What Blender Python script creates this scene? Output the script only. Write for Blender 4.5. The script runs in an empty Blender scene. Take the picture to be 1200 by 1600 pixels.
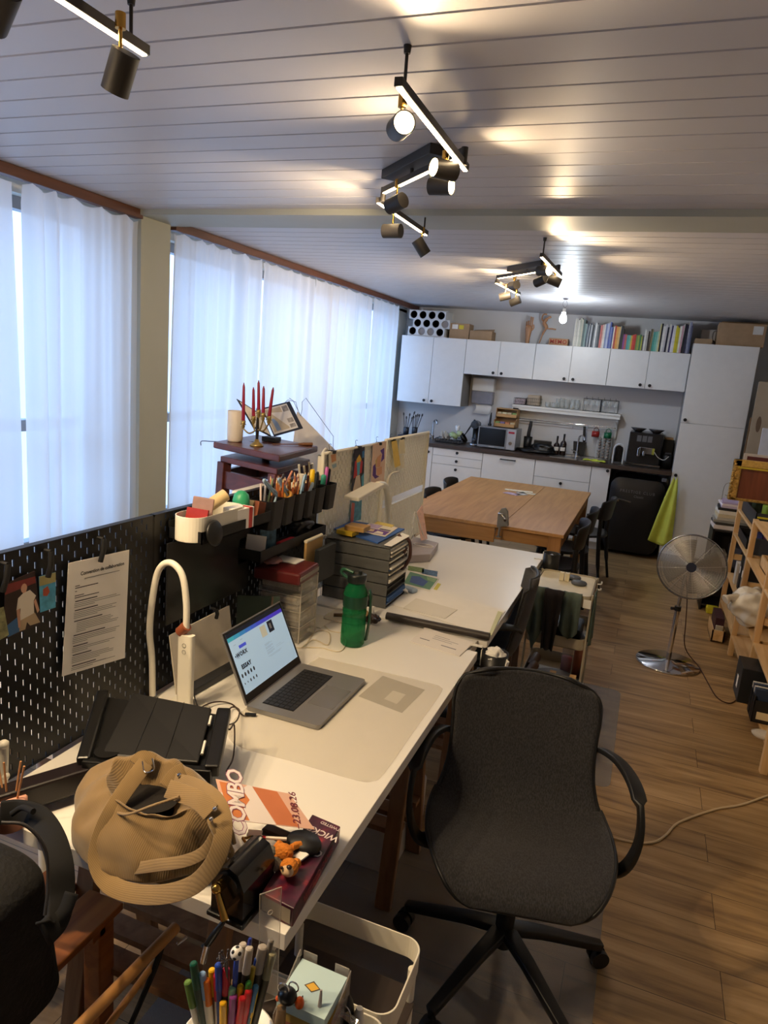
import bpy, bmesh, math, random
from mathutils import Matrix, Vector, Quaternion, noise
random.seed(7)
PI = math.pi
scene = bpy.context.scene
COL = scene.collection

# ------------------------------------------------------------------ camera, world, exposure
CAM_H = 1.79
FPX, YAW, PITCH, ROLL = 1082.48, .352913, -.205624, .083300
def _axes():
    f = Vector((-math.sin(YAW)*math.cos(PITCH), math.cos(YAW)*math.cos(PITCH), math.sin(PITCH)))
    r = Vector((math.cos(YAW), math.sin(YAW), 0)); u = r.cross(f)
    r2 = math.cos(ROLL)*r + math.sin(ROLL)*u; u2 = -math.sin(ROLL)*r + math.cos(ROLL)*u
    return r2, u2, -f
_r, _u, _b = _axes()
cam_data = bpy.data.cameras.new('camera')
cam_data.sensor_fit = 'VERTICAL'; cam_data.sensor_height = 36.0
cam_data.lens = FPX*36.0/1600.0; cam_data.clip_start = .02; cam_data.clip_end = 100
cam = bpy.data.objects.new('camera', cam_data); COL.objects.link(cam)
cam.matrix_world = Matrix(((_r.x, _u.x, _b.x, 0), (_r.y, _u.y, _b.y, 0), (_r.z, _u.z, _b.z, CAM_H), (0, 0, 0, 1)))
scene.camera = cam
scene.view_settings.view_transform = 'Standard'; scene.view_settings.look = 'None'
scene.view_settings.gamma = 1.0; scene.view_settings.use_curve_mapping = False
scene.view_settings.exposure = 0.55
scene.cycles.use_denoising = True
scene.cycles.max_bounces = 8; scene.cycles.transparent_max_bounces = 24
scene.cycles.caustics_reflective = False; scene.cycles.caustics_refractive = False
scene.cycles.sample_clamp_indirect = 4.0

world = bpy.data.worlds.new('evening_sky'); scene.world = world; world.use_nodes = True
wn = world.node_tree; bg = wn.nodes['Background']
tc = wn.nodes.new('ShaderNodeTexCoord'); sx = wn.nodes.new('ShaderNodeSeparateXYZ'); rp = wn.nodes.new('ShaderNodeValToRGB')
wn.links.new(tc.outputs['Generated'], sx.inputs[0]); wn.links.new(sx.outputs['Z'], rp.inputs[0]); wn.links.new(rp.outputs[0], bg.inputs[0])
rp.color_ramp.elements[0].position = .0; rp.color_ramp.elements[0].color = (.20, .32, .55, 1)
rp.color_ramp.elements[1].position = .35; rp.color_ramp.elements[1].color = (.34, .58, 1.0, 1)
bg.inputs[1].default_value = 3.4
SPOT_W = 10.0; DOWN_W = 27.0; STRIP_E = 24.0; WARM = (1.0, .74, .44); COOL = (.82, .92, 1.0)

def ray(px, py):
    return _r*((px-600)/FPX) + _u*((800-py)/FPX) - _b
def onz(px, py, z):
    d = ray(px, py); t = (z-CAM_H)/d.z; return Vector((d.x*t, d.y*t, z))
def ony(px, py, y):
    d = ray(px, py); t = y/d.y; return Vector((d.x*t, y, CAM_H+d.z*t))
def onx(px, py, x):
    d = ray(px, py); t = x/d.x; return Vector((x, d.y*t, CAM_H+d.z*t))

# ------------------------------------------------------------------ materials
def lin(h):
    if isinstance(h, str):
        h = h.lstrip('#'); c = [int(h[i:i+2], 16)/255 for i in (0, 2, 4)]
        return tuple((x/12.92 if x <= .04045 else ((x+.055)/1.055)**2.4) for x in c)
    return tuple(h)
_mc = {}
def M(h, rough=.5, metal=0.0, var=.06, scale=14.0, bump=0.0, bscale=None, trans=0.0, ior=1.45, alpha=1.0, emit=None, es=0.0, coat=0.0, sheen=0.0, key=None):
    k = (h, rough, metal, var, scale, bump, bscale, trans, alpha, emit, es, coat, sheen)
    if k in _mc: return _mc[k]
    m = bpy.data.materials.new('mat_%03d' % len(_mc)); m.use_nodes = True; nt = m.node_tree; b = nt.nodes['Principled BSDF']
    c = lin(h); b.inputs['Base Color'].default_value = (*c, 1); b.inputs['Roughness'].default_value = rough
    b.inputs['Metallic'].default_value = metal; b.inputs['IOR'].default_value = ior
    b.inputs['Transmission Weight'].default_value = trans; b.inputs['Alpha'].default_value = alpha
    b.inputs['Coat Weight'].default_value = coat; b.inputs['Sheen Weight'].default_value = sheen
    if emit:
        b.inputs['Emission Color'].default_value = (*lin(emit), 1); b.inputs['Emission Strength'].default_value = es
    if var or bump:
        t = nt.nodes.new('ShaderNodeTexCoord'); n = nt.nodes.new('ShaderNodeTexNoise'); n.inputs['Scale'].default_value = scale; n.inputs['Detail'].default_value = 3
        nt.links.new(t.outputs['Object'], n.inputs['Vector'])
        if var:
            r = nt.nodes.new('ShaderNodeValToRGB'); e = r.color_ramp.elements
            e[0].position = .3; e[1].position = .7
            e[0].color = (*[x*(1-var) for x in c], 1); e[1].color = (*[min(1, x*(1+var)) for x in c], 1)
            nt.links.new(n.outputs[0], r.inputs[0]); nt.links.new(r.outputs[0], b.inputs['Base Color'])
        if bump:
            n2 = nt.nodes.new('ShaderNodeTexNoise'); n2.inputs['Scale'].default_value = bscale or scale; n2.inputs['Detail'].default_value = 2
            nt.links.new(t.outputs['Object'], n2.inputs['Vector'])
            bp = nt.nodes.new('ShaderNodeBump'); bp.inputs['Strength'].default_value = bump; bp.inputs['Distance'].default_value = .01
            nt.links.new(n2.outputs[0], bp.inputs['Height']); nt.links.new(bp.outputs[0], b.inputs['Normal'])
    _mc[k] = m; return m

def wood(h1, h2, axis='X', rough=.45, scale=1.0, name='wood'):
    k = (h1, h2, axis, rough, scale)
    if k in _mc: return _mc[k]
    m = bpy.data.materials.new('mat_%s_%03d' % (name, len(_mc))); m.use_nodes = True; nt = m.node_tree; b = nt.nodes['Principled BSDF']
    b.inputs['Roughness'].default_value = rough
    t = nt.nodes.new('ShaderNodeTexCoord'); mp = nt.nodes.new('ShaderNodeMapping')
    s = {'X': (1.2, 16, 16), 'Y': (16, 1.2, 16), 'Z': (16, 16, 1.2)}[axis]
    mp.inputs['Scale'].default_value = tuple(v*scale for v in s)
    n = nt.nodes.new('ShaderNodeTexNoise'); n.inputs['Scale'].default_value = 1.6; n.inputs['Detail'].default_value = 6; n.inputs['Distortion'].default_value = .6
    r = nt.nodes.new('ShaderNodeValToRGB'); e = r.color_ramp.elements
    e[0].position = .32; e[0].color = (*lin(h2), 1); e[1].position = .68; e[1].color = (*lin(h1), 1)
    nt.links.new(t.outputs['Object'], mp.inputs[0]); nt.links.new(mp.outputs[0], n.inputs['Vector']); nt.links.new(n.outputs[0], r.inputs[0]); nt.links.new(r.outputs[0], b.inputs['Base Color'])
    bp = nt.nodes.new('ShaderNodeBump'); bp.inputs['Strength'].default_value = .08; bp.inputs['Distance'].default_value = .004
    nt.links.new(n.outputs[0], bp.inputs['Height']); nt.links.new(bp.outputs[0], b.inputs['Normal'])
    _mc[k] = m; return m

def glassy(tint='#ffffff', alpha=.25, rough=.08):
    """thin clear sheet: mostly see-through, with a gloss"""
    k = ('glassy', tint, alpha, rough)
    if k in _mc: return _mc[k]
    m = bpy.data.materials.new('mat_clear_%03d' % len(_mc)); m.use_nodes = True; nt = m.node_tree; nt.nodes.remove(nt.nodes['Principled BSDF'])
    out = nt.nodes['Material Output']; tr = nt.nodes.new('ShaderNodeBsdfTransparent'); pb = nt.nodes.new('ShaderNodeBsdfPrincipled'); mx = nt.nodes.new('ShaderNodeMixShader')
    tr.inputs[0].default_value = (1, 1, 1, 1); pb.inputs['Base Color'].default_value = (*lin(tint), 1); pb.inputs['Roughness'].default_value = rough
    n = nt.nodes.new('ShaderNodeTexNoise'); n.inputs['Scale'].default_value = 9; mr = nt.nodes.new('ShaderNodeMapRange')
    mr.inputs[3].default_value = alpha*.9; mr.inputs[4].default_value = alpha*1.1
    nt.links.new(n.outputs[0], mr.inputs[0]); nt.links.new(mr.outputs[0], mx.inputs[0])
    nt.links.new(tr.outputs[0], mx.inputs[1]); nt.links.new(pb.outputs[0], mx.inputs[2]); nt.links.new(mx.outputs[0], out.inputs[0])
    _mc[k] = m; return m

def emis(h, s, name='glow'):
    k = ('em', h, s)
    if k in _mc: return _mc[k]
    m = bpy.data.materials.new('mat_%s_%03d' % (name, len(_mc))); m.use_nodes = True; nt = m.node_tree; b = nt.nodes['Principled BSDF']
    b.inputs['Base Color'].default_value = (*lin(h), 1); b.inputs['Emission Color'].default_value = (*lin(h), 1); b.inputs['Emission Strength'].default_value = s
    b.inputs['Roughness'].default_value = .4
    _mc[k] = m; return m

def m_floor():
    m = bpy.data.materials.new('mat_floor_laminate'); m.use_nodes = True; nt = m.node_tree; b = nt.nodes['Principled BSDF']; b.inputs['Roughness'].default_value = .38
    t = nt.nodes.new('ShaderNodeTexCoord')
    br = nt.nodes.new('ShaderNodeTexBrick'); br.inputs['Scale'].default_value = 1.0; br.inputs['Brick Width'].default_value = 1.25; br.inputs['Row Height'].default_value = .185
    br.inputs['Mortar Size'].default_value = .0012; br.offset = .37; br.inputs['Mortar'].default_value = (*lin('#3c2a1c'), 1)
    br.inputs['Color1'].default_value = (.35, .35, .35, 1); br.inputs['Color2'].default_value = (.75, .75, .75, 1); br.inputs['Mortar Smooth'].default_value = .2
    nt.links.new(t.outputs['Object'], br.inputs['Vector'])
    add = nt.nodes.new('ShaderNodeVectorMath'); add.operation = 'MULTIPLY_ADD'; add.inputs[1].default_value = (7, 3, 5)
    nt.links.new(br.outputs['Color'], add.inputs[0]); nt.links.new(t.outputs['Object'], add.inputs[2])
    mp = nt.nodes.new('ShaderNodeMapping'); mp.inputs['Scale'].default_value = (1.1, 13, 1); nt.links.new(add.outputs[0], mp.inputs[0])
    n = nt.nodes.new('ShaderNodeTexNoise'); n.inputs['Scale'].default_value = 1.5; n.inputs['Detail'].default_value = 7; n.inputs['Roughness'].default_value = .62; n.inputs['Distortion'].default_value = .5
    nt.links.new(mp.outputs[0], n.inputs['Vector'])
    r = nt.nodes.new('ShaderNodeValToRGB'); e = r.color_ramp.elements
    e[0].position = .28; e[0].color = (*lin('#70563c'), 1); e[1].position = .72; e[1].color = (*lin('#c0a075'), 1)
    x = e.new(.5); x.color = (*lin('#a6865a'), 1)
    nt.links.new(n.outputs[0], r.inputs[0])
    mul = nt.nodes.new('ShaderNodeMixRGB'); mul.blend_type = 'MULTIPLY'; mul.inputs[0].default_value = .45
    sc = nt.nodes.new('ShaderNodeMapRange'); sc.inputs[1].default_value = .35; sc.inputs[2].default_value = .75; sc.inputs[3].default_value = .7; sc.inputs[4].default_value = 1.1
    nt.links.new(br.outputs['Color'], sc.inputs[0]); nt.links.new(r.outputs[0], mul.inputs[1]); nt.links.new(sc.outputs[0], mul.inputs[2])
    mx = nt.nodes.new('ShaderNodeMixRGB'); mx.inputs[2].default_value = (*lin('#3c2a1c'), 1)
    nt.links.new(br.outputs['Fac'], mx.inputs[0]); nt.links.new(mul.outputs[0], mx.inputs[1]); nt.links.new(mx.outputs[0], b.inputs['Base Color'])
    return m

def m_curtain():
    m = bpy.data.materials.new('mat_sheer_curtain'); m.use_nodes = True; nt = m.node_tree; nt.nodes.remove(nt.nodes['Principled BSDF']); out = nt.nodes['Material Output']
    d = nt.nodes.new('ShaderNodeBsdfDiffuse'); t = nt.nodes.new('ShaderNodeBsdfTranslucent'); tr = nt.nodes.new('ShaderNodeBsdfTransparent')
    d.inputs[0].default_value = (.86, .86, .86, 1); t.inputs[0].default_value = (.86, .86, .86, 1)
    m1 = nt.nodes.new('ShaderNodeMixShader'); m1.inputs[0].default_value = .5
    m2 = nt.nodes.new('ShaderNodeMixShader')
    tx = nt.nodes.new('ShaderNodeTexCoord'); mp = nt.nodes.new('ShaderNodeMapping'); mp.inputs['Scale'].default_value = (200, 900, 900)
    n = nt.nodes.new('ShaderNodeTexNoise'); n.inputs['Scale'].default_value = 1
    mr = nt.nodes.new('ShaderNodeMapRange'); mr.inputs[3].default_value = .02; mr.inputs[4].default_value = .09
    nt.links.new(tx.outputs['Object'], mp.inputs[0]); nt.links.new(mp.outputs[0], n.inputs['Vector']); nt.links.new(n.outputs[0], mr.inputs[0]); nt.links.new(mr.outputs[0], m2.inputs[0])
    nt.links.new(d.outputs[0], m1.inputs[1]); nt.links.new(t.outputs[0], m1.inputs[2]); nt.links.new(m1.outputs[0], m2.inputs[1]); nt.links.new(tr.outputs[0], m2.inputs[2]); nt.links.new(m2.outputs[0], out.inputs[0])
    return m

def m_ribbed(h1, h2, axis=0, freq=60, rough=.85, bump=.5):
    """cloth with fine parallel ribs (corduroy) or a woven two-tone fleck"""
    m = bpy.data.materials.new('mat_ribbed_%03d' % len(bpy.data.materials)); m.use_nodes = True; nt = m.node_tree; b = nt.nodes['Principled BSDF']
    b.inputs['Roughness'].default_value = rough; b.inputs['Sheen Weight'].default_value = .3
    t = nt.nodes.new('ShaderNodeTexCoord'); w = nt.nodes.new('ShaderNodeTexWave'); w.bands_direction = 'XYZ'[axis]; w.inputs['Scale'].default_value = freq; w.inputs['Distortion'].default_value = .6; w.inputs['Detail'].default_value = 0
    nt.links.new(t.outputs['UV' if freq < 0 else 'Object'], w.inputs['Vector'])
    r = nt.nodes.new('ShaderNodeValToRGB'); e = r.color_ramp.elements; e[0].position = .1; e[1].position = .6
    e[0].color = (*lin(h2), 1); e[1].color = (*lin(h1), 1); nt.links.new(w.outputs[0], r.inputs[0])
    n = nt.nodes.new('ShaderNodeTexNoise'); n.inputs['Scale'].default_value = 25; mx = nt.nodes.new('ShaderNodeMixRGB'); mx.blend_type = 'MULTIPLY'; mx.inputs[0].default_value = .25
    nt.links.new(t.outputs['Object'], n.inputs['Vector']); nt.links.new(r.outputs[0], mx.inputs[1]); nt.links.new(n.outputs[0], mx.inputs[2]); nt.links.new(mx.outputs[0], b.inputs['Base Color'])
    bp = nt.nodes.new('ShaderNodeBump'); bp.inputs['Strength'].default_value = bump; bp.inputs['Distance'].default_value = .002
    nt.links.new(w.outputs[0], bp.inputs['Height']); nt.links.new(bp.outputs[0], b.inputs['Normal'])
    return m

def m_weave(h1, h2, scale=350, rough=.9):
    m = bpy.data.materials.new('mat_weave_%03d' % len(bpy.data.materials)); m.use_nodes = True; nt = m.node_tree; b = nt.nodes['Principled BSDF']
    b.inputs['Roughness'].default_value = rough; b.inputs['Sheen Weight'].default_value = .15
    t = nt.nodes.new('ShaderNodeTexCoord'); n = nt.nodes.new('ShaderNodeTexNoise'); n.inputs['Scale'].default_value = scale; n.inputs['Detail'].default_value = 1
    mp = nt.nodes.new('ShaderNodeMapping'); mp.inputs['Scale'].default_value = (1, .35, .35)
    nt.links.new(t.outputs['Object'], mp.inputs[0]); nt.links.new(mp.outputs[0], n.inputs['Vector'])
    r = nt.nodes.new('ShaderNodeValToRGB'); e = r.color_ramp.elements; e[0].position = .4; e[1].position = .62; e[0].color = (*lin(h2), 1); e[1].color = (*lin(h1), 1)
    nt.links.new(n.outputs[0], r.inputs[0]); nt.links.new(r.outputs[0], b.inputs['Base Color'])
    return m

# ------------------------------------------------------------------ mesh builder
def cr(pts, n=6, closed=False):
    P = [Vector(p) for p in pts]; out = []
    m = len(P); rng = m if closed else m-1
    for i in range(rng):
        p0 = P[(i-1) % m] if (closed or i > 0) else P[0]*2-P[1]
        p1 = P[i]; p2 = P[(i+1) % m]
        p3 = P[(i+2) % m] if (closed or i+2 < m) else P[-1]*2-P[-2]
        for k in range(n):
            t = k/n; out.append(.5*((2*p1)+(-p0+p2)*t+(2*p0-5*p1+4*p2-p3)*t*t+(-p0+3*p1-3*p2+p3)*t**3))
    if not closed: out.append(P[-1])
    return out
def rrect(w, d, r, n=5, cx=0, cy=0):
    o = []
    for (sx_, sy_, a0) in ((1, 1, 0), (-1, 1, PI/2), (-1, -1, PI), (1, -1, 1.5*PI)):
        for k in range(n+1):
            a = a0+PI/2*k/n; o.append((cx+sx_*(w/2-r)+r*math.cos(a), cy+sy_*(d/2-r)+r*math.sin(a)))
    return o
def R(ax, deg): return Matrix.Rotation(math.radians(deg), 4, ax)
def TR(x, y, z): return Matrix.Translation((x, y, z))

class MB:
    def __init__(s): s.v = []; s.f = []; s.mi = []; s.sm = []; s.m = 0; s.T = Matrix()
    def add(s, vs, fs, smooth=False):
        o = len(s.v); s.v += [s.T @ Vector(p) for p in vs]
        for f in fs: s.f.append([i+o for i in f]); s.mi.append(s.m); s.sm.append(smooth)
        return s
    def box(s, x0, x1, y0, y1, z0, z1):
        vs = [(x, y, z) for z in (z0, z1) for y in (y0, y1) for x in (x0, x1)]
        return s.add(vs, [(0, 2, 3, 1), (4, 5, 7, 6), (0, 1, 5, 4), (1, 3, 7, 5), (3, 2, 6, 7), (2, 0, 4, 6)])
    def cbox(s, c, sz, rot=None):
        T0 = s.T; s.T = T0 @ Matrix.Translation(c) @ (rot or Matrix()); a, b, d = sz
        s.box(-a/2, a/2, -b/2, b/2, -d/2, d/2); s.T = T0; return s
    def bar(s, p0, p1, w, t, up=(0, 0, 1)):
        p0 = Vector(p0); p1 = Vector(p1); d = (p1-p0); L = d.length; d.normalize(); u = Vector(up)
        x = d.cross(u)
        if x.length < 1e-4: x = d.cross(Vector((1, 0, 0)))
        x.normalize(); u = x.cross(d)
        vs = [p + x*(a*w/2) + u*(b*t/2) for p in (p0, p1) for (a, b) in ((-1, -1), (1, -1), (1, 1), (-1, 1))]
        return s.add(vs, [(3, 2, 1, 0), (4, 5, 6, 7), (0, 1, 5, 4), (1, 2, 6, 5), (2, 3, 7, 6), (3, 0, 4, 7)])
    def cyl(s, p0, p1, r0, r1=None, n=16, caps=True, smooth=True):
        r1 = r0 if r1 is None else r1; p0 = Vector(p0); p1 = Vector(p1); d = (p1-p0).normalized()
        x = d.orthogonal().normalized(); y = d.cross(x); vs = []
        for p, r in ((p0, r0), (p1, r1)):
            for i in range(n):
                a = 2*PI*i/n; vs.append(p + x*math.cos(a)*r + y*math.sin(a)*r)
        s.add(vs, [(i, (i+1) % n, n+(i+1) % n, n+i) for i in range(n)], smooth)
        if caps: s.add(vs, [tuple(range(n-1, -1, -1)), tuple(range(n, 2*n))])
        return s
    def lathe(s, prof, c=(0, 0, 0), n=24, smooth=True):
        vs = []; fs = []
        for (r, z) in prof:
            for i in range(n):
                a = 2*PI*i/n; vs.append((c[0]+r*math.cos(a), c[1]+r*math.sin(a), c[2]+z))
        for j in range(len(prof)-1):
            for i in range(n):
                k = (i+1) % n; fs.append((j*n+i, j*n+k, (j+1)*n+k, (j+1)*n+i))
        return s.add(vs, fs, smooth)
    def tube(s, pts, r, n=8, closed=False, smooth=True, rs=None):
        pts = [Vector(p) for p in pts]; m = len(pts); vs = []; x = None
        for i, p in enumerate(pts):
            a = pts[(i-1) % m] if (closed or i > 0) else p; b = pts[(i+1) % m] if (closed or i < m-1) else p
            d = (b-a).normalized()
            if x is None: x = d.orthogonal().normalized()
            else:
                x = x - d*x.dot(d)
                x = x.normalized() if x.length > 1e-6 else d.orthogonal().normalized()
            y = d.cross(x); rr = rs[i] if rs else r
            for k in range(n):
                t = 2*PI*k/n; vs.append(p+x*math.cos(t)*rr+y*math.sin(t)*rr)
        fs = []
        for i in range(m if closed else m-1):
            for k in range(n):
                l = (k+1) % n; j = (i+1) % m; fs.append((i*n+k, i*n+l, j*n+l, j*n+k))
        s.add(vs, fs, smooth)
        if not closed: s.add(vs[:n]+vs[-n:], [tuple(range(n-1, -1, -1)), tuple(range(n, 2*n))])
        return s
    def strap(s, pts, w, t, normals=None, up=(0, 0, 1), smooth=True):
        """flat band along pts; its wide side faces `normals`"""
        pts = [Vector(p) for p in pts]; m = len(pts); vs = []
        for i, p in enumerate(pts):
            d = (pts[min(i+1, m-1)]-pts[max(i-1, 0)]).normalized(); nn = Vector(normals[i]) if normals else Vector(up)
            sd = d.cross(nn); sd = sd.normalized() if sd.length > 1e-5 else d.orthogonal().normalized(); nn = sd.cross(d).normalized()
            ww = w[i] if isinstance(w, (list, tuple)) else w
            for (a, b) in ((-1, -1), (1, -1), (1, 1), (-1, 1)): vs.append(p+sd*a*ww/2+nn*b*t/2)
        fs = []
        for i in range(m-1):
            for k in range(4):
                l = (k+1) % 4; fs.append((i*4+k, i*4+l, i*4+4+l, i*4+4+k))
        fs += [(3, 2, 1, 0), tuple(range(m*4-4, m*4))]
        return s.add(vs, fs, smooth)
    def prism(s, poly, z0, z1, smooth=False):
        n = len(poly); vs = [(p[0], p[1], z0) for p in poly]+[(p[0], p[1], z1) for p in poly]
        s.add(vs, [tuple(range(n-1, -1, -1)), tuple(range(n, 2*n))])
        return s.add(vs, [(i, (i+1) % n, n+(i+1) % n, n+i) for i in range(n)], smooth)
    def wall(s, poly, z0, z1, t, cx=0, cy=0):
        """thin upright band following a closed outline"""
        n = len(poly); inn = []
        for (x, y) in poly:
            d = math.hypot(x-cx, y-cy); k = (d-t)/d; inn.append((cx+(x-cx)*k, cy+(y-cy)*k))
        vs = [(x, y, z0) for x, y in poly]+[(x, y, z1) for x, y in poly]+[(x, y, z0) for x, y in inn]+[(x, y, z1) for x, y in inn]; fs = []
        for i in range(n):
            j = (i+1) % n; fs += [(i, j, n+j, i+n), (2*n+j, 2*n+i, 3*n+i, 3*n+j), (n+i, n+j, 3*n+j, 3*n+i), (j, i, 2*n+i, 2*n+j)]
        return s.add(vs, fs)
    def quad(s, *p): return s.add(list(p), [tuple(range(len(p)))])
    def grid(s, fn, nu, nv, smooth=True, cu=False, cv=False):
        vs = [fn(i/nu, j/nv) for j in range(nv+(0 if cv else 1)) for i in range(nu+(0 if cu else 1))]
        W = nu+(0 if cu else 1); H = nv+(0 if cv else 1); fs = []
        for j in range(nv):
            for i in range(nu):
                a = j*W+i; b = j*W+(i+1) % W; c = ((j+1) % H)*W+(i+1) % W; d = ((j+1) % H)*W+i; fs.append((a, b, c, d))
        return s.add(vs, fs, smooth)
    def ball(s, c, r, n=16, m=10):
        rx, ry, rz = r if isinstance(r, (tuple, list)) else (r, r, r)
        def fn(u, v):
            a = 2*PI*u; b = PI*(v-.5)
            return (c[0]+rx*math.cos(b)*math.cos(a), c[1]+ry*math.cos(b)*math.sin(a), c[2]+rz*math.sin(b))
        return s.grid(fn, n, m, cu=True)
    def text(s, body, size, T, ext=.0003, bold=0.0, align='CENTER', space=1.0):
        cu = bpy.data.curves.new('t', 'FONT'); cu.body = body; cu.size = size; cu.extrude = ext; cu.offset = bold; cu.align_x = align; cu.align_y = 'CENTER'; cu.resolution_u = 2; cu.space_character = space
        o = bpy.data.objects.new('t', cu); COL.objects.link(o); dg = bpy.context.evaluated_depsgraph_get(); me = bpy.data.meshes.new_from_object(o.evaluated_get(dg))
        T0 = s.T; s.T = T0 @ T; s.add([v.co[:] for v in me.vertices], [tuple(p.vertices) for p in me.polygons]); s.T = T0
        bpy.data.objects.remove(o); bpy.data.curves.remove(cu); bpy.data.meshes.remove(me); return s

WM = {}
def _mesh(name, mb, mats, X):
    me = bpy.data.meshes.new(name); inv = X.inverted(); me.from_pydata([inv @ p for p in mb.v], [], mb.f)
    mats = mats if isinstance(mats, (list, tuple)) else [mats]
    for m in mats: me.materials.append(m)
    me.polygons.foreach_set('material_index', mb.mi); me.polygons.foreach_set('use_smooth', mb.sm); me.update(); return me
def _mods(o, bev, sub, solid):
    if solid: md = o.modifiers.new('solid', 'SOLIDIFY'); md.thickness = solid; md.offset = 0
    if bev: md = o.modifiers.new('bevel', 'BEVEL'); md.width = bev; md.segments = 2; md.limit_method = 'ANGLE'; md.angle_limit = math.radians(40)
    if sub: md = o.modifiers.new('sub', 'SUBSURF'); md.levels = sub; md.render_levels = sub
def tag(o, label, cat, group=None, kind=None):
    if label: o['label'] = label
    if cat: o['category'] = cat
    if group: o['group'] = group
    if kind: o['kind'] = kind
    return o
def thing(name, label, cat, loc=(0, 0, 0), rz=0, group=None, kind=None):
    o = bpy.data.objects.new(name, None); COL.objects.link(o); o.empty_display_size = .05
    o.location = loc; o.rotation_euler = (0, 0, math.radians(rz)); WM[o.name] = Matrix.Translation(loc) @ Matrix.Rotation(math.radians(rz), 4, 'Z')
    return tag(o, label, cat, group, kind)
def part(name, mb, mats, parent, world=False, bev=0, sub=0, solid=0, label=None):
    """a mesh child; mb is in the top thing's own frame unless world=True"""
    X = WM[parent.name] if world else Matrix()
    o = bpy.data.objects.new(name, _mesh(name, mb, mats, X)); COL.objects.link(o); o.parent = parent; WM[o.name] = WM[parent.name]
    _mods(o, bev, sub, solid)
    if label: o['label'] = label
    return o
def solo(name, mb, mats, label, cat, group=None, kind=None, bev=0, sub=0, solid=0, T=None):
    """a top-level thing that is one mesh, origin moved to the middle of its base"""
    if T is not None: mb.v = [T @ p for p in mb.v]
    xs = [p.x for p in mb.v]; ys = [p.y for p in mb.v]; zs = [p.z for p in mb.v]
    c = Vector(((min(xs)+max(xs))/2, (min(ys)+max(ys))/2, min(zs))); X = Matrix.Translation(c)
    o = bpy.data.objects.new(name, _mesh(name, mb, mats, X)); COL.objects.link(o); o.location = c; WM[o.name] = X
    _mods(o, bev, sub, solid); return tag(o, label, cat, group, kind)
def struct(name, mb, mats, **k):
    return solo(name, mb, mats, None, None, kind='structure', **k)
def dup(o, parent=None, loc=None, rz=None, label=None, group=None, name=None):
    c = o.copy(); COL.objects.link(c); c.parent = parent
    if loc is not None: c.location = loc
    if rz is not None: c.rotation_euler = (0, 0, math.radians(rz))
    if parent is None: WM[c.name] = Matrix.Translation(c.location) @ c.rotation_euler.to_matrix().to_4x4()
    else: WM[c.name] = WM[parent.name]
    if label: c['label'] = label
    if group: c['group'] = group
    for ch in [x for x in bpy.data.objects if x.parent == o]: dup(ch, c)
    return c

def colour_name(h):
    import colorsys
    r, g, b = [int(h[i:i+2], 16)/255 for i in (1, 3, 5)]; hh, ss, vv = colorsys.rgb_to_hsv(r, g, b); hh *= 360
    if ss < .13: return 'black' if vv < .22 else 'charcoal' if vv < .38 else 'grey' if vv < .72 else 'light grey' if vv < .84 else 'white'
    if vv < .3: return 'very dark'
    n = 'red' if hh < 14 or hh > 345 else 'orange' if hh < 36 else 'yellow' if hh < 66 else 'green' if hh < 165 else 'teal' if hh < 192 else 'blue' if hh < 255 else 'purple' if hh < 300 else 'pink'
    if n in ('orange', 'yellow') and ss < .35: n = 'beige' if vv < .82 else 'cream'
    return ('dark ' if vv < .45 else 'pale ' if ss < .35 and n not in ('beige', 'cream') else '')+n
def nth(i): return {1: 'first', 2: 'second', 3: 'third'}.get(i, '%d%s' % (i, 'th' if 10 < i % 100 < 14 else {1: 'st', 2: 'nd', 3: 'rd'}.get(i % 10, 'th')))
# shared materials
WHITE_CAB = M('#e3e2e0', .35, var=.015); BLACKP = M('#141414', .42, var=.1); BLACKM = M('#101012', .5, var=.05)
WHITE_MET = M('#e6e1d2', .38, var=.02); WHITE_PL = M('#eceae4', .35, var=.02); DESKW = M('#ebe7df', .32, var=.02, scale=3)
CHROME = M('#d9d9dc', .08, metal=1, var=.02); STEEL = M('#b9b9bb', .3, metal=1, var=.05); BRASS = M('#c79a4a', .25, metal=1, var=.06)
PAPER = M('#efebe4', .85, var=.02); INK = M('#33333a', .8, var=0); CARDB = M('#a98b6b', .9, var=.07, bump=.05, bscale=60)
PINE = wood('#e0bd8c', '#c79c66', 'Z'); PINEX = wood('#e3c190', '#cba26c', 'X'); PINEY = wood('#e3c190', '#cba26c', 'Y')

# ------------------------------------------------------------------ room shell
XL, XR, YB, YF, ZC = -3.02, 1.5, 8.43, -2.6, 2.55
WALLM = M('#dcdad9', .85, var=.015, scale=2); SAGE = M('#adafa4', .55, var=.04, scale=3); BROWNT = wood('#6b4433', '#52301f', 'Y', .5)
mb = MB(); mb.box(XL-.25, XR+.2, YF-.2, YB+.2, -.1, 0); struct('floor', mb, m_floor())
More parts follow.
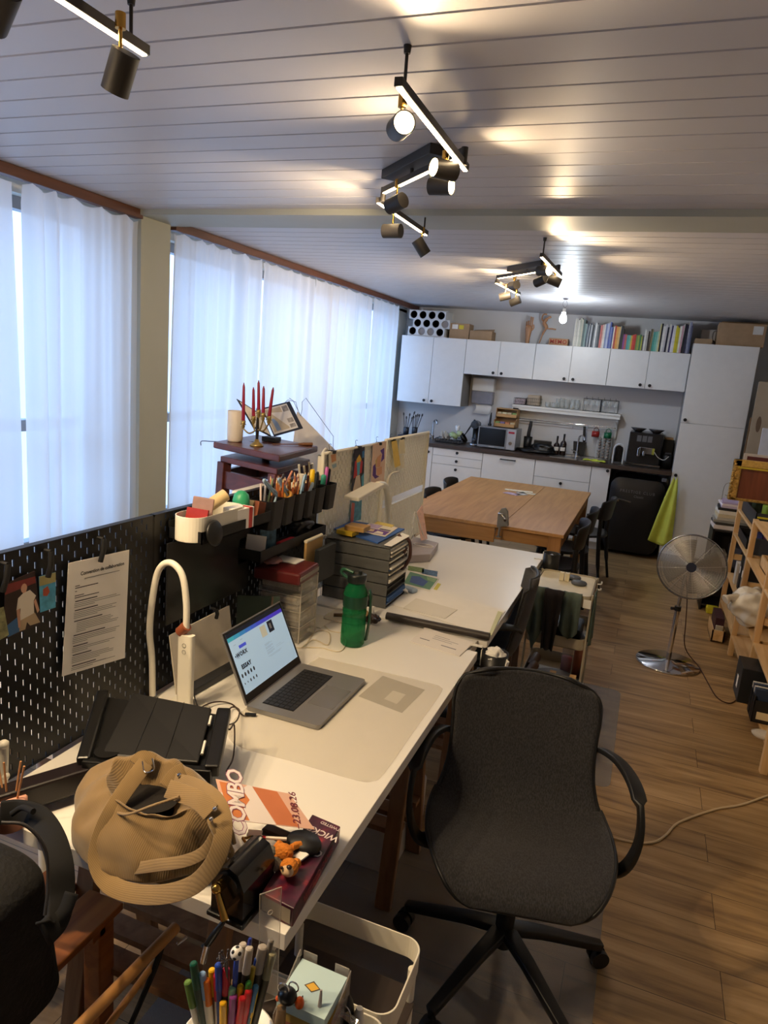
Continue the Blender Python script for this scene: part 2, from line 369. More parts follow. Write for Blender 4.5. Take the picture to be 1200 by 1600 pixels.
# ceiling: glossy white tongue-and-groove boards running across the room
mb = MB()
def planks(y0, y1, first):
    ys = []; y = first
    while y > y0: y -= .14
    while y < y1:
        a = max(y0, y+.003); b = min(y1, y+.14-.003)
        if b-a > .005: ys.append((a, b))
        y += .14
    pts = [(y0, ZC+.006)]
    for a, b in ys: pts += [(a, ZC+.006), (a+.002, ZC), (b-.002, ZC), (b, ZC+.006)]
    pts.append((y1, ZC+.006)); n = len(pts)
    vs = [(XL, p[0], p[1]) for p in pts]+[(XR, p[0], p[1]) for p in pts]
    mb.add(vs, [(i, i+1, n+i+1, n+i) for i in range(n-1)])
planks(YF, 3.40, 1.743); planks(3.68, YB, 3.70)
mb.box(XL, XR, YF, YB, ZC+.03, ZC+.08)
struct('ceiling', mb, M('#c4c1c3', .42, var=.012, scale=2))
mb = MB(); mb.box(XL-.1, XR, 3.38, 3.70, 2.52, 2.60); struct('trim_1', mb, SAGE)
for k, (x, y) in enumerate([(-.95, 1.53), (-.62, 1.95), (-.4, 2.5), (-.14, 2.9), (.1, 2.1), (-1.6, 1.98), (-1.9, 2.4)]):
    pass
mb = MB(); mb.box(XL-.1, -2.87, 3.40, 3.66, 0, 2.53); struct('wall_column', mb, SAGE)
mb = MB(); mb.box(XL, XR+.2, YB, YB+.15, 0, 2.6); struct('wall_back', mb, WALLM)
mb = MB(); mb.box(XR, XR+.12, YF, YB, 0, 2.6); struct('wall_right', mb, M('#c9c4b8', .85, var=.02))
mb = MB(); mb.box(XL-.25, XR+.2, YF-.12, YF, 0, 2.6); struct('wall_front', mb, M('#cfc8bc', .85, var=.02))
# left wall: low wall, posts between the windows, lintel
mb = MB(); mb.box(XL-.2, XL, YF, YB+.15, 0, .62); mb.box(XL-.2, XL, YF, YB+.15, 2.47, 2.6)
for a, b in ((YF, -.3), (3.3, 3.75), (8.15, YB+.15)): mb.box(XL-.2, XL, a, b, .5, 2.5)
struct('wall_left', mb, M('#c9c9c0', .8, var=.02))
for k, (a, b) in enumerate(((-.3, 1.5), (1.5, 3.3), (3.75, 5.95), (5.95, 8.15))):
    w = thing('window_%d' % (k+1), None, None, (XL-.1, (a+b)/2, .62), kind='structure')
    mb = MB(); xf0, xf1 = XL-.14, XL-.07
    mb.box(xf0, xf1, a, a+.06, .62, 2.47); mb.box(xf0, xf1, b-.06, b, .62, 2.47); mb.box(xf0, xf1, a, b, .62, .69); mb.box(xf0, xf1, a, b, 2.41, 2.47)
    mb.box(xf0, xf1, (a+b)/2-.045, (a+b)/2+.045, .62, 2.47); mb.box(xf0, xf1, a, b, 1.30, 1.36)
    part('window_frame', mb, M('#8d8f92', .5, var=.02), w, True)
    mb = MB(); mb.box(XL-.11, XL-.104, a+.05, b-.05, .68, 2.42); part('window_pane', mb, glassy('#dfe8ee', .07, .02), w, True)
mb = MB(); mb.box(-2.91, -2.86, -1.2, 3.405, 2.50, 2.549); struct('trim_2', mb, BROWNT, bev=.002)
mb = MB(); mb.box(-2.91, -2.86, 3.70, 8.42, 2.50, 2.549); struct('trim_3', mb, BROWNT, bev=.002)
# sheer curtains
CUR = m_curtain()
def curtain(y0, y1, seed, label, n=9, zb=.04, top=2.50, lean=0.0, amp=.028):
    rnd = random.Random(seed); ph = [rnd.uniform(0, 6.28) for _ in range(6)]; W = y1-y0
    mb = MB(); nu = int(W/.011)+2
    def fn(u, v):
        z = zb+(top-zb)*v; t = (u+.035*math.sin(u*7+ph[4]))*n*.72*2*PI; g = 1-v
        spread = 1+.03*g*math.sin(ph[0]+3*g)
        y = y0+W*(.5+(u-.5)*spread)+.012*math.sin(t*.5+ph[1]+2*g)+lean*g
        a = amp*(.55+.5*g+.35*math.sin(u*7+ph[2]))
        x = -2.885+a*math.sin(t+ph[3]+.8*math.sin(u*5+ph[4])+.5*g*math.sin(u*9+ph[5]))+.016*math.sin(.37*t+ph[1]+.8*g)*(.3+g)+.005*math.sin(2.7*t+ph[2])*v
        if v > .985: x = -2.885+(x+2.885)*.55
        zz = z - (.022*abs(math.sin(t*.5+ph[0])) if v > .99 else 0)
        return (x, y, zz)
    mb.grid(fn, nu, 26)
    o = solo('window_curtain', mb, CUR, label, 'curtain', group='sheer white curtains along the windows')
    return o
curtain(1.0, 2.55, 1, 'sheer white curtain at the left edge of the photo, left of the bright gap', 9)
curtain(2.625, 3.40, 2, 'sheer white curtain hanging just before the grey-green column, right of the bright gap', 7)
curtain(3.70, 4.72, 3, 'sheer white curtain right behind the column, hanging behind the candles', 8)
curtain(4.74, 5.62, 4, 'sheer white curtain second to the right of the column, behind the open album', 7)
curtain(5.66, 6.95, 5, 'sheer white curtain third to the right of the column', 9)
curtain(6.98, 7.765, 6, 'sheer white curtain nearest the kitchen wall cabinets', 6)

# ------------------------------------------------------------------ ceiling lights
LAMPG = M('#2f2c2a', .5, metal=.2, var=.03)
def spot_head(root, at, hang, d, lit=True, power=SPOT_W):
    """cylindrical lamp head centred at `at`, shining along d, on a short stem from `hang`"""
    d = Vector(d).normalized(); at = Vector(at); r = .029; L = .082; p0 = at-d*L/2; p1 = at+d*L/2
    mb = MB(); mb.cyl(p0, p1, r, n=28, caps=False); mb.cyl(p0+d*.001, p0, r, n=28); mb.cyl(p1-d*.006, p1-d*.004, r*.98, n=28)
    mb.cyl(p1-d*.01, p1, r*.93, n=28, caps=False)
    h = part('spotlight_head', mb, LAMPG, root, True)
    mb = MB(); mb.cyl(at+Vector((0, 0, r*.9)), Vector(hang), .004, n=10); mb.cyl(Vector(hang)-Vector((0, 0, .018)), Vector(hang)+Vector((0, 0, .012)), .011, n=14); part('stem', mb, BRASS, root, True)
    mb = MB(); mb.cyl(p1-d*.003, p1-d*.0015, r*.88, n=28)
    g = part('diffuser', mb, emis('#ffd9a0', 22, 'lamp_disc'), h, True)
    ld = bpy.data.lights.new('spot_beam', 'SPOT'); ld.energy = power; ld.color = WARM; ld.spot_size = math.radians(125); ld.spot_blend = .7; ld.shadow_soft_size = .02
    lo = bpy.data.objects.new('spot_beam', ld); COL.objects.link(lo); lo.parent = h
    lo.matrix_local = (WM[h.name].inverted() @ Matrix.Translation(p1+d*.006)) @ d.to_track_quat('-Z', 'Y').to_matrix().to_4x4()
def zigzag(label, b1, mid, b3, canopy, rods, spots, cl=.42, down=False, pw=SPOT_W):
    zs, zm = 2.455, 2.487
    c = Vector((*canopy, ZC)); root = thing('zigzag_ceiling_light', label, 'ceiling light', c, group='black zigzag ceiling lights')
    dm = (Vector(mid[1])-Vector(mid[0])).normalized() if mid else Vector((0, 1))
    mb = MB(); mb.bar((c.x-dm.x*cl/2, c.y-dm.y*cl/2, ZC-.018), (c.x+dm.x*cl/2, c.y+dm.y*cl/2, ZC-.018), .07, .034); part('canopy', mb, LAMPG, root, True, bev=.002)
    mb = MB(); mb.cyl((c.x, c.y, ZC-.03), (c.x, c.y, zm), .007, n=10); part('hanging_rod', mb, LAMPG, root, True)
    for p in rods: mb = MB(); mb.cyl((p[0], p[1], ZC), (p[0], p[1], zs), .0042, n=10); mb.cyl((p[0], p[1], ZC), (p[0], p[1], ZC-.018), .01, .008, n=12); part('hanging_rod', mb, LAMPG, root, True)

    for seg, z in ((b1, zs), (mid, zm), (b3, zs)):
        if not seg: continue
        a = Vector((*seg[0], z)); b = Vector((*seg[1], z)); d = (b-a).normalized()
        mb = MB(); mb.bar(a, b, .021, .021); q = part('light_bar', mb, LAMPG, root, True, bev=.001)
        mb = MB(); mb.bar(a+d*.006-Vector((0, 0, .0112)), b-d*.006-Vector((0, 0, .0112)), .013, .0035); part('light_strip', mb, emis('#ffe0b0', STRIP_E, 'led_strip'), q, True)
    for p in (mid or ()): mb = MB(); mb.cyl((p[0], p[1], zs-.01), (p[0], p[1], zm+.012), .011, n=14); part('swivel_joint', mb, LAMPG, root, True)
    for at, d, zb in spots: spot_head(root, at, (at[0], at[1], zb), d, power=DOWN_W if down and d[2] < -.9 else pw)
def sp(px, py, y): p = ony(px, py, y); return (p.x, p.y, p.z)
b1 = ((-.677, 1.69), (-.692, 2.387)); b3 = ((-1.170, 2.80), (-1.173, 3.46)); md = ((-1.145, 2.79), (-.684, 2.325))
zigzag('black zigzag ceiling light over the desks, one lamp head glaring at the camera', b1, md, b3, (-.96, 2.60), [(-.678, 1.735), (-1.173, 3.42)],
       [(sp(626, 197, 1.80), (.55, -.82, -.08), 2.455), (sp(694, 265, 2.25), (-.62, -.75, -.02), 2.455), (sp(689, 291, 2.44), (1, -.15, -.05), 2.487),
        (sp(619, 318, 2.68), (-.85, .45, -.2), 2.487), (sp(613, 361, 2.95), (-1, .1, 0), 2.455), (sp(658, 386, 3.38), (.55, .35, -.8), 2.455)])
b1 = ((-.686, 4.00), (-.672, 4.70)); b3 = ((-1.180, 5.13), (-1.135, 5.80)); md = ((-1.175, 5.14), (-.675, 4.60))
zigzag('black zigzag ceiling light further back towards the kitchen', b1, md, b3, (-.93, 4.93), [(-.684, 4.03), (-1.138, 5.71)],
       [(sp(850, 423, 4.22), (.8, -.55, -.05), 2.455), (sp(845, 439, 4.72), (-.8, .5, -.3), 2.487), (sp(866, 439, 4.55), (1, .25, -.35), 2.455),
        (sp(803, 446, 5.15), (-.6, .7, .0), 2.487), (sp(789, 463, 5.35), (-1, -.1, -.3), 2.455), (sp(805, 471, 5.65), (-.95, .1, -.4), 2.455)], pw=21.0)
zigzag('black zigzag ceiling light cut off by the top left edge of the photo', None, ((-1.20, .62), (-1.95, .2)), ((-1.21, .62), (-1.205, 1.44)), (-1.5, .5), [(-1.215, 1.40)],
       [(sp(188, 113, 1.30), (-.5, .15, -.85), 2.455), (sp(-4, 8, 1.0), (-.8, .3, -.5), 2.487), ((-1.21, .80, 2.36), (.25, .6, -1), 2.455), ((-1.50, .46, 2.36), (.3, .7, -1), 2.487), ((-1.75, .32, 2.36), (.4, .6, -1), 2.487), ((-1.30, .60, 2.36), (.3, .5, -1), 2.487)], down=True)
# cold bare bulb
p = onz(884, 466, 2.55)
t = thing('bare_bulb', 'lit white bare bulb hanging from a thin wire in front of the kitchen cupboards', 'light bulb', (p.x, p.y, 2.545))
mb = MB(); mb.tube(cr([(0, 0, 0), (-.02, 0, -.05), (.012, 0, -.09)]), .0018, 6); mb.tube(cr([(.0, 0, 0), (.022, 0, -.05), (.0, 0, -.09)]), .0015, 6); mb.lathe([(0, 0), (.022, 0), (.02, -.008), (0, -.01)]); part('wire', mb, M('#77757a', .5), t)
mb = MB(); mb.lathe([(0, -.085), (.014, -.087), (.015, -.12), (.018, -.125)]); part('socket', mb, WHITE_PL, t)
mb = MB(); mb.lathe([(.017, -.122), (.020, -.14), (.031, -.165), (.034, -.187), (.028, -.207), (.014, -.218), (0, -.221)]); part('glass_bulb', mb, emis('#e4efff', 30, 'bulb'), t)
ld = bpy.data.lights.new('bulb_light', 'POINT'); ld.energy = 13; ld.color = COOL; ld.shadow_soft_size = .045
lo = bpy.data.objects.new('bulb_light', ld); COL.objects.link(lo); lo.parent = t; lo.location = (0, 0, -.26)

# ------------------------------------------------------------------ kitchen
YU, YK, ZCT = 8.03, 7.81, .965   # upper fronts, base fronts, worktop height
CARC_GAP_SHADE = M('#8d8b89', .6, var=0)  # white carcass coloured grey so the door gaps read as shaded
def knob(door, x, y, z, black=True):
    mb = MB(); mb.cyl((x, y, z), (x, y-.012, z), .006, n=10); mb.cyl((x, y-.012, z), (x, y-.024, z), .015, .017, n=18); part('knob', mb, BLACKM, door, True)
def upper(x0, x1, z0, z1, label, knobs):
    t = thing('wall_cabinet', label, 'cabinet', ((x0+x1)/2, 8.23, z0), group='white wall cabinets above the worktop')
    mb = MB(); mb.box(x0+.001, x1-.001, YU+.02, 8.428, z0, z1); part('body', mb, CARC_GAP_SHADE, t, True)
    n = 2; w = (x1-x0)/n
    for k in range(n):
        mb = MB(); mb.box(x0+k*w+.002, x0+(k+1)*w-.002, YU, YU+.019, z0+.001, z1-.001); d = part('door', mb, WHITE_CAB, t, True, bev=.001)
        knob(d, x0+w+(-.048 if k == 0 else .048), YU, z0+.036)
upper(-2.915, -2.116, 1.405, 2.183, 'tall white wall cabinet beside the curtains, under the tube rack', 1)
upper(-2.115, -1.316, 1.79, 2.183, 'short white wall cabinet next to the tall one, its top bearing the wooden hand', 1)
upper(-1.315, -.516, 1.79, 2.183, 'short white wall cabinet in the middle, under the MEMO box and first books', 1)
upper(-.515, .284, 1.79, 2.183, 'short white wall cabinet touching the larder, under the right half of the books', 1)
t = thing('larder_cabinet', 'white floor-to-ceiling larder cabinet at the right end of the kitchen', 'cabinet', (.586, 8.12, 0))
mb = MB(); mb.box(.287, .886, YK+.02, 8.428, .001, 2.277); part('body', mb, CARC_GAP_SHADE, t, True)
for a, b, kz in ((1.482, 2.277, 1.513), (.09, 1.479, .937)):
    mb = MB(); mb.box(.287, .887, YK, YK+.019, a, b); d = part('door', mb, WHITE_CAB, t, True, bev=.001); knob(d, .325, YK, kz)
def base(x0, x1, fronts, label, **k):
    t = thing('base_cabinet', label, 'cabinet', ((x0+x1)/2, 8.12, 0), group='white base cabinets under the worktop')
    mb = MB(); mb.box(x0+.001, x1-.001, YK+.02, 8.428, .09, .923); part('body', mb, CARC_GAP_SHADE, t, True)
    mb = MB(); mb.box(x0+.001, x1-.001, YK+.06, YK+.08, .001, .09); part('plinth', mb, WHITE_CAB, t, True)
    for (nm, a, b, kx, kz, c0, c1) in fronts:
        mb = MB(); mb.box(c0+.002, c1-.002, YK, YK+.019, a+.002, b-.002); d = part(nm, mb, WHITE_CAB, t, True, bev=.001)
        if kx is not None: knob(d, kx, YK, kz)
    return t
base(-2.915, -2.332, [('door', .09, .92, -2.38, .86, -2.915, -2.332)], 'white base cabinet in the corner by the curtains')
base(-2.33, -1.732, [('drawer', .833, .92, -2.03, .885, -2.33, -1.732), ('drawer', .735, .833, -2.03, .787, -2.33, -1.732), ('drawer', .41, .735, -2.03, .689, -2.33, -1.732), ('drawer', .09, .41, -2.03, .36, -2.33, -1.732)],
     'white drawer cabinet with three black knobs one above another, left of the wide front')
t = base(-1.73, -1.132, [('door', .09, .92, None, 0, -1.73, -1.132)], 'white front with a black bar handle under the microwave')
mb = MB(); mb.bar((-1.525, YK-.03, .880), (-1.348, YK-.03, .880), .012, .012); mb.bar((-1.517, YK, .880), (-1.517, YK-.03, .88), .012, .01); mb.bar((-1.356, YK, .880), (-1.356, YK-.03, .88), .012, .01)
part('handle', mb, BLACKM, t, True, bev=.002)
base(-1.13, -.522, [('drawer', .735, .92, None, 0, -1.13, -.522), ('drawer', .41, .735, -.826, .693, -1.13, -.522), ('drawer', .09, .41, -.826, .36, -1.13, -.522)], 'white sink cabinet below the bottles and tap')
base(-.52, -.322, [('door', .09, .92, -.352, .895, -.52, -.322)], 'narrow white base cabinet beside the black fridge')
t = thing('worktop', 'dark brown kitchen worktop with inset steel sink', 'worktop', (-1.3, 8.12, .924))
DARKW = wood('#4a3a32', '#33261f', 'X', .4)
mb = MB(); mb.box(-2.93, .284, 7.79, 8.428, .924, ZCT); part('counter_slab', mb, DARKW, t, True, bev=.002)
mb = MB(); sxa, sxb, sya, syb = -1.02, -.42, 7.86, 8.30; z = ZCT+.004
for q in ((sxa, sxb, sya, sya+.03), (sxa, sxb, syb-.06, syb), (sxa, sxa+.03, sya, syb), (sxb-.03, sxb, sya, syb), (-.70, -.67, sya, syb)): mb.box(q[0], q[1], q[2], q[3], ZCT, z)
mb.box(sxa+.03, sxb-.03, sya+.03, syb-.06, ZCT+.0005, ZCT+.0015)
part('sink', mb, STEEL, t, True)
p0 = (-.735, 8.27)
def tap(x, y, label, h=.24):
    mb = MB(); mb.cyl((x, y, ZCT+.004), (x, y, ZCT+.05), .022, n=16)
    mb.tube(cr([(x, y, ZCT+.04), (x, y, ZCT+h*.8), (x+.02, y-.02, ZCT+h), (x+.06, y-.08, ZCT+h*.98), (x+.075, y-.1, ZCT+h*.82)], 5), .010, 10); mb.cyl((x, y, ZCT+.05), (x-.07, y-.02, ZCT+.07), .006, n=8)
    solo('kitchen_tap', mb, CHROME, label, 'tap')
tap(-.74, 8.27, 'chrome tap at the sink, right of the brown bottles')
tap(-2.50, 8.30, 'curved chrome tap in the corner behind the white pegboard')
# fridge
t = thing('retro_fridge', 'black rounded retro fridge under the end of the worktop', 'fridge', (-.022, 8.05, 0))
FR = M('#131214', .38, var=.03)
mb = MB()
pl = [(x, z) for x, z in rrect(.545, .80, .09, 8)]
T0 = mb.T; mb.T = TR(-.025, 0, .445) @ R('X', 90); mb.prism(pl, -8.38, -7.82); mb.T = T0
part('body', mb, FR, t, True, bev=.01)
mb = MB(); pl = rrect(.55, .80, .10, 8)
def bulge(u, v):
    i = int(round(u*len(pl))) % len(pl); x, z = pl[i]; k = math.sin(v*PI/2); return (-.025+x*(1-.0)*math.cos((v)*PI/2)**.0*(1-v), 7.80-.045*k**.6*(1 if v > 0 else 0), .445+z*(1-v))
mb.grid(bulge, len(pl), 8, cu=True); T0 = mb.T; mb.T = TR(-.025, 0, .445) @ R('X', 90); mb.prism(pl, -7.82, -7.80); mb.T = T0
d = part('door', mb, FR, t, True)
mb = MB(); mb.T = TR(-.02, 7.749, .71) @ R('X', 90); mb.text('PRESTIGE CLUB', .042, Matrix(), .001, .0, space=1.25); mb.T = TR(.0, 7.749, .662) @ R('X', 90); mb.text('Classic', .036, Matrix(), .001)
part('lettering', mb, M('#77757a', .4, metal=.6, var=0), d, True)
mb = MB(); mb.bar((-.20, 7.735, .62), (-.07, 7.735, .60), .012, .014); mb.bar((-.20, 7.76, .61), (-.20, 7.735, .605), .02, .03); part('handle', mb, CHROME, d, True, bev=.002)
mb = MB(); mb.box(.2, .25, 7.76, 7.83, .855, .89); part('hinge', mb, M('#55565c', .4), t, True, bev=.006)
# yellow towel hanging from the larder knob
mb = MB()
def tw(u, v):
    w = .025+.19*v**.75; s = math.sin(u*PI*3+1.5*v); x = .325-.07*v+(u-.42)*w*1.1; return (x, YK-.078-.024*s*(.3+v*.7)*min(1, v*3+.3), .93-.70*v-.04*math.sin(u*3))
mb.grid(tw, 30, 24); solo('towel', mb, M('#cdd65c', .9, var=.08, bump=.3, bscale=120), 'lime yellow towel hanging from the larder knob beside the fridge', 'towel', solid=.006)
# wall shelf with rail
t = thing('wall_shelf', 'white wall shelf holding glasses and baskets, with a steel hook rail below', 'shelf', (-.93, 8.36, 1.18))
mb = MB(); mb.box(-1.545, -.325, 8.25, 8.428, 1.462, 1.487); mb.box(-1.545, -.325, 8.262, 8.275, 1.425, 1.462); mb.box(-1.525, -.345, 8.41, 8.428, 1.30, 1.462); part('board', mb, WHITE_PL, t, True, bev=.002)
for x in (-1.52, -.355):
    mb = MB(); T0 = mb.T; mb.T = Matrix(((0, 0, 1, x), (1, 0, 0, 0), (0, 1, 0, 0), (0, 0, 0, 1))); mb.prism([(8.428, 1.20), (8.40, 1.20), (8.395, 1.30), (8.36, 1.36), (8.29, 1.40), (8.28, 1.462), (8.428, 1.462)], -.009, .009); mb.T = T0
    part('bracket', mb, WHITE_PL, t, True)
mb = MB(); mb.cyl((-1.52, 8.34, 1.325), (-.355, 8.34, 1.325), .007, n=10); part('rail', mb, CHROME, t, True)
for x in (-.83, -.70, -.665, -.59, -.53, -.46, -.40):
    mb = MB(); mb.tube(cr([(x, 8.345, 1.335), (x, 8.332, 1.335), (x, 8.332, 1.30), (x, 8.325, 1.275), (x, 8.315, 1.285)], 4), .0022, 6); part('hook', mb, CHROME, t, True)
ZS = 1.488
def wire_basket(x0, x1, y0, y1, z0, h, label, fill=None):
    t = thing('wire_basket', label, 'basket', ((x0+x1)/2, (y0+y1)/2, z0)); mb = MB(); r = .0018
    for z in (z0+.003, z0+h*.5, z0+h): mb.tube([(x0, y0, z), (x1, y0, z), (x1, y1, z), (x0, y1, z)], r, 5, closed=True)
    n = 7
    for i in range(n+1):
        x = x0+(x1-x0)*i/n; mb.tube([(x, y0, z0+h), (x, y0, z0+.003), (x, y1, z0+.003), (x, y1, z0+h)], r*.8, 5)
    part('wire_frame', mb, BLACKM, t, True); return t
t = wire_basket(-1.535, -1.40, 8.26, 8.41, ZS, .075, 'black wire basket at the left end of the wall shelf')
mb = MB(); mb.box(-1.53, -1.405, 8.265, 8.405, ZS+.004, ZS+.07); solo('folded_cloth', mb, M('#b9a9ad', .9, var=.3, scale=60), 'patterned folded cloth in the leftmost wire basket', 'cloth', bev=.01)
t = wire_basket(-1.385, -1.23, 8.26, 8.41, ZS, .085, 'black wire basket second on the wall shelf, stuffed with beige')
mb = MB(); mb.box(-1.38, -1.235, 8.265, 8.405, ZS+.004, ZS+.125); solo('folded_cloth', mb, M('#b5a591', .9, var=.1, bump=.4, bscale=80), 'beige textured folded cloth in the second wire basket', 'cloth', bev=.014)
GL = glassy('#dfe4e2', .34, .06)
def glass(x, y, z, r, h, label, grp, name='drinking_glass', cat='glass'):
    mb = MB(); mb.lathe([(0, .004), (r*.8, .003), (r, h*.3), (r, h), (r*.93, h), (r*.9, h*.3), (0, .01)], (x, y, z), 20); return solo(name, mb, GL, label, cat, group=grp)
for i, x in enumerate((-1.14, -1.10, -1.06)): glass(x, 8.30+.03*(i % 2), ZS, .035, .06, 'low clear glass bowl, %s of three beside the beige basket' % ('leftmost', 'middle', 'rightmost')[i], 'glass bowls on the wall shelf', 'glass_bowl', 'bowl')
for i, (x, h) in enumerate(((-1.03, .11), (-.985, .12), (-.93, .11))): glass(x, 8.33, ZS, .028, h, 'clear drinking glass, %s of three in the middle of the wall shelf' % ('leftmost', 'middle', 'rightmost')[i], 'glasses in the middle of the wall shelf')
for i, x in enumerate((-.865, -.815)): glass(x, 8.33, ZS, .024, .115, 'clear tumbler left of the glass rack, %s one' % ('farther', 'nearer')[i], 'tumblers left of the glass rack')
for k, (x0, x1) in enumerate(((-.745, -.555), (-.55, -.365))):
    t = thing('glass_rack', 'black wire rack of upturned clear glasses, %s of the two on the wall shelf' % ('left' if k == 0 else 'right'), 'rack', ((x0+x1)/2, 8.33, ZS))
    mb = MB(); r = .0024
    for z in (ZS+.003, ZS+.14): mb.tube([(x0, 8.27, z), (x1, 8.27, z), (x1, 8.40, z), (x0, 8.40, z)], r, 5, closed=True)
    for x in (x0, x1):
        for y in (8.27, 8.40): mb.cyl((x, y, ZS), (x, y, ZS+.14), r, n=5)
    for i in range(3):
        x = x0+(i+.5)*(x1-x0)/3; mb.tube([(x, 8.27, ZS+.14), (x, 8.24, ZS+.165)], r, 5)
    part('wire_frame', mb, BLACKM, t, True)
    for i in range(3):
        x = x0+(i+.5)*(x1-x0)/3; mb = MB(); mb.lathe([(.026, .07), (.027, .1), (.02, .128), (.004, .135), (.003, .075), (.002, .012), (.022, .006), (.022, .003)][::-1], (x, 8.33, ZS), 16); solo('wine_glass', mb, GL, 'clear stemmed glass, %s from left in the %s wire rack' % (nth(i+1), 'left' if k == 0 else 'right'), 'glass', group='stemmed glasses in the %s wire rack' % ('left' if k == 0 else 'right'))
# cups hanging
for x, h, lb in ((-.565, '#a32a22', 'red enamel mug hanging from the hook rail'), (-.43, '#1d6b45', 'green enamel mug hanging from the hook rail')):
    t = thing('enamel_mug', lb, 'mug', (x, 8.33, 1.20)); mb = MB(); mb.T = TR(0, 0, .035) @ R('Y', 90) @ TR(0, 0, -.042); mb.lathe([(0, 0), (.034, 0), (.036, .08), (.033, .08), (.031, .004), (0, .004)], n=20); part('cup', mb, M(h, .3, var=.05), t)
    mb = MB(); mb.tube(cr([(-.02, 0, .068), (-.026, 0, .09), (0, 0, .112), (.026, 0, .09), (.02, 0, .068)], 5), .004, 7); part('handle', mb, M(h if 'red' not in lb else '#5a2a26', .4), t)
t = thing('hanging_pan', 'black square pan hanging by its handle from the hook rail', 'pan', (-.70, 8.33, .99)); mb = MB()
mb.prism([(-.085, .0), (.03, -.02), (.045, .14), (-.10, .14)], -.03, .02); T = R('X', 90)
for i in range(len(mb.v)): mb.v[i] = T @ mb.v[i]
part('pan_body', mb, BLACKP, t, bev=.008)
mb = MB(); mb.bar((.02, 0, .12), (.0, 0, .32), .03, .014, up=(0, 1, 0)); part('handle', mb, BLACKP, t, bev=.005)
# capsule holder
mb = MB()
for i in range(7):
    for k in range(3): mb.ball((-.505+k*.05, 8.32, ZCT+.02+i*.034), (.019, .019, .014), 10, 6)
mb.m = 1; mb.box(-.535, -.375, 8.345, 8.35, ZCT, ZCT+.25); mb.box(-.54, -.37, 8.29, 8.35, ZCT, ZCT+.006)
solo('capsule_holder', mb, [M('#9d8f86', .35, metal=.6, var=.4, scale=40), GL], 'clear stand of coffee capsules beside the small coffee machine', 'holder')
# knife block, black bag, bottles
t = thing('knife_block', 'black round knife block with a red rim and one knife standing in it', 'knife block', (-1.30, 8.17, ZCT)); mb = MB(); mb.lathe([(0, 0), (.044, 0), (.05, .17), (.046, .17), (.042, .15), (0, .15)]); part('block', mb, BLACKP, t)
mb = MB(); mb.cyl((0, 0, .151), (0, 0, .155), .045, n=20); part('bristles', mb, M('#b0303c', .8), t)
mb = MB(); mb.strap([(0, 0, .15), (0, 0, .22), (.01, 0, .3), (.012, 0, .355)], [.045, .04, .042, .03], .014, up=(0, 1, 0)); part('knife_handle', mb, BLACKM, t, bev=.004)
mb = MB()
def blob(c, r, seed, amp=.12, n=26, m=18, fl=0.0, fr=2.0, pw=1.0):
    def fn(u, v):
        a = 2*PI*u; b = PI*(v-.5); d = Vector((math.cos(b)*math.cos(a), math.cos(b)*math.sin(a), math.sin(b)))
        if pw != 1: d = Vector([math.copysign(abs(q)**pw, q) for q in d])
        k = 1+amp*noise.noise(d*fr+Vector((seed, seed*2, 0))); z = c[2]+r[2]*d.z*k
        return (c[0]+r[0]*d.x*k, c[1]+r[1]*d.y*k, max(z, c[2]-r[2]*(1-fl)))
    return fn, n, m
fn, n, m = blob((-1.19, 8.08, ZCT+.025), (.22, .12, .03), 3, .3, fl=.15); mb.grid(fn, n, m, cu=True); mb.cbox((-1.12, 8.12, ZCT+.08), (.2, .1, .13), R('Z', 8)); fn, n, m = blob((-1.11, 8.10, ZCT+.06), (.13, .09, .065), 9, .4); mb.grid(fn, n, m, cu=True)
solo('cloth_bag', mb, BLACKP, 'crumpled black bag lying on the worktop between knife block and bottles', 'bag')
for x, h, lb in ((-.965, .0, 'shorter of the two brown glass bottles by the sink'), (-.895, .028, 'taller of the two brown glass bottles by the sink')):
    t = thing('brown_bottle', lb, 'bottle', (x, 8.20 if h else 8.17, ZCT), group=None); mb = MB(); H = .13+h
    mb.lathe([(0, 0), (.034, 0), (.036, .01), (.036, H-.03), (.03, H-.008), (.012, H+.012), (.011, H+.05), (0, H+.05)], n=24); part('glass_body', mb, M('#23120c', .12, var=.05), t)
    mb = MB(); mb.cyl((0, 0, H+.045), (0, 0, H+.085), .012, n=14); part('cap', mb, BLACKM, t)
    mb = MB(); mb.grid(lambda u, v: (.0366*math.sin(-.8+1.6*u), -.0366*math.cos(-.8+1.6*u), .05+.042*v), 8, 1); part('paper_label', mb, PAPER, t)
mb = MB(); mb.grid(lambda u, v: (-.63+.24*u, 7.86+.07*v+.02*math.sin(u*4), ZCT+.012+.010*math.sin(u*9)*math.sin(v*5)), 20, 8); solo('dish_cloth', mb, M('#c3cd48', .9, var=.08), 'crumpled yellow dish cloth lying on the worktop edge by the sink', 'cloth', solid=.01)
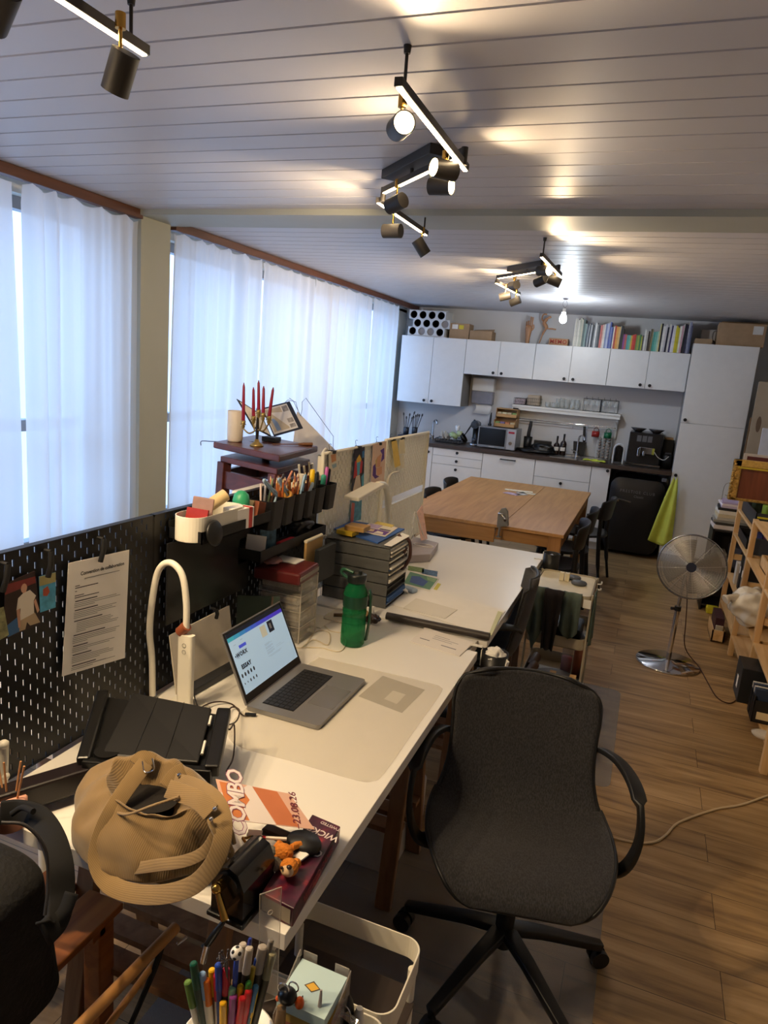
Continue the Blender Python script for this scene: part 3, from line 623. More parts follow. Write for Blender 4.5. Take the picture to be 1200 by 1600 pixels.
# microwave and things on it
t = thing('microwave', 'silver microwave with a dark glass door on the worktop', 'microwave', (-1.63, 8.13, ZCT)); x0, x1, y0, y1, z0, z1 = -1.845, -1.405, 7.95, 8.30, ZCT+.012, 1.213
mb = MB(); mb.box(x0, x1, y0+.012, y1, z0, z1); mb.box(x0+.02, x0+.05, y0+.03, y0+.06, ZCT, z0); mb.box(x1-.05, x1-.02, y0+.03, y0+.06, ZCT, z0); part('casing', mb, M('#a9a9ac', .4, metal=.5), t, True, bev=.004)
mb = MB(); mb.box(x0, x0+.335, y0, y0+.012, z0, z1); d = part('door', mb, M('#8f9093', .3, metal=.6), t, True, bev=.002)
mb = MB(); mb.box(x0+.014, x0+.32, y0-.002, y0, z0+.028, z1-.012); part('door_glass', mb, M('#0c0c0e', .12, var=0), d, True)
mb = MB(); mb.T = TR(x0+.17, y0-.001, z0+.013) @ R('X', 90); [mb.box(-.03+.009*k_, -.024+.009*k_, -.004, .004, 0, .0006) for k_ in range(7)]; part('lettering', mb, M('#d8d8d8', .5, var=0), d, True)
mb = MB(); mb.box(x0+.338, x1, y0, y0+.012, z0, z1); c = part('control_panel', mb, M('#b7b8bb', .3, metal=.5), t, True, bev=.002)
mb = MB(); mb.box(x0+.352, x1-.02, y0-.002, y0, z1-.05, z1-.028); part('display', mb, M('#3a0f16', .2, emit='#a02034', es=.3, var=0), c, True)
mb = MB(); mb.cyl((x0+.385, y0, z0+.075), (x0+.385, y0-.016, z0+.075), .02, n=20); part('dial', mb, CHROME, c, True)
t = thing('tea_crate', 'small two-tier wooden crate of tea boxes on the microwave', 'crate', (-1.57, 8.12, 1.215)); WD = wood('#c79a63', '#a2743e', 'X')
mb = MB()
for k, (z, y) in enumerate(((1.216, 8.05), (1.325, 8.12))):
    mb.box(-1.70, -1.45, y, y+.17, z, z+.008); mb.box(-1.70, -1.45, y, y+.008, z, z+.045); mb.box(-1.70, -1.45, y+.16, y+.17, z, z+.11)
for x in (-1.70, -1.458): mb.box(x, x+.008, 8.05, 8.29, 1.216, 1.30); mb.box(x, x+.008, 8.12, 8.29, 1.30, 1.43)
mb.box(-1.70, -1.45, 8.12, 8.29, 1.425, 1.434); part('shelves', mb, WD, t, True)
for k in range(8):
    c = random.choice(['#c2b28e', '#8c7aa0', '#7f9a5c', '#c77f5a', '#d8cfa8']); x = -1.685+.058*(k % 4); z = 1.2245 if k < 4 else 1.3335; y = 8.062 if k < 4 else 8.132
    mb = MB(); mb.box(x, x+.05, y, y+.06, z, z+.055); solo('tea_box', mb, M(c, .8, var=.1, scale=40), 'small %s tea box, %s from left on the %s tier of the wooden crate' % (colour_name(c), nth(k % 4+1), 'lower' if k < 4 else 'upper'), 'box', group='tea boxes on the %s tier' % ('lower' if k < 4 else 'upper'))
mb = MB(); mb.cyl((-1.765, 8.15, 1.214), (-1.765, 8.15, 1.24), .022, n=14); mb.tube([(-1.765, 8.15, 1.24), (-1.762, 8.15, 1.33), (-1.76, 8.15, 1.37)], .008, 8, rs=[.013, .012, .006]); solo('electric_whisk', mb, M('#2b2a2c', .4), 'small black whisk standing upright on the microwave beside the wooden crate', 'whisk')
mb = MB(); mb.cbox((-1.49, 8.2, 1.442), (.06, .04, .014)); solo('small_tin', mb, BLACKM, 'small black tin on top of the wooden tea crate', 'tin', bev=.003)
# pod coffee machine left of microwave
t = thing('pod_coffee_machine', 'glossy black round-headed pod coffee machine left of the microwave', 'coffee machine', (-1.915, 8.10, ZCT)); GB = M('#131316', .15, var=0, coat=.5)
mb = MB(); mb.tube(cr([(0, .07, 0.01), (0, .085, .1), (0, .07, .2), (0, .02, .255)], 6), .05, 16, rs=[.052]*19); part('body', mb, GB, t)
mb = MB(); mb.cyl((0, .03, .25), (0, -.07, .25), .048, n=28); mb.m = 1; mb.cyl((0, -.071, .25), (0, -.075, .25), .02, n=20); part('head', mb, [GB, M('#4b4c50', .3, metal=.7)], t, bev=.006)
mb = MB(); mb.lathe([(0, 0), (.05, 0), (.05, .022), (0, .024)], (0, -.02, 0)); part('drip_tray', mb, CHROME, t)
mb = MB(); mb.lathe([(0, .024), (.024, .024), (.028, .09), (.025, .09), (.02, .03)], (0, -.03, 0)); part('cup_stand', mb, M('#4d4f55', .25, metal=.6), t)
# dish rack with crockery
t = thing('dish_rack', 'low black dish rack on the worktop, left of the pod coffee machine', 'dish rack', (-2.21, 8.13, ZCT)); mb = MB()
mb.box(-.14, .14, -.15, .15, 0, .012); 
for z in (.012, .05): mb.tube([(-.15, -.16, z), (.15, -.16, z), (.15, .16, z), (-.15, .16, z)], .004, 6, closed=True)
for i in range(9):
    x = -.14+.035*i; mb.tube([(x, -.14, .012), (x, -.04, .07), (x, .06, .012)], .002, 5)
for a in (-1, 1):
    for b_ in (-1, 1): mb.cyl((a*.15, b_*.16, 0), (a*.15, b_*.16, .05), .004, n=6)
part('rack_frame', mb, BLACKM, t)
for x, r, lb in ((-2.31, .058, 'white plate leaning at the left end of the dish rack'), (-2.27, .062, 'white plate second in the dish rack')):
    mb = MB(); mb.T = TR(x, 8.10, ZCT+.075) @ R('Y', 62) @ R('X', 10); mb.lathe([(0, 0), (r*.6, 0), (r, .012), (r, .016), (r*.6, .005), (0, .005)]); solo('plate', mb, M('#e3e2df', .25), lb, 'plate')
mb = MB(); mb.T = TR(-2.185, 8.11, ZCT+.075) @ R('Y', 30); mb.lathe([(0, .05), (.045, .045), (.062, 0), (.058, 0), (.04, .04), (0, .045)]); solo('green_bowl', mb, M('#a9bf8c', .35), 'pale green bowl upside down in the dish rack', 'bowl')
mb = MB(); mb.lathe([(0, 0), (.03, 0), (.036, .065), (.033, .065), (.028, .004)], (-2.12, 8.15, ZCT+.08)); solo('green_cup', mb, M('#b7c79d', .35), 'pale green cup on the right of the dish rack', 'cup')
mb = MB(); mb.lathe([(.022, 0), (.03, .05), (.02, .062), (0, .063)], (-2.15, 8.16, ZCT+.15)); solo('white_cup', mb, M('#e6e5e2', .35), 'white cup upside down on top of the crockery in the dish rack', 'cup')
t = thing('saucepan', 'black pan with its long handle pointing up in the dish rack', 'pan', (-2.08, 8.16, ZCT+.06)); mb = MB(); mb.T = R('Y', 55); mb.lathe([(0, 0), (.055, 0), (.06, .035), (.057, .035), (.053, .004), (0, .004)]); part('pan_body', mb, BLACKP, t)
mb = MB(); mb.tube([(.02, 0, .04), (.06, 0, .11), (.13, 0, .24)], .009, 8, rs=[.005, .009, .011]); part('handle', mb, BLACKP, t)
# paper towel dispenser on wall
t = thing('towel_dispenser', 'white and grey wall-mounted paper towel dispenser under the short cabinet', 'dispenser', (-1.94, 8.38, 1.42)); mb = MB(); mb.box(-2.07, -1.80, 8.32, 8.428, 1.60, 1.76); part('cover', mb, WHITE_PL, t, True, bev=.012)
mb = MB(); mb.box(-2.065, -1.805, 8.325, 8.428, 1.45, 1.60); part('window_band', mb, M('#8d8c96', .25, var=.1), t, True, bev=.008)
mb = MB(); mb.grid(lambda u, v: (-2.02+.19*u+.02*math.sin(v*4), 8.375-.03*math.sin(v*3), 1.45-.12*v), 8, 6); part('paper_sheet', mb, PAPER, t, True)
# small machine, espresso machine, kettle at right
t = thing('capsule_machine', 'small black and white capsule coffee machine between capsule stand and espresso machine', 'coffee machine', (-.275, 8.03, ZCT)); mb = MB()
mb.box(-.045, .045, -.03, .16, 0, .19); part('body', mb, GB, t, bev=.015)
mb = MB(); mb.tube(cr([(-.052, -.05, 0), (-.052, -.05, .12), (-.044, -.05, .185), (0, -.05, .215), (.044, -.05, .185), (.052, -.05, .12), (.052, -.05, 0)], 5), .009, 8); part('front_frame', mb, M('#dcdcdc', .3), t)
mb = MB(); mb.cyl((0, -.03, .165), (0, -.075, .165), .036, n=24); part('head', mb, GB, t, bev=.004)
mb = MB(); mb.box(-.042, .042, -.09, -.03, 0, .02); part('drip_tray', mb, M('#3a3a3d', .4), t, bev=.003)
t = thing('espresso_machine', 'large black espresso machine with two bean hoppers next to the larder', 'coffee machine', (-.01, 8.13, ZCT)); z = ZCT
mb = MB(); mb.box(-.19, .15, 8.0, 8.40, z+.01, z+.36); part('body', mb, M('#17171a', .3), t, True, bev=.008)
mb = MB(); mb.box(-.20, .16, 7.90, 8.0, z, z+.035); part('drip_tray', mb, M('#1c1c1e', .35), t, True, bev=.004)
mb = MB(); mb.box(-.20, .16, 7.897, 7.90, z+.022, z+.032); part('steel_strip', mb, CHROME, t, True)
mb = MB(); mb.box(-.07, .06, 7.95, 8.0, z+.14, z+.21); mb.box(-.085, -.06, 7.94, 7.96, z+.11, z+.2); mb.box(-.03, -.01, 7.93, 7.95, z+.12, z+.17); part('spout', mb, CHROME, t, True, bev=.004)
mb = MB(); mb.box(.06, .085, 7.96, 8.0, z+.14, z+.205); part('milk_valve', mb, M('#b5b44a', .4), t, True, bev=.003)
for i in range(3):
    mb = MB(); mb.box(-.11+.055*i, -.065+.055*i, 7.998, 8.0, z+.265, z+.33); part('button_panel', mb, M('#6f7176', .3, metal=.4), t, True)
mb = MB(); mb.lathe([(.035, 0), (.085, .04), (.08, .042), (0, .04)], (-.11, 8.15, z+.36)); mb.lathe([(.035, 0), (.085, .04), (.08, .042), (0, .04)], (.075, 8.15, z+.36)); part('bean_hopper', mb, M('#2a2524', .2), t, True)
mb = MB(); mb.tube(cr([(.085, 7.96, z+.17), (.13, 7.95, z+.12), (.19, 7.95, z+.10), (.235, 7.97, z+.14)], 6), .004, 7); part('milk_tube', mb, M('#c9c6c0', .4), t, True)
t = thing('milk_container', 'black container beside the espresso machine, against the larder', 'container', (.225, 8.06, ZCT)); mb = MB(); mb.lathe([(0, 0), (.05, 0), (.052, .14), (.04, .155), (0, .16)]); part('vessel', mb, BLACKP, t); mb = MB(); mb.box(-.03, .03, -.05, .0, .155, .175); part('lid', mb, M('#39393b', .3), t, bev=.004)
mb = MB(); mb.box(.165, .275, 8.22, 8.34, ZCT, ZCT+.30); solo('black_box', mb, BLACKP, 'black box standing behind the milk container', 'box', bev=.006)
mb = MB(); mb.box(.17, .26, 8.22, 8.32, ZCT+.301, ZCT+.325); solo('wooden_block', mb, WD, 'small wooden block on the black box beside the espresso machine', 'block', bev=.002)
# brush pot in the corner by tap
mb = MB(); mb.box(-2.86, -2.64, 8.02, 8.30, .985, .996); solo('drain_board', mb, M('#232a3c', .4), 'dark blue board on the corner of the worktop under the brush pots', 'tray', bev=.002)
for j, (x, y, h) in enumerate(((-2.80, 8.15, .09), (-2.70, 8.18, .10))):
    mb = MB(); mb.lathe([(0, 0), (.034, 0), (.036, h), (.033, h), (.03, .005), (0, .005)], (x, y, .996)); solo('brush_pot', mb, M('#2b2d33', .4), 'dark pot full of paint brushes, %s of the two in the corner' % ('left' if j == 0 else 'right'), 'pot')
for j in range(10):
    x, y = (-2.80, 8.15) if j < 4 else (-2.70, 8.18); a = -.3+.75*((j if j < 4 else j-4)/(3 if j < 4 else 5)); L = random.uniform(.17, .26); b_ = random.uniform(-.1, .2)
    t = thing('paint_brush', 'dark paint brush, %s from the left in the %s corner pot' % (nth(j+1 if j < 4 else j-3), 'left' if j < 4 else 'right'), 'brush', (x-.012+.024*((j if j < 4 else j-4)/(3 if j < 4 else 5)), y+random.uniform(-.012, .012), 1.004), group='paint brushes in the %s dark pot' % ('left' if j < 4 else 'right'))
    e = Vector((math.sin(a)*.55, b_*.3, math.cos(a))).normalized(); mb = MB(); mb.cyl((0, 0, 0), e*L, .003, .0045, n=7); part('handle', mb, M('#2a211d', .5), t)
    mb = MB(); mb.tube([e*L, e*(L+.02), e*(L+.04)], .01, 8, rs=[.005, .011, .005]); part('bristles', mb, M('#4a4542', .9), t)
# ------------------------------------------------------------------ on top of the cupboards
ZT = 2.184
t = thing('tube_rack', 'white foam rack with four rows of round dark holes on top of the tall cabinet', 'rack', (-2.62, 8.2, ZT))
mb = MB(); 
def hexrack():
    r = .047; tb = MB(); tb.m = 0; bx = []
    rows = [(0, .056, 4, -2.80), (1, .15, 4, -2.745), (2, .245, 4, -2.80)]
    for k, zz, n, xs in rows:
        for i in range(n): bx.append((xs+i*.113, ZT+zz))
    return bx, r
bx, r = hexrack()
bmx = bmesh.new()
# plate with holes: quads around each hole built as polar fans inside a cell
cells = []
for (x, z) in bx:
    n = 24; y0, y1 = 8.06, 8.34
    outer = [(x+.0565*max(-1, min(1, 1.5*math.cos(2*PI*i/n))), z+.048*max(-1, min(1, 1.5*math.sin(2*PI*i/n)))) for i in range(n)]
    inner = [(x+r*.93*math.cos(2*PI*i/n), z+r*.93*math.sin(2*PI*i/n)) for i in range(n)]
    vs = [(a, y0, b) for a, b in outer]+[(a, y0, b) for a, b in inner]+[(a, y1, b) for a, b in inner]+[(a, y1, b) for a, b in outer]
    fs = []
    for i in range(n):
        j = (i+1) % n; fs += [(i, j, n+j, n+i), (n+i, n+j, 2*n+j, 2*n+i), (3*n+j, 3*n+i, i, j)]
    mb.add(vs, fs)
mb.box(-2.865, -2.39, 8.07, 8.34, ZT, ZT+.008); mb.box(-2.865, -2.39, 8.07, 8.34, ZT+.293, ZT+.30); mb.box(-2.865, -2.39, 8.33, 8.34, ZT, ZT+.3)
part('foam_block', mb, M('#d9d8d6', .8), t, True)
for i, (x, z) in enumerate(bx):
    if i in (1, 2, 7): mb = MB(); mb.cyl((x, 8.085, z), (x, 8.32, z), r*.9, n=24); part('tube_or_hole_shade', mb, M('#9b9490', .8), t, True)
    else: mb = MB(); mb.cyl((x, 8.27, z), (x, 8.32, z), r*.9, n=24); mb.cyl((x, 8.075, z), (x, 8.27, z), r*.90, n=24, caps=False); part('tube_or_hole_shade', mb, BLACKP, t, True)  # black liner and back: shade inside the empty holes, put in as colour
def cbox_(x0, x1, y0, y1, z0, z1, label, flap=False, rz=0, tape=None):
    t = thing('cardboard_box', label, 'box', ((x0+x1)/2, (y0+y1)/2, z0), rz); w, d, h = (x1-x0)/2, (y1-y0)/2, z1-z0
    mb = MB(); mb.box(-w, w, -d, d, 0, h); part('carton', mb, CARDB, t, bev=.002)
    if tape: mb = MB(); mb.box(-w*.6, -w*.1, -d-.0008, -d, h*.55, h*.85); part('shipping_label', mb, M(tape, .7), t)
    return t
t = cbox_(-2.355, -2.12, 8.10, 8.30, ZT, ZT+.175, 'cardboard box with a yellow sticker, between the tube rack and the flatter box'); mb = MB(); mb.box(-.005, .05, -.102, -.1, .11, .155); part('yellow_sticker', mb, M('#d8c23c', .6), t); mb = MB(); mb.box(-.09, -.02, -.102, -.1, .11, .16); part('white_sticker', mb, PAPER, t)
t = cbox_(-2.11, -1.845, 8.10, 8.30, ZT, ZT+.105, 'flat open cardboard box, right of the one with a yellow sticker'); mb = MB(); mb.quad((-.13, .0, .105), (.13, .0, .106), (.133, .02, .135), (-.1, .03, .12)); part('flap', mb, CARDB, t)
# wooden mannequin hands
WH = wood('#c08f66', '#9a6a45', 'Z')
t = thing('mannequin_hand', 'wooden jointed hand figure standing upright, left of the two', 'hand figure', (-1.45, 8.2, ZT)); mb = MB(); mb.tube([(0, 0, 0), (0, 0, .07), (0, 0, .13), (.0, 0, .165)], .03, 14, rs=[.024, .026, .036, .04]); mb.ball((0, 0, .175), (.04, .02, .035)); part('forearm', mb, WH, t)
for i, (x, hh, b_) in enumerate(((-.03, .05, 1), (-.010, .06, 1), (.012, .11, 0), (.033, .105, 0))):
    mb = MB(); mb.tube(cr([(x, 0, .19), (x, -.004, .19+hh*.5), (x+(.002 if not b_ else .004), -.03*b_, .19+hh)], 4), .0085, 8); part('finger', mb, WH, t)
mb = MB(); mb.tube(cr([(.036, -.005, .15), (.055, -.015, .18), (.05, -.02, .215)], 4), .009, 8); part('thumb', mb, WH, t)
t = thing('mannequin_hand', 'wooden branch-like hand figure on a stand with a side peg, right of the two', 'hand figure', (-1.285, 8.2, ZT)); mb = MB(); mb.cyl((0, 0, 0), (0, 0, .012), .045, n=20); part('stand', mb, M('#a8a4a0', .4), t)
mb = MB(); mb.tube(cr([(-.03, 0, .01), (0, 0, .12), (.03, 0, .19), (.0, 0, .24), (.03, 0, .29), (.07, 0, .31)], 5), .014, 9, rs=[.008]*5+[.012]*5+[.022]*6+[.02]*4+[.012]*5+[.01]); part('figure', mb, WH, t)
mb = MB(); mb.tube([(.02, 0, .18), (.1, 0, .18), (.14, 0, .175)], .008, 8); part('side_peg', mb, WH, t)
mb = MB(); mb.tube(cr([(0, 0, .25), (-.03, 0, .28), (-.02, 0, .33), (.02, 0, .335)], 5), .009, 8); part('finger', mb, WH, t)
t = thing('memo_box', 'small orange-brown box lettered MEMO on top of the cabinets', 'box', (-1.09, 8.16, ZT)); mb = MB(); mb.box(-.105, .105, -.05, .05, 0, .075); part('carton', mb, M('#b58a66', .7), t, bev=.002)
mb = MB(); mb.T = TR(0, -.0505, .037) @ R('X', 90); mb.text('MEMO', .062, Matrix(), .0006, .001, space=1.1); part('lettering', mb, M('#a83224', .6, var=0), t)
# books
bk = '''#d8d3c4 #c9c6bb #e0ddd0 #bdbfae #cfc9b4 #5e6f6a #8aa19c #40505c #a9adb0 #2d3a46 #cfd0d2 #30353d #9fa4a8 #e2e2e0 #7c8286 #3d3f44 #d1736a #e8b7a9 #e3e1da #8591b8 #b7c0dc #4e5ea6 #6f7fb4 #3c4788 #e6dcc8 #b5483c #e09b46 #d8ae6c #2b2a2a #3a3530
#8a4a8c #b8605e #4f9a98 #6fae9a #d2b24a #d24a3a #b83a30 #6f8a4a #8fa050 #4a7a50 #b0b54e #545454 #dedbd2 #b0aca4 #3a332c #5a4a3a #8a8260 #4e9a8c #6fb8a8 #a9c9b9 #d6c98a #1f1f22 #e6e3dc #c9c4c8 #2a2a3a #d8d4ce #4c4670 #e2dfe6 #e0dcd2 #d9c82c #c8bb38 #e8e5da #cfa0a8 #26262c #33324a #8b8fa8 #545a78 #2e4a4a'''.split()
x = -.925; i = 0; prev = 0
hs = lambda x: (.30 if x < -.82 else .25 if x < -.64 else .27 if x < -.56 else .235 if x < -.42 else .16 if x < -.20 else .22 if x < -.06 else .28 if x < .18 else .31)
while x < .262:
    w = random.uniform(.011, .021) if x < .17 else random.uniform(.014, .024)
    if x+w > .275: break
    h = hs(x)*random.uniform(.9, 1.04); d = random.uniform(.14, .2); c = bk[i % len(bk)]
    t = thing('book', '%s %s book on the cupboards, %s from the MEMO box' % ('slim' if w < .016 else 'thick', colour_name(c), nth(i+1)), 'book', (x+w/2, 8.1, ZT), group='books on top of the wall cabinets')
    dx = w; mb = MB(); mb.T = R('Y', random.choice((0, 0, 0, 1.2)))
    mb.box(-w/2, -w/2+.0012, -.06, -.06+d, 0, h); mb.box(w/2-.0012, w/2, -.06, -.06+d, 0, h); mb.box(-w/2, w/2, -.0615, -.06, 0, h); part('cover', mb, M(c, .5, var=.12, scale=25), t)
    mb = MB(); mb.box(-w/2+.0014, w/2-.0014, -.0598, -.062+d, .003, h-.004); part('pages', mb, PAPER, t)
    x += dx+.0012; i += 1
# boxes on the larder
cbox_(.30, .46, 7.92, 8.2, 2.278, 2.335, 'small low cardboard box on the larder beside the books')
mb = MB(); mb.box(.36, .5, 8.22, 8.36, 2.278, 2.45); solo('white_carton', mb, M('#b9ada0', .8), 'pale carton standing behind the small low box on the larder', 'box', bev=.003)
t = cbox_(.50, .93, 7.88, 8.32, 2.279, 2.50, 'large cardboard box with a white label on top of the larder', rz=-2); mb = MB(); mb.box(.10, .19, -.222, -.2205, .12, .2); part('white_label', mb, M('#d9d6d0', .7), t)
mb = MB(); mb.tube(cr([(-.216, -.1, .15), (-.25, -.1, .13), (-.25, -.1, .06), (-.216, -.1, .03)], 4), .006, 7); part('strap', mb, M('#6b6258', .8), t)
mb = MB(); mb.box(.52, .9, 7.95, 8.3, 2.515, 2.53); solo('flat_cardboard', mb, M('#8a6d50', .9), 'flat piece of cardboard lying on the large box on the larder', 'cardboard', T=TR(0, 0, -.012))

# ------------------------------------------------------------------ work desks
ZD = .75; XP = -1.30
def trestle(x0, x1, y, label, spread=.16):
    t = thing('desk_trestle', label, 'trestle', ((x0+x1)/2, y, 0), group='pine desk trestles'); W = wood('#9a7350', '#7a5638', 'Z')
    for x in (x0, x1):
        for s in (-1, 1): mb = MB(); mb.bar((x, y+s*spread, 0), (x, y+s*.05, .70), .055, .028, up=(0, 1, 0)); part('leg', mb, W, t, True, bev=.003)
    for s in (-1, 1):
        mb = MB(); mb.bar((x0, y+s*.05, .672), (x1, y+s*.05, .672), .03, .07); part('top_rail', mb, W, t, True, bev=.003)
    for k in range(3): mb = MB(); yy = y-.09+.09*k; mb.box(x0-.02, x1+.02, yy-.03, yy+.03, .25, .268); part('shelf_slat', mb, W, t, True)
trestle(-1.15, -.60, 2.10, 'pine trestle under the laptop desk, just left of the grey chair')
trestle(-1.15, -.76, 1.28, 'pine trestle under the near end of the desk, below the tan bag')
trestle(-1.15, -.58, 2.70, 'pine trestle under the grey letter-tray tower', .14)
trestle(-1.15, -.58, 4.00, 'pine trestle under the kitchen end of the far desk')
t = thing('desk', 'white desk top with the laptop, the tan bag and the green bottle on it', 'desk', (-.89, 1.74, .70)); mb = MB(); mb.box(-1.285, -.487, .985, 2.49, .714, ZD); part('table_top', mb, DESKW, t, True, bev=.0015)
mb = MB(); mb.box(-1.285, -.52, 2.493, 2.628, .705, ZD-.008); part('joining_strip', mb, DESKW, t, True)
t = thing('desk', 'white desk top with the drawing board and grey drawer tower, towards the kitchen', 'desk', (-.88, 3.42, .70)); mb = MB(); mb.box(-1.285, -.480, 2.632, 4.215, .714, ZD); part('table_top', mb, DESKW, t, True, bev=.0015)
for (ya, yb, lb) in ((1.25, 2.36, 'nearer white desk behind the black pegboards, seen through their slots'), (3.28, 4.2, 'farther white desk behind the white pegboards, seen through their slots')):
    t = thing('desk', lb, 'desk', (-1.72, (ya+yb)/2, .70)); mb = MB(); mb.box(-2.11, -1.325, ya, yb, .714, ZD); part('table_top', mb, DESKW, t, True)
    for y in (ya+.06, yb-.06):
        for x in (-2.05, -1.42): mb = MB(); mb.cyl((x, y, 0), (x, y, .714), .02, n=12); part('leg', mb, WHITE_MET, t, True)
# desk mats
def mat_(x0, x1, y0, y1, z, r, a, name, label, cat, tint='#cfc8b8'):
    mb = MB(); mb.prism(rrect(x1-x0, y1-y0, r, 6, (x0+x1)/2, (y0+y1)/2), z, z+.0018); return solo(name, mb, glassy(tint, a, .25), label, cat)
mb = MB(); mb.prism([(p.x, p.y) for p in cr([(-1.0, 1.60, 0), (-1.0, 1.85, 0), (-.985, 2.10, 0), (-.97, 2.12, 0), (-.80, 2.127, 0), (-.57, 2.13, 0), (-.525, 2.118, 0), (-.512, 2.07, 0), (-.512, 1.8, 0), (-.512, 1.56, 0), (-.525, 1.51, 0), (-.57, 1.493, 0), (-.75, 1.49, 0), (-.93, 1.49, 0)], 4, closed=True)], ZD+.0012, ZD+.0026); solo('desk_mat', mb, glassy('#ddd6c6', .22, .3), 'large smudged see-through mat under the laptop', 'desk mat')
mb = MB(); q_ = [onz(x, y, ZD+.0004) for x, y in ((560, 1088), (598, 1056), (664, 1078), (628, 1114))]; mb.add(q_+[p+Vector((0, 0, .0005)) for p in q_], [(3, 2, 1, 0), (4, 5, 6, 7), (0, 1, 5, 4), (1, 2, 6, 5), (2, 3, 7, 6), (3, 0, 4, 7)])  # thin grey patch with a paler square, laid beneath the mat
mb.m = 1; mb.quad(*[onz(x, y, ZD+.001) for x, y in ((600, 1092), (614, 1079), (634, 1085), (620, 1100))]); solo('grey_patch', mb, [M('#a8a294', .7, var=.05), M('#d3ccbc', .7, var=0)], 'flat grey patch with a pale square under the see-through desk mat', 'paper')
# pegboards
def slots(t, y0, y1, z0, z1, x, mat, th=.004, pitch=.04, sw=.005, sh=.017, name='perforated_panel'):
    """board with staggered upright slots cut right through it, plus a folded rim"""
    mb = MB(); n = int(round((y1-y0-.02)/(pitch/2))); cw = (y1-y0)/n; rows = int((z1-z0)/pitch); ph = (z1-z0)/rows
    a, b = x, x-th
    def q(ya, yb, za, zb):
        mb.add([(a, ya, za), (a, yb, za), (a, yb, zb), (a, ya, zb)], [(0, 1, 2, 3)]); mb.add([(b, ya, za), (b, yb, za), (b, yb, zb), (b, ya, zb)], [(3, 2, 1, 0)])
    for i in range(n):
        ya = y0+i*cw; ca = ya+cw/2-sw/2; cb = ca+sw
        if i in (0, n-1): q(ya, ya+cw, z0, z1); continue
        q(ya, ca, z0, z1); q(cb, ya+cw, z0, z1)
        off = ph*.25 if i % 2 else ph*.75; zc = z0
        for r in range(rows):
            zz = z0+r*ph+off; s0, s1 = zz-sh/2, zz+sh/2
            q(ca, cb, zc, s0); zc = s1
            mb.add([(a, ca, s0), (b, ca, s0), (b, ca, s1), (a, ca, s1)], [(0, 1, 2, 3)]); mb.add([(a, cb, s0), (b, cb, s0), (b, cb, s1), (a, cb, s1)], [(3, 2, 1, 0)])
            mb.add([(a, ca, s0), (a, cb, s0), (b, cb, s0), (b, ca, s0)], [(0, 1, 2, 3)]); mb.add([(a, ca, s1), (a, cb, s1), (b, cb, s1), (b, ca, s1)], [(3, 2, 1, 0)])
        q(ca, cb, zc, z1)
    part(name, mb, mat, t, True)
    mb = MB(); e = .012
    for (ya, yb, za, zb) in ((y0, y1, z1-.004, z1), (y0, y1, z0, z0+.004), (y0, y0+.004, z0, z1), (y1-.004, y1, z0, z1)): mb.box(x-.02, x+.0006, ya, yb, za, zb)
    part('rim', mb, mat, t, True)
PEGB = M('#0e0d0e', .45, var=.03); PEGW = M('#e9e3d0', .45, var=.02)
t1 = thing('black_pegboard', 'black pegboard at the left edge with pinned photos and a printed sheet', 'pegboard', (XP, 1.25, .752)); slots(t1, .93, 1.605, .752, 1.316, XP, PEGB)
t2 = thing('black_pegboard', 'black pegboard behind the laptop with trays and pen cups hooked on it', 'pegboard', (XP, 2.0, .752)); slots(t2, 1.607, 2.68, .752, 1.316, XP, PEGB)
t3 = thing('white_pegboard', 'white pegboard with two pinned paintings, behind the white arched lamp', 'pegboard', (XP, 3.05, .76)); slots(t3, 2.70, 3.44, .775, 1.395, XP, PEGW, sw=.0075, sh=.021)
mb = MB(); mb.tube([(XP, 2.705, .752), (XP, 2.705, 1.40), (XP, 3.44, 1.40), (XP, 3.44, .752)], .010, 8); part('frame', mb, PEGW, t3, True)
t4 = thing('white_pegboard', 'white pegboard nearest the kitchen, upper of two, with paper tags clipped on', 'pegboard', (XP, 3.84, 1.06)); slots(t4, 3.475, 4.215, 1.075, 1.40, XP, PEGW, sw=.0075, sh=.021)
mb = MB(); mb.tube([(XP, 3.47, .752), (XP, 3.47, 1.41), (XP, 4.22, 1.41), (XP, 4.22, .752)], .010, 8); part('frame', mb, PEGW, t4, True)
for y in (3.60, ): mb = MB(); mb.box(XP-.01, XP+.002, y, y+.04, 1.03, 1.08); part('bracket', mb, PEGW, t4, True)
t5 = thing('white_pegboard', 'white pegboard nearest the kitchen, lower of two, standing on the far desk', 'pegboard', (XP, 3.84, .76)); slots(t5, 3.485, 4.205, .76, 1.03, XP, PEGW, sw=.0075, sh=.021)
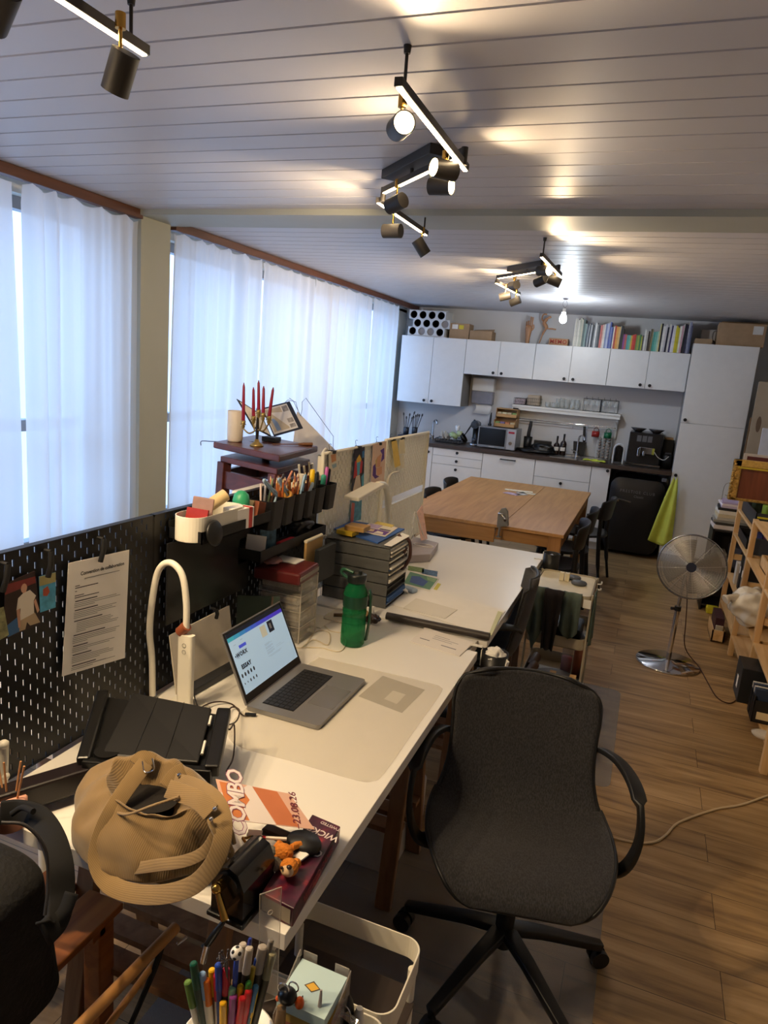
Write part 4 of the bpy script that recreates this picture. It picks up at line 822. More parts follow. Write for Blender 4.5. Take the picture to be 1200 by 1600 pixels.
# papers on the black pegboard
def sheet(name, c4, mats, label, cat, marks=None, thick=.0008, nrm=None, group=None):
    """thin paper given by corners TL,TR,BR,BL; marks = list of (matindex,u0,v0,u1,v1) rectangles, v from the top"""
    A, B, C_, D = [Vector(p) for p in c4]; N = (B-A).cross(D-A).normalized()
    def P(u, v): return A.lerp(B, u).lerp(D.lerp(C_, u), v)
    mb = MB(); mb.add([P(0, 0), P(1, 0), P(1, 1), P(0, 1)]+[P(0, 0)+N*thick, P(1, 0)+N*thick, P(1, 1)+N*thick, P(0, 1)+N*thick], [(3, 2, 1, 0), (4, 5, 6, 7), (0, 1, 5, 4), (1, 2, 6, 5), (2, 3, 7, 6), (3, 0, 4, 7)])
    f = -1 if (nrm is not None and N.dot(Vector(nrm)) < 0) else 1
    base = 0 if f < 0 else thick
    for k, mk in enumerate(marks or []):
        mb.m = mk[0]; off = N*((base+.0003+.00004*k) if f > 0 else -(.0003+.00004*k))
        if len(mk) == 2: mb.quad(*[P(u, v)+off for u, v in mk[1]])
        else:
            _, u0, v0, u1, v1 = mk; mb.quad(P(u0, v0)+off, P(u1, v0)+off, P(u1, v1)+off, P(u0, v1)+off)
    return solo(name, mb, mats, label, cat, group=group)
def frame_of(c4, nrm):
    A, B, C_, D = [Vector(p) for p in c4]; X = (B-A).normalized(); Y = (A-D); Y = (Y-X*Y.dot(X)).normalized(); Z = X.cross(Y)
    return A, X, Y, Z
def text_on(c4, u, v, body, size, off=.0012, **k):
    A, B, C_, D = [Vector(p) for p in c4]; A0, X, Y, Z = frame_of(c4, None); p = A.lerp(B, u).lerp(D.lerp(C_, u), v)+Z*off
    return body, size, Matrix(((X.x, Y.x, Z.x, p.x), (X.y, Y.y, Z.y, p.y), (X.z, Y.z, Z.z, p.z), (0, 0, 0, 1)))
xp = XP+.014
c4 = [onx(107, 880, xp), onx(202, 859, xp), onx(195, 1028, xp), onx(97, 1057, xp)]
mk = [(2, .26, .165, .84, .171), (1, .12, .215, .19, .222), (1, .12, .232, .48, .240), (1, .12, .262, .15, .268), (1, .12, .300, .26, .307), (1, .12, .318, .50, .325)]
v = .35
random.seed(11)
for blk in (4, 5, 7, 5, 4, 5, 3):
    mk.append((1, .13, v, .13+random.uniform(.22, .5), v+.009)); v += .022
    for k in range(blk-1): mk.append((2, .12 if blk != 7 else .17, v, random.uniform(.7, .88) if k < blk-2 else random.uniform(.3, .6), v+.005)); v += .0155
    v += .012
mk.append((2, .35, .945, .66, .950))
o = sheet('printed_agreement', c4, [PAPER, M('#3a3a40', .8, var=0), M('#8b8886', .8, var=0)], 'printed A4 sheet headed Convention de collaboration clipped to the black pegboard', 'paper', mk, nrm=(1, 0, 0))
mb = MB()
b_, s_, T_ = text_on(c4, .55, .115, 'Convention de collaboration', .0135); mb.text(b_, s_, T_, .0001, .0003)
part('lettering', mb, M('#33333a', .8, var=0), o, True)
def peg_clip(px, py, px2, py2, label, x=XP+.022):
    a = onx(px, py, x); b = onx(px2, py2, x); mb = MB(); mb.tube([a, a.lerp(b, .5)+Vector((.004, 0, 0)), b], .0065, 8); mb.tube([a-Vector((.02, 0, 0)), a], .005, 6); return solo('pegboard_clip', mb, BLACKM, label, 'clip', group='black pegboard clips')
peg_clip(162, 842, 157, 878, 'black pegboard clip holding the printed agreement sheet')
peg_clip(80, 862, 75, 902, 'black pegboard clip holding the small swimming photo')
peg_clip(12, 882, 4, 925, 'black pegboard clip at the left edge above the photo of a man')
c4 = [onx(8, 912, xp), onx(54, 892, xp), onx(64, 974, xp), onx(6, 1000, xp)]
o = sheet('pinned_photo', c4, [M('#2a1716', .5, var=.3, scale=30), M('#c89a80', .6, var=0), M('#d8cfc0', .6, var=0), M('#b09a7c', .6, var=0), M('#3a6a9c', .6, var=0), M('#7c2e2c', .6, var=.2)],
      'colour photo of a person in a white shirt and shorts pinned to the black pegboard', 'photo',
      [(5, [(0, .02), (1, .1), (1, .22), (0, .2)]), (4, [(0, .78), (.42, .68), (.5, .97), (.1, .98)]), (1, [(.60+.10*math.cos(a_*PI/5), .225+.085*math.sin(a_*PI/5)) for a_ in range(10)]), (1, [(.55, .28), (.66, .28), (.68, .35), (.56, .35)]), (2, [(.40, .36), (.55, .31), (.78, .30), (.95, .45), (.86, .53), (.84, .78), (.42, .8), (.46, .56), (.34, .56)]),
       (3, [(.42, .78), (.86, .75), (.98, .97), (.70, .95), (.62, .86), (.56, .98), (.40, .97)]), (1, [(.34, .56), (.44, .56), (.44, .9), (.38, .9)]), (1, [(.86, .54), (.93, .5), (1, .74), (.93, .78)])], nrm=(1, 0, 0))
c4 = [onx(-12, 955, xp+.002), onx(6, 948, xp+.002), onx(14, 992, xp+.002), onx(-10, 1006, xp+.002)]
sheet('pinned_photo', c4, [M('#8a8a62', .5, var=.5, scale=60)], 'greenish photo cut by the left edge, below the photo of the person', 'photo')
c4 = [onx(61, 901, xp), onx(87, 894, xp), onx(87, 949, xp), onx(63, 957, xp)]
sheet('pinned_photo', c4, [M('#4fa5c9', .5, var=.25, scale=60), M('#a8a06a', .6, var=.1), M('#b5543a', .6, var=.2)], 'small turquoise swimming photo under the second clip', 'photo', [(1, 0, 0, 1, .27), (2, [(.2, .38), (.5, .32), (.62, .5), (.45, .6), (.2, .56)])], nrm=(1, 0, 0))
mb = MB(); mb.box(XP+.014, XP+.020, 1.645, 2.10, .965, 1.225); solo('dark_magnet_board', mb, M('#232325', .28, var=.08, scale=6), 'glossy dark panel hooked on the black pegboard behind the arched lamp', 'board', bev=.002)
# tray hooked on the board, with a white oval tub and small goods
t = thing('hanging_tray', 'black tray hooked on the pegboard, carrying the white oval tub and boxes', 'tray', (XP+.06, 1.85, 1.235)); mb = MB()
X0, X1, Y0, Y1 = XP+.005, XP+.125, 1.665, 2.065
mb.box(X0, X1, Y0, Y1, 1.235, 1.238); mb.box(X1-.003, X1, Y0, Y1, 1.235, 1.272); mb.box(X0, X1, Y0, Y0+.003, 1.235, 1.272); mb.box(X0, X1, Y1-.003, Y1, 1.235, 1.272); mb.box(X0, X0+.003, Y0, Y1, 1.235, 1.29); part('tray_shell', mb, BLACKM, t, True)
t = thing('oval_tub', 'off-white oval tub with cards and tape in the hanging black tray', 'tub', (XP+.07, 1.785, 1.239)); ol = [(p[0], p[1]) for p in rrect(.10, .28, .048, 8)]
mb = MB(); mb.wall(ol, 0, .075, .003); mb.prism(ol, 0, .003); part('tub_shell', mb, WHITE_MET, t, bev=.0008)
for i, (y, h, c, r, lb) in enumerate(((1.725, .115, '#8b6d62', 12, 'brown clear case leaning in the oval tub'), (1.700, .085, '#8f1f14', 14, 'red flat case leaning in the oval tub'), (1.735, .065, '#d6cdb8', 10, 'cream card behind the red case'), (1.755, .06, '#c9a8a0', 12, 'pinkish card in the middle of the tub'), (1.775, .055, '#c6bda8', 8, 'beige card nearest the round black disc'))):
    mb = MB(); mb.T = TR(XP+.07, y, 1.245) @ R('X', -r); mb.box(-.038, .038, -.003, .003, 0, h); solo('card_case', mb, M(c, .5, var=.1, scale=40), lb, 'card', bev=.004 if h > .09 else 0)
mb = MB(); mb.T = TR(XP+.05, 1.80, 1.295) @ R('Z', -25) @ R('X', -72) ; mb.cyl((0, -.02, -.01), (0, -.035, .075), .020, n=20); mb.m = 1; mb.cyl((0, -.0195, -.012), (0, -.0205, -.005), .0205, n=20); solo('kraft_tube', mb, [M('#c9b284', .6), M('#5d4c48', .6)], 'round kraft tube lying across the oval tub', 'tube')
mb = MB(); mb.lathe([(0, 0), (.027, 0), (.029, .045), (.024, .066), (.012, .077), (0, .08)], (XP+.065, 1.965, 1.27), 24); solo('green_glue_cap', mb, M('#2f9468', .4), 'green dome-topped pot beside the white carton', 'pot')
t = thing('small_carton', 'white carton with a red band, in the hanging tray in front of the green pot', 'box', (XP+.095, 1.905, 1.239), -6); mb = MB(); mb.box(-.03, .03, -.042, .042, 0, .068); part('carton', mb, PAPER, t, bev=.001); mb = MB(); mb.box(-.0305, .0305, .016, .034, -.0002, .0685); part('red_band', mb, M('#c4423a', .6), t)
mb = MB(); mb.T = TR(XP+.130, 1.715, 1.262) @ R('Y', 80); mb.lathe([(0, 0), (.038, .001), (.040, .006), (.034, .011), (0, .011)], n=28); solo('black_disc', mb, BLACKP, 'round black disc propped against the oval tub', 'disc')
for k in range(3): mb = MB(); mb.T = TR(XP+.05+.022*k, 2.03, 1.25) @ R('X', -14); mb.box(-.009, .009, -.024, .024, 0, .055); solo('paper_pack', mb, M(('#d8c08c', '#cfae7a', '#8a4a2e')[k], .7), ('pale', 'tan', 'brown')[k]+' paper pack at the right end of the hanging tray', 'paper', bev=.001)
c4 = [onx(375, 843, XP+.02), onx(393, 836, XP+.02), onx(390, 875, XP+.02), onx(372, 882, XP+.02)]
sheet('note_slip', c4, [PAPER, M('#b5a8a0', .8, var=0)], 'small white note clipped below the hanging tray, left of the black ledge', 'note', [(1, .2, .3, .8, .33), (1, .2, .42, .7, .45), (1, .2, .54, .8, .57)], nrm=(1, 0, 0))
peg_clip(391, 836, 388, 850, 'small black clip holding the white note slip', XP+.024)
# black cups row (hooked pots)
def cup_box(y0, y1, z0, z1, depth, label, x0=XP+.006):
    t = thing('hanging_cup', label, 'pen cup', (x0+depth/2, (y0+y1)/2, z0), group='black cups hooked along the pegboard top'); w = y1-y0; pl = rrect(depth, w, .018, 5)
    mb = MB(); n = len(pl); vs = [(p[0]*.82, p[1]*.82, 0) for p in pl]+[(p[0], p[1], z1-z0) for p in pl]+[(p[0]*.95, p[1]*.95, z1-z0) for p in pl]+[(p[0]*.78, p[1]*.78, .004) for p in pl]
    fs = [tuple(range(n-1, -1, -1)), tuple(range(3*n, 4*n))]
    for i in range(n):
        j = (i+1) % n; fs += [(i, j, n+j, n+i), (n+i, n+j, 2*n+j, 2*n+i), (2*n+i, 2*n+j, 3*n+j, 3*n+i)]
    mb.add(vs, fs); part('cup_shell', mb, M('#17171a', .35, var=.04), t); return t
CP = [(2.105, 2.205, 'widest black hanging cup, full of scissors and tape'), (2.212, 2.295, 'black hanging cup of coloured pencils next to the scissors cup'), (2.302, 2.38, 'middle black hanging cup of wooden pencils'), (2.388, 2.465, 'black hanging cup of dark-tipped pencils and a white eraser tube'), (2.474, 2.555, 'black hanging cup with a yellow marker'), (2.575, 2.665, 'black hanging cup nearest the white pegboard, with markers')]
for k, (a, b_, lb) in enumerate(CP): cup_box(a, b_, 1.185, 1.292, .095 if k else .10, lb)
cx = XP+.052
def pencil(base, top, col, label, group, r=.0036, wood_tip=True):
    base = Vector(base); top = Vector(top); d = (top-base).normalized(); t = thing('pencil', label, 'pencil', base, group=group); L = (top-base).length
    mb = MB(); mb.cyl((0, 0, 0), d*(L-.016), r, n=6, smooth=False); part('barrel', mb, M(col, .45, var=.03), t)
    mb = MB(); mb.cyl(d*(L-.016), d*(L-.004), r, r*.3, n=6, smooth=False); mb.m = 1; mb.cyl(d*(L-.004), d*L, r*.3, .0002, n=6); part('tip', mb, [M('#d9b98c', .7), M(col, .6, var=0)], t)
random.seed(5)
cols = {1: ['#c8743c', '#b5602e', '#d08a50', '#a85428', '#c97b45', '#bd6a35', '#3b5a9c'], 2: ['#b5662e', '#a55a28', '#8f4a22', '#c07a40', '#6a3a2a', '#b9743f'], 3: ['#7a2e2a', '#5d2620', '#3a1f1e', '#8b4438', '#a8664a', '#4a2a26']}
nm = {'#c8743c': 'orange', '#b5602e': 'burnt orange', '#d08a50': 'tan', '#a85428': 'rust', '#c97b45': 'light orange', '#bd6a35': 'amber', '#3b5a9c': 'blue', '#b5662e': 'amber', '#a55a28': 'rust', '#8f4a22': 'brown', '#c07a40': 'tan', '#6a3a2a': 'dark brown', '#b9743f': 'light brown', '#7a2e2a': 'dark red', '#5d2620': 'maroon', '#3a1f1e': 'black-red', '#8b4438': 'brick', '#a8664a': 'clay', '#4a2a26': 'umber'}
wh = {1: 'the hanging cup next to the scissors', 2: 'the middle hanging cup', 3: 'the hanging cup by the white tube'}
for k in (1, 2, 3):
    a, b_, _ = CP[k]; m = (a+b_)/2
    for i in range(11):
        c = cols[k][i % len(cols[k])]; dx, dy = random.uniform(-.028, .028), -.03+.006*i; s = random.uniform(.75, 1.5) 
        pencil((cx+dx*.6, m+dy*.6, 1.192), (cx+dx*s, m+dy*s-.01, random.uniform(1.325, 1.368)), c, '%s pencil, %s from the left in %s' % (nm[c], nth(i+1), wh[k]), 'pencils in '+wh[k])
# scissors etc in the wide cup
def tool(pts, r, col, label, name, cat, z=None, n=8, rough=.4, metal=0):
    mb = MB(); mb.tube(cr(pts, 4), r, n); return solo(name, mb, M(col, rough, metal=metal), label, cat)
c0 = Vector((XP+.06, 2.15, 1.19))
def P_(px, py, x): return onx(px, py, x)
for k, (p1, p2, col, lb) in enumerate((((432, 775), (414, 752), '#a8c4dc', 'light blue handle loop leaning left out of the widest hanging cup'), ((450, 775), (437, 750), '#97b6d2', 'second light blue handle leaning left out of the widest hanging cup'), ((478, 782), (488, 757), '#c9dcea', 'pale blue handle leaning right out of the widest hanging cup'), ((467, 783), (477, 745), '#8fb4cf', 'blue handle at the right rim of the widest hanging cup'))):
    x = XP+.075; a = P_(*p1, x); b_ = P_(*p2, x); base = Vector((XP+.06, 2.14+.01*k, 1.195)); mid = a.lerp(b_, .5)
    t = thing('scissors', lb, 'scissors', base); mb = MB(); d = (b_-base); side = Vector((0, 1, 0)); mb.tube(cr([base, a, mid+side*.008, b_+side*.006, b_+Vector((0, -.004, .006)), b_-side*.008, mid-side*.006, a], 4), .0042, 8); part('handle', mb, M(col, .35), t, True)
for k, (px, py, x, r, h, col, lb) in enumerate(((452, 775, XP+.08, .017, .02, '#b88438', 'brown tape roll lying on top of the widest hanging cup'),)):
    p = P_(px, py, x); mb = MB(); mb.T = TR(*p) @ R('X', 60); mb.lathe([(.008, 0), (r, 0), (r, .018), (.008, .018), (.008, 0)], n=20); solo('tape_roll', mb, M(col, .3), lb, 'tape')
p = P_(462, 765, XP+.03); mb = MB(); mb.lathe([(0, -.045), (.02, -.045), (.022, .02), (.019, .028), (0, .03)], p, 20); solo('cream_bottle', mb, M('#e0d9bd', .4), 'cream plastic bottle standing in the widest hanging cup', 'bottle')
for k, (px, py, col, lb) in enumerate(((393, 762, '#d9c3b8', 'pinkish brush handle at the left of the widest hanging cup'), (401, 758, '#c7bfbb', 'grey brush handle in the widest hanging cup'), (412, 756, '#5f6e4e', 'olive pen in the widest hanging cup'), (421, 752, '#7c5a44', 'brown pen in the widest hanging cup'), (428, 757, '#3c3836', 'black pen in the widest hanging cup'), (441, 756, '#c9876a', 'copper pen in the widest hanging cup'))):
    x = XP+.045; a = P_(px+14, py+4, x); a.z = 1.35+.004*k; tool([(XP+.05, 2.125+.008*k, 1.195), a.lerp(Vector((XP+.05, 2.125+.008*k, 1.195)), .4), a], .004, col, lb, 'pen', 'pen')
p = Vector((XP+.045, 2.425, 1.195)); mb = MB(); mb.tube([p, p+Vector((.0, .0, .155))], .015, 14); solo('white_tube', mb, M('#e4ddcb', .5), 'thick off-white tube in the hanging cup of dark pencils', 'tube')
for (y, dy, z, r, col, lb) in ((2.495, -.004, 1.365, .011, '#e2b818', 'yellow marker in the fifth hanging cup'), (2.515, .0, 1.345, .008, '#6f7c80', 'grey marker right of the yellow one'), (2.53, .006, 1.35, .007, '#3a3d40', 'black marker in the fifth hanging cup'), (2.60, -.002, 1.33, .011, '#3fae8c', 'mint green highlighter in the last hanging cup'), (2.62, .004, 1.36, .008, '#c765b0', 'pink highlighter in the last hanging cup'), (2.64, .008, 1.35, .008, '#2b2b30', 'black marker in the last hanging cup')):
    t = thing('marker', lb, 'marker', (XP+.055, y, 1.192)); mb = MB(); mb.tube([(0, 0, 0), (.004, dy*.6, (z-1.192)*.62)], r*.9, 10); part('barrel', mb, M(col, .4), t); mb = MB(); mb.tube([(.004, dy*.6, (z-1.192)*.6), (.007, dy, z-1.192-.006), (.007, dy, z-1.192)], r, 10, rs=[r, r, r*.6]); part('cap', mb, M(col, .3), t)
# things behind the cups on the board top
mb = MB(); mb.bar((-1.45, 2.28, 1.262), (-1.45, 2.66, 1.266), .06, .022); solo('white_lamp_bar', mb, WHITE_MET, 'rounded cream lamp bar running behind the black pen cups', 'lamp', bev=.008)
mb = MB(); mb.box(-1.47, -1.43, 2.29, 2.42, .752, 1.248); solo('grey_screen', mb, M('#9b958c', .6), 'greyish panel standing behind the pegboard under the cream lamp bar', 'panel', bev=.01)
for k, (px, py, h) in enumerate(((467, 726, .06), (475, 728, .07), (488, 724, .06), (483, 722, .05))):
    x = XP-.03; a = onx(px, py, x); tool([(x, a.y+.02, 1.30), a.lerp(Vector((x, a.y+.02, 1.30)), .5), a], .005, ('#ddd6c4', '#c8bba0', '#e6dfd0', '#8f8676')[k], ('cream', 'beige', 'white', 'grey')[k]+' brush handle poking up behind the wooden pencils', 'brush', 'brush')
mb = MB(); a = onx(508, 715, XP-.02)
for i in range(6): mb.tube([(XP-.02, a.y-.035+.014*i, 1.30), (XP-.02, a.y-.035+.014*i, 1.40), ], .0035, 6)
mb.tube(cr([(XP-.02, a.y-.035, 1.395), (XP-.02, a.y, 1.415), (XP-.02, a.y+.035, 1.395)], 5), .006, 6); mb.bar((XP-.02, a.y-.037, 1.30), (XP-.02, a.y+.037, 1.30), .01, .01); solo('cream_comb_rack', mb, WHITE_MET, 'cream slotted rack standing at the start of the white pegboard', 'rack')
# black ledge with cards below the cups
t = thing('hanging_ledge', 'black ledge hooked below the pen cups, holding cards and a red eraser', 'tray', (XP+.06, 2.27, 1.09)); mb = MB(); X0, X1, Y0, Y1 = XP+.005, XP+.11, 2.03, 2.55
mb.box(X0, X1, Y0, Y1, 1.09, 1.093); mb.box(X1-.003, X1, Y0, Y1, 1.09, 1.13); mb.box(X0, X1, Y0, Y0+.003, 1.09, 1.13); mb.box(X0, X1, Y1-.003, Y1, 1.09, 1.13); part('tray_shell', mb, BLACKM, t, True)
mb = MB(); mb.T = TR(XP+.06, 2.075, 1.096) @ R('X', -8) @ R('Z', 20); mb.box(-.035, .035, -.001, .001, 0, .075); solo('business_card', mb, PAPER, 'white card standing at the left end of the black ledge', 'card')
mb = MB(); mb.T = TR(XP+.045, 2.19, 1.096) @ R('Z', 85); mb.box(-.05, .05, -.002, .002, 0, .085); solo('picture_card', mb, M('#5a7f92', .5, var=.6, scale=40), 'dark blue-green picture card on the black ledge', 'card')
mb = MB(); mb.cbox((XP+.08, 2.27, 1.112), (.03, .11, .015)); solo('red_eraser', mb, M('#b5303c', .5), 'red block lying on the black ledge', 'eraser', bev=.004)
mb = MB(); fn, n, m = blob((XP+.055, 2.43, 1.14), (.035, .07, .03), 4, .4); mb.grid(fn, n, m, cu=True); solo('black_gadget', mb, M('#2b2b2d', .3), 'dark crumpled thing at the right end of the black ledge', 'gadget')
# acrylic drawer tower with red box
t = thing('clear_drawer_tower', 'clear plastic drawer tower full of papers, behind the laptop', 'drawers', (-1.19, 2.30, ZD)); X0, X1, Y0, Y1 = -1.285, -1.105, 2.19, 2.325; CLR = glassy('#d8d2c6', .26, .1)
mb = MB(); 
for (a, b_) in ((Y0, Y0+.003), (Y1-.003, Y1)): mb.box(X0, X1, a, b_, ZD, .996)
for z in (ZD, .811, .872, .933, .994): mb.box(X0, X1, Y0, Y1, z, z+.003)
part('shell', mb, CLR, t, True)
EDG = M('#cfc8bb', .3, var=0)
mb = MB()
for y in (Y0, Y1): mb.tube([(X1, y, ZD), (X1, y, .996)], .0022, 5)
for z in (ZD, .811, .872, .933, .996): mb.tube([(X1, Y0, z), (X1, Y1, z)], .0018, 5); mb.tube([(X1, Y0, z), (X0, Y0, z)], .0014, 5)
part('edges', mb, EDG, t, True)
for k in range(4):
    z = ZD+.006+.061*k; mb = MB(); mb.box(X1-.003, X1, Y0+.006, Y1-.006, z, z+.052); d = part('drawer', mb, CLR, t, True); mb = MB(); mb.ball((X1+.006, (Y0+Y1)/2, z+.03), .008, 10, 8); part('knob', mb, CLR, d, True)
random.seed(3)
for k in range(4):
    z = ZD+.006+.061*k; j = 0
    for c in [random.choice(['#ded8cc', '#b5ab9c', '#2b292a', '#efe9dc', '#8d857a', '#c9c0b0', '#3b3a3c']) for _ in range(5)]:
        h = random.uniform(.006, .010); mb = MB(); mb.cbox(((X0+X1)/2-.004, (Y0+Y1)/2+random.uniform(-.01, .01), z+h/2), (.155, .115, h), R('Z', random.uniform(-3, 3))); z += h+.0005; j += 1
        solo('paper_bundle', mb, M(c, .8, var=.3, scale=50), '%s bundle, %s in %s drawer of the clear tower' % ({'#ded8cc': 'cream', '#b5ab9c': 'beige', '#2b292a': 'black', '#efe9dc': 'white', '#8d857a': 'taupe', '#c9c0b0': 'sand', '#3b3a3c': 'charcoal'}[c], ('lowest', 'second from below', 'third from below', 'fourth from below', 'topmost')[j-1], ('the bottom', 'the lower middle', 'the upper middle', 'the top')[k]), 'papers')
t = thing('red_wallet_box', 'flat dark red leather box lying on the clear drawer tower', 'box', (-1.175, 2.25, .998), 4); mb = MB(); mb.box(-.10, .085, -.13, .05, 0, .045); part('box_body', mb, M('#5a1a1c', .35, var=.12), t, bev=.008)
mb = MB(); mb.box(.085, .087, -.125, .045, .016, .03); part('page_edge', mb, M('#8d8478', .6), t)
mb = MB(); mb.box(-1.25, -1.15, 2.22, 2.295, 1.0445, 1.048); solo('white_card', mb, PAPER, 'white card lying on the far side of the dark red box', 'card', T=R('Z', 0))
mb = MB(); fn, n, m = blob((-1.23, 2.19, 1.055), (.03, .04, .012), 2, .4); mb.grid(fn, n, m, cu=True); solo('pink_scrap', mb, M('#b98a80', .7), 'crumpled pinkish scrap lying on the dark red box', 'scrap')
# white slotted stand right of the tower with black notebook + wooden board
t = thing('notebook_holder', 'thin white metal holder beside the clear drawers, gripping a black notebook', 'holder', (-1.17, 2.46, ZD)); mb = MB()
for y in (2.40, 2.48): mb.box(-1.185, -1.181, y-.012, y+.012, ZD, 1.02)
mb.box(-1.22, -1.10, 2.37, 2.50, ZD, ZD+.006); part('frame', mb, WHITE_MET, t, True)
mb = MB(); mb.cyl((-1.172, 2.335, 1.105), (-1.172, 2.475, 1.105), .0075, n=12); mb.m = 1; mb.box(-1.176, -1.166, 2.335, 2.475, .99, 1.10); solo('rolled_paper_pad', mb, [M('#e6dcc3', .6), M('#c6a063', .7)], 'tan pad with a rolled cream top edge above the black notebook', 'pad')
mb = MB(); mb.T = TR(-1.13, 2.43, 1.0); mb.box(-.010, .010, -.075, .078, -.06, .075); solo('black_notebook', mb, M('#1f2224', .5), 'upright black notebook between clear drawers and grey drawer tower', 'notebook', bev=.002)
mb = MB(); mb.T = TR(-1.192, 2.035, .752) @ R('Z', 30) @ R('X', -14); mb.box(-.075, .075, -.008, .008, 0, .205); mb.m = 1; mb.box(.045, .052, -.0092, -.008, 0, .205); mb.box(-.02, .02, -.0092, -.008, .105, .108); solo('green_notebook', mb, [M('#3c4a40', .5), M('#6f5a4c', .5)], 'dark green notebook with an elastic band leaning behind the laptop', 'notebook', bev=.002)
mb = MB(); mb.T = TR(-1.235, 1.80, .752) @ R('Y', -9); mb.box(-.002, .002, -.16, .16, 0, .19); solo('handwritten_sheet', mb, M('#dcd3c4', .8), 'pale handwritten sheet leaning on the pegboard behind the arched lamp', 'paper')
mb = MB(); mb.T = TR(-1.19, 1.86, .751) @ R('Z', -4); mb.box(-.02, .02, -.2, .2, 0, .022); solo('steel_ledge', mb, M('#3a3c42', .3, metal=.5), 'dark metal strip lying at the foot of the pegboard behind the laptop', 'strip', bev=.002)
peg_clip(338, 952, 338, 966, 'black clip holding the handwritten sheet behind the arched lamp', -1.24)
# arched lamp
t = thing('arched_lamp', 'cream gooseneck lamp with a flat upright column and brown leather loop', 'lamp', (-1.15, 1.57, ZD)); q0 = ony(286, 990, 1.57)
mb = MB(); mb.T = TR(-1.150, 1.57, 0); zt = q0.z
mb.prism(rrect(.05, .022, .008, 4), ZD, zt); part('column', mb, WHITE_MET, t, True, bev=.002)
mb = MB(); mb.prism(rrect(.12, .09, .02, 4, -1.16, 1.585), ZD, ZD+.012); part('foot', mb, WHITE_MET, t, True, bev=.002)
pts = [ony(x, y, 1.57) for x, y in ((291, 985), (291, 940), (284, 897), (265, 879), (247, 893), (237, 945), (234, 990))]+[Vector((-1.283, 1.585, .88)), Vector((-1.283, 1.59, .76))]
mb = MB(); mb.tube(cr(pts, 6), .0095, 12); part('neck', mb, WHITE_MET, t, True)
mb = MB(); a = ony(287, 983, 1.57); mb.cyl(a-Vector((.012, 0, .012)), a+Vector((.01, 0, .012)), .016, n=18); part('leather_loop', mb, M('#8a4a2e', .5), t, True)
mb = MB(); mb.T = TR(-1.150, 1.5585, zt-.03) @ R('X', 90); mb.lathe([(.0055, 0), (.0065, 0), (.0065, .0005), (.0055, .0005)], n=16); mb.T = TR(-1.150, 1.5585, zt-.05) @ R('X', 90); mb.lathe([(.0055, 0), (.0065, 0), (.0065, .0005), (.0055, .0005)], n=16); part('button_marks', mb, M('#8f8a80', .5, var=0), t, True)
# laptop
t = thing('laptop', 'open grey laptop with a lit screen on the desk mat', 'laptop', (-.88, 1.84, ZD)); ALU = M('#8f8d8c', .35, metal=.55, var=.02); LX0, LX1, LY0, LY1, LZ = -1.003, -.757, 1.664, 2.016, ZD+.0035
mb = MB(); mb.prism(rrect(LX1-LX0, LY1-LY0, .012, 4, (LX0+LX1)/2, (LY0+LY1)/2), LZ, LZ+.013); b0 = part('base', mb, ALU, t, True, bev=.0015)
mb = MB(); KZ = LZ+.0131; kx0, kx1, ky0, ky1 = LX0+.035, LX0+.142, LY0+.038, LY1-.038; mb.box(kx0, kx1, ky0, ky1, KZ, KZ+.0006); kb = part('keyboard_well', mb, M('#0f0f11', .4, var=0), b0, True)
mb = MB()
for r in range(6):
    xa = kx0+.002+r*(kx1-kx0-.002)/6; xb = xa+(kx1-kx0-.002)/6-.0022; n = 14
    if r == 5:
        segs = [(0, .07), (.075, .14), (.145, .22), (.225, .62), (.625, .7), (.705, .77), (.775, .84), (.845, .92), (.925, 1)]
    else: segs = [(i/n, (i+.86)/n) for i in range(n)]
    for (a, b_) in segs: mb.box(xa, xb, ky0+.003+(ky1-ky0-.006)*a, ky0+.003+(ky1-ky0-.006)*b_, KZ+.0006, KZ+.0018)
part('keys', mb, M('#1f1f22', .45, var=0), b0, True)
mb = MB(); mb.box(LX0+.152, LX1-.008, 1.77, 1.91, KZ, KZ+.0003); part('trackpad', mb, M('#8a8887', .25, metal=.5, var=0), b0, True)
hv = Vector((-.097, 0, .207)); hv = hv.normalized()*.229; hz = LZ+.013; nv = Vector((hv.z, 0, -hv.x)).normalized()
def S(u, v, o=0.0): return Vector((LX0+.004, LY0+(LY1-LY0)*u, hz))+hv*v+nv*o
def squad(mb, u0, v0, u1, v1, o): return mb.quad(S(u0, v0, o), S(u1, v0, o), S(u1, v1, o), S(u0, v1, o))
mb = MB(); mb.add([S(0, 0, -.006), S(1, 0, -.006), S(1, 1, -.006), S(0, 1, -.006), S(0, 0, 0), S(1, 0, 0), S(1, 1, 0), S(0, 1, 0)], [(3, 2, 1, 0), (4, 5, 6, 7), (0, 1, 5, 4), (1, 2, 6, 5), (2, 3, 7, 6), (3, 0, 4, 7)]); ld_ = part('lid', mb, ALU, t, True, bev=.0015)
mb = MB(); squad(mb, .012, .02, .988, .985, .0006); part('bezel', mb, M('#0d0c0f', .15, var=0), ld_, True)
def scr(h, s=.30): return emis(h, s, 'screen')
mb = MB(); sl, sr, sb, st = .04, .965, .125, .90
def SU(u): return sl+(sr-sl)*u
def SV(v): return sb+(st-sb)*v
squad(mb, sl, sb, sr, .955, .001)
mb.m = 2; squad(mb, SU(0), SV(.985), SU(1), .955, .00105)
mb.m = 1
cols_ = ['#3aa0b4', '#3590b8', '#337fbc', '#356cc0', '#3a58c4', '#3d49c4', '#4040c4', '#4238c2', '#4434c0', '#4434c0']
for i in range(10): mb.m = 3+i; squad(mb, SU(i/10), SV(.93), SU((i+1)/10), SV(1.0), .0012)
mb.m = 1
squad(mb, SU(.13), SV(.745), SU(.25), SV(.80), .0012)
mb.m = 13
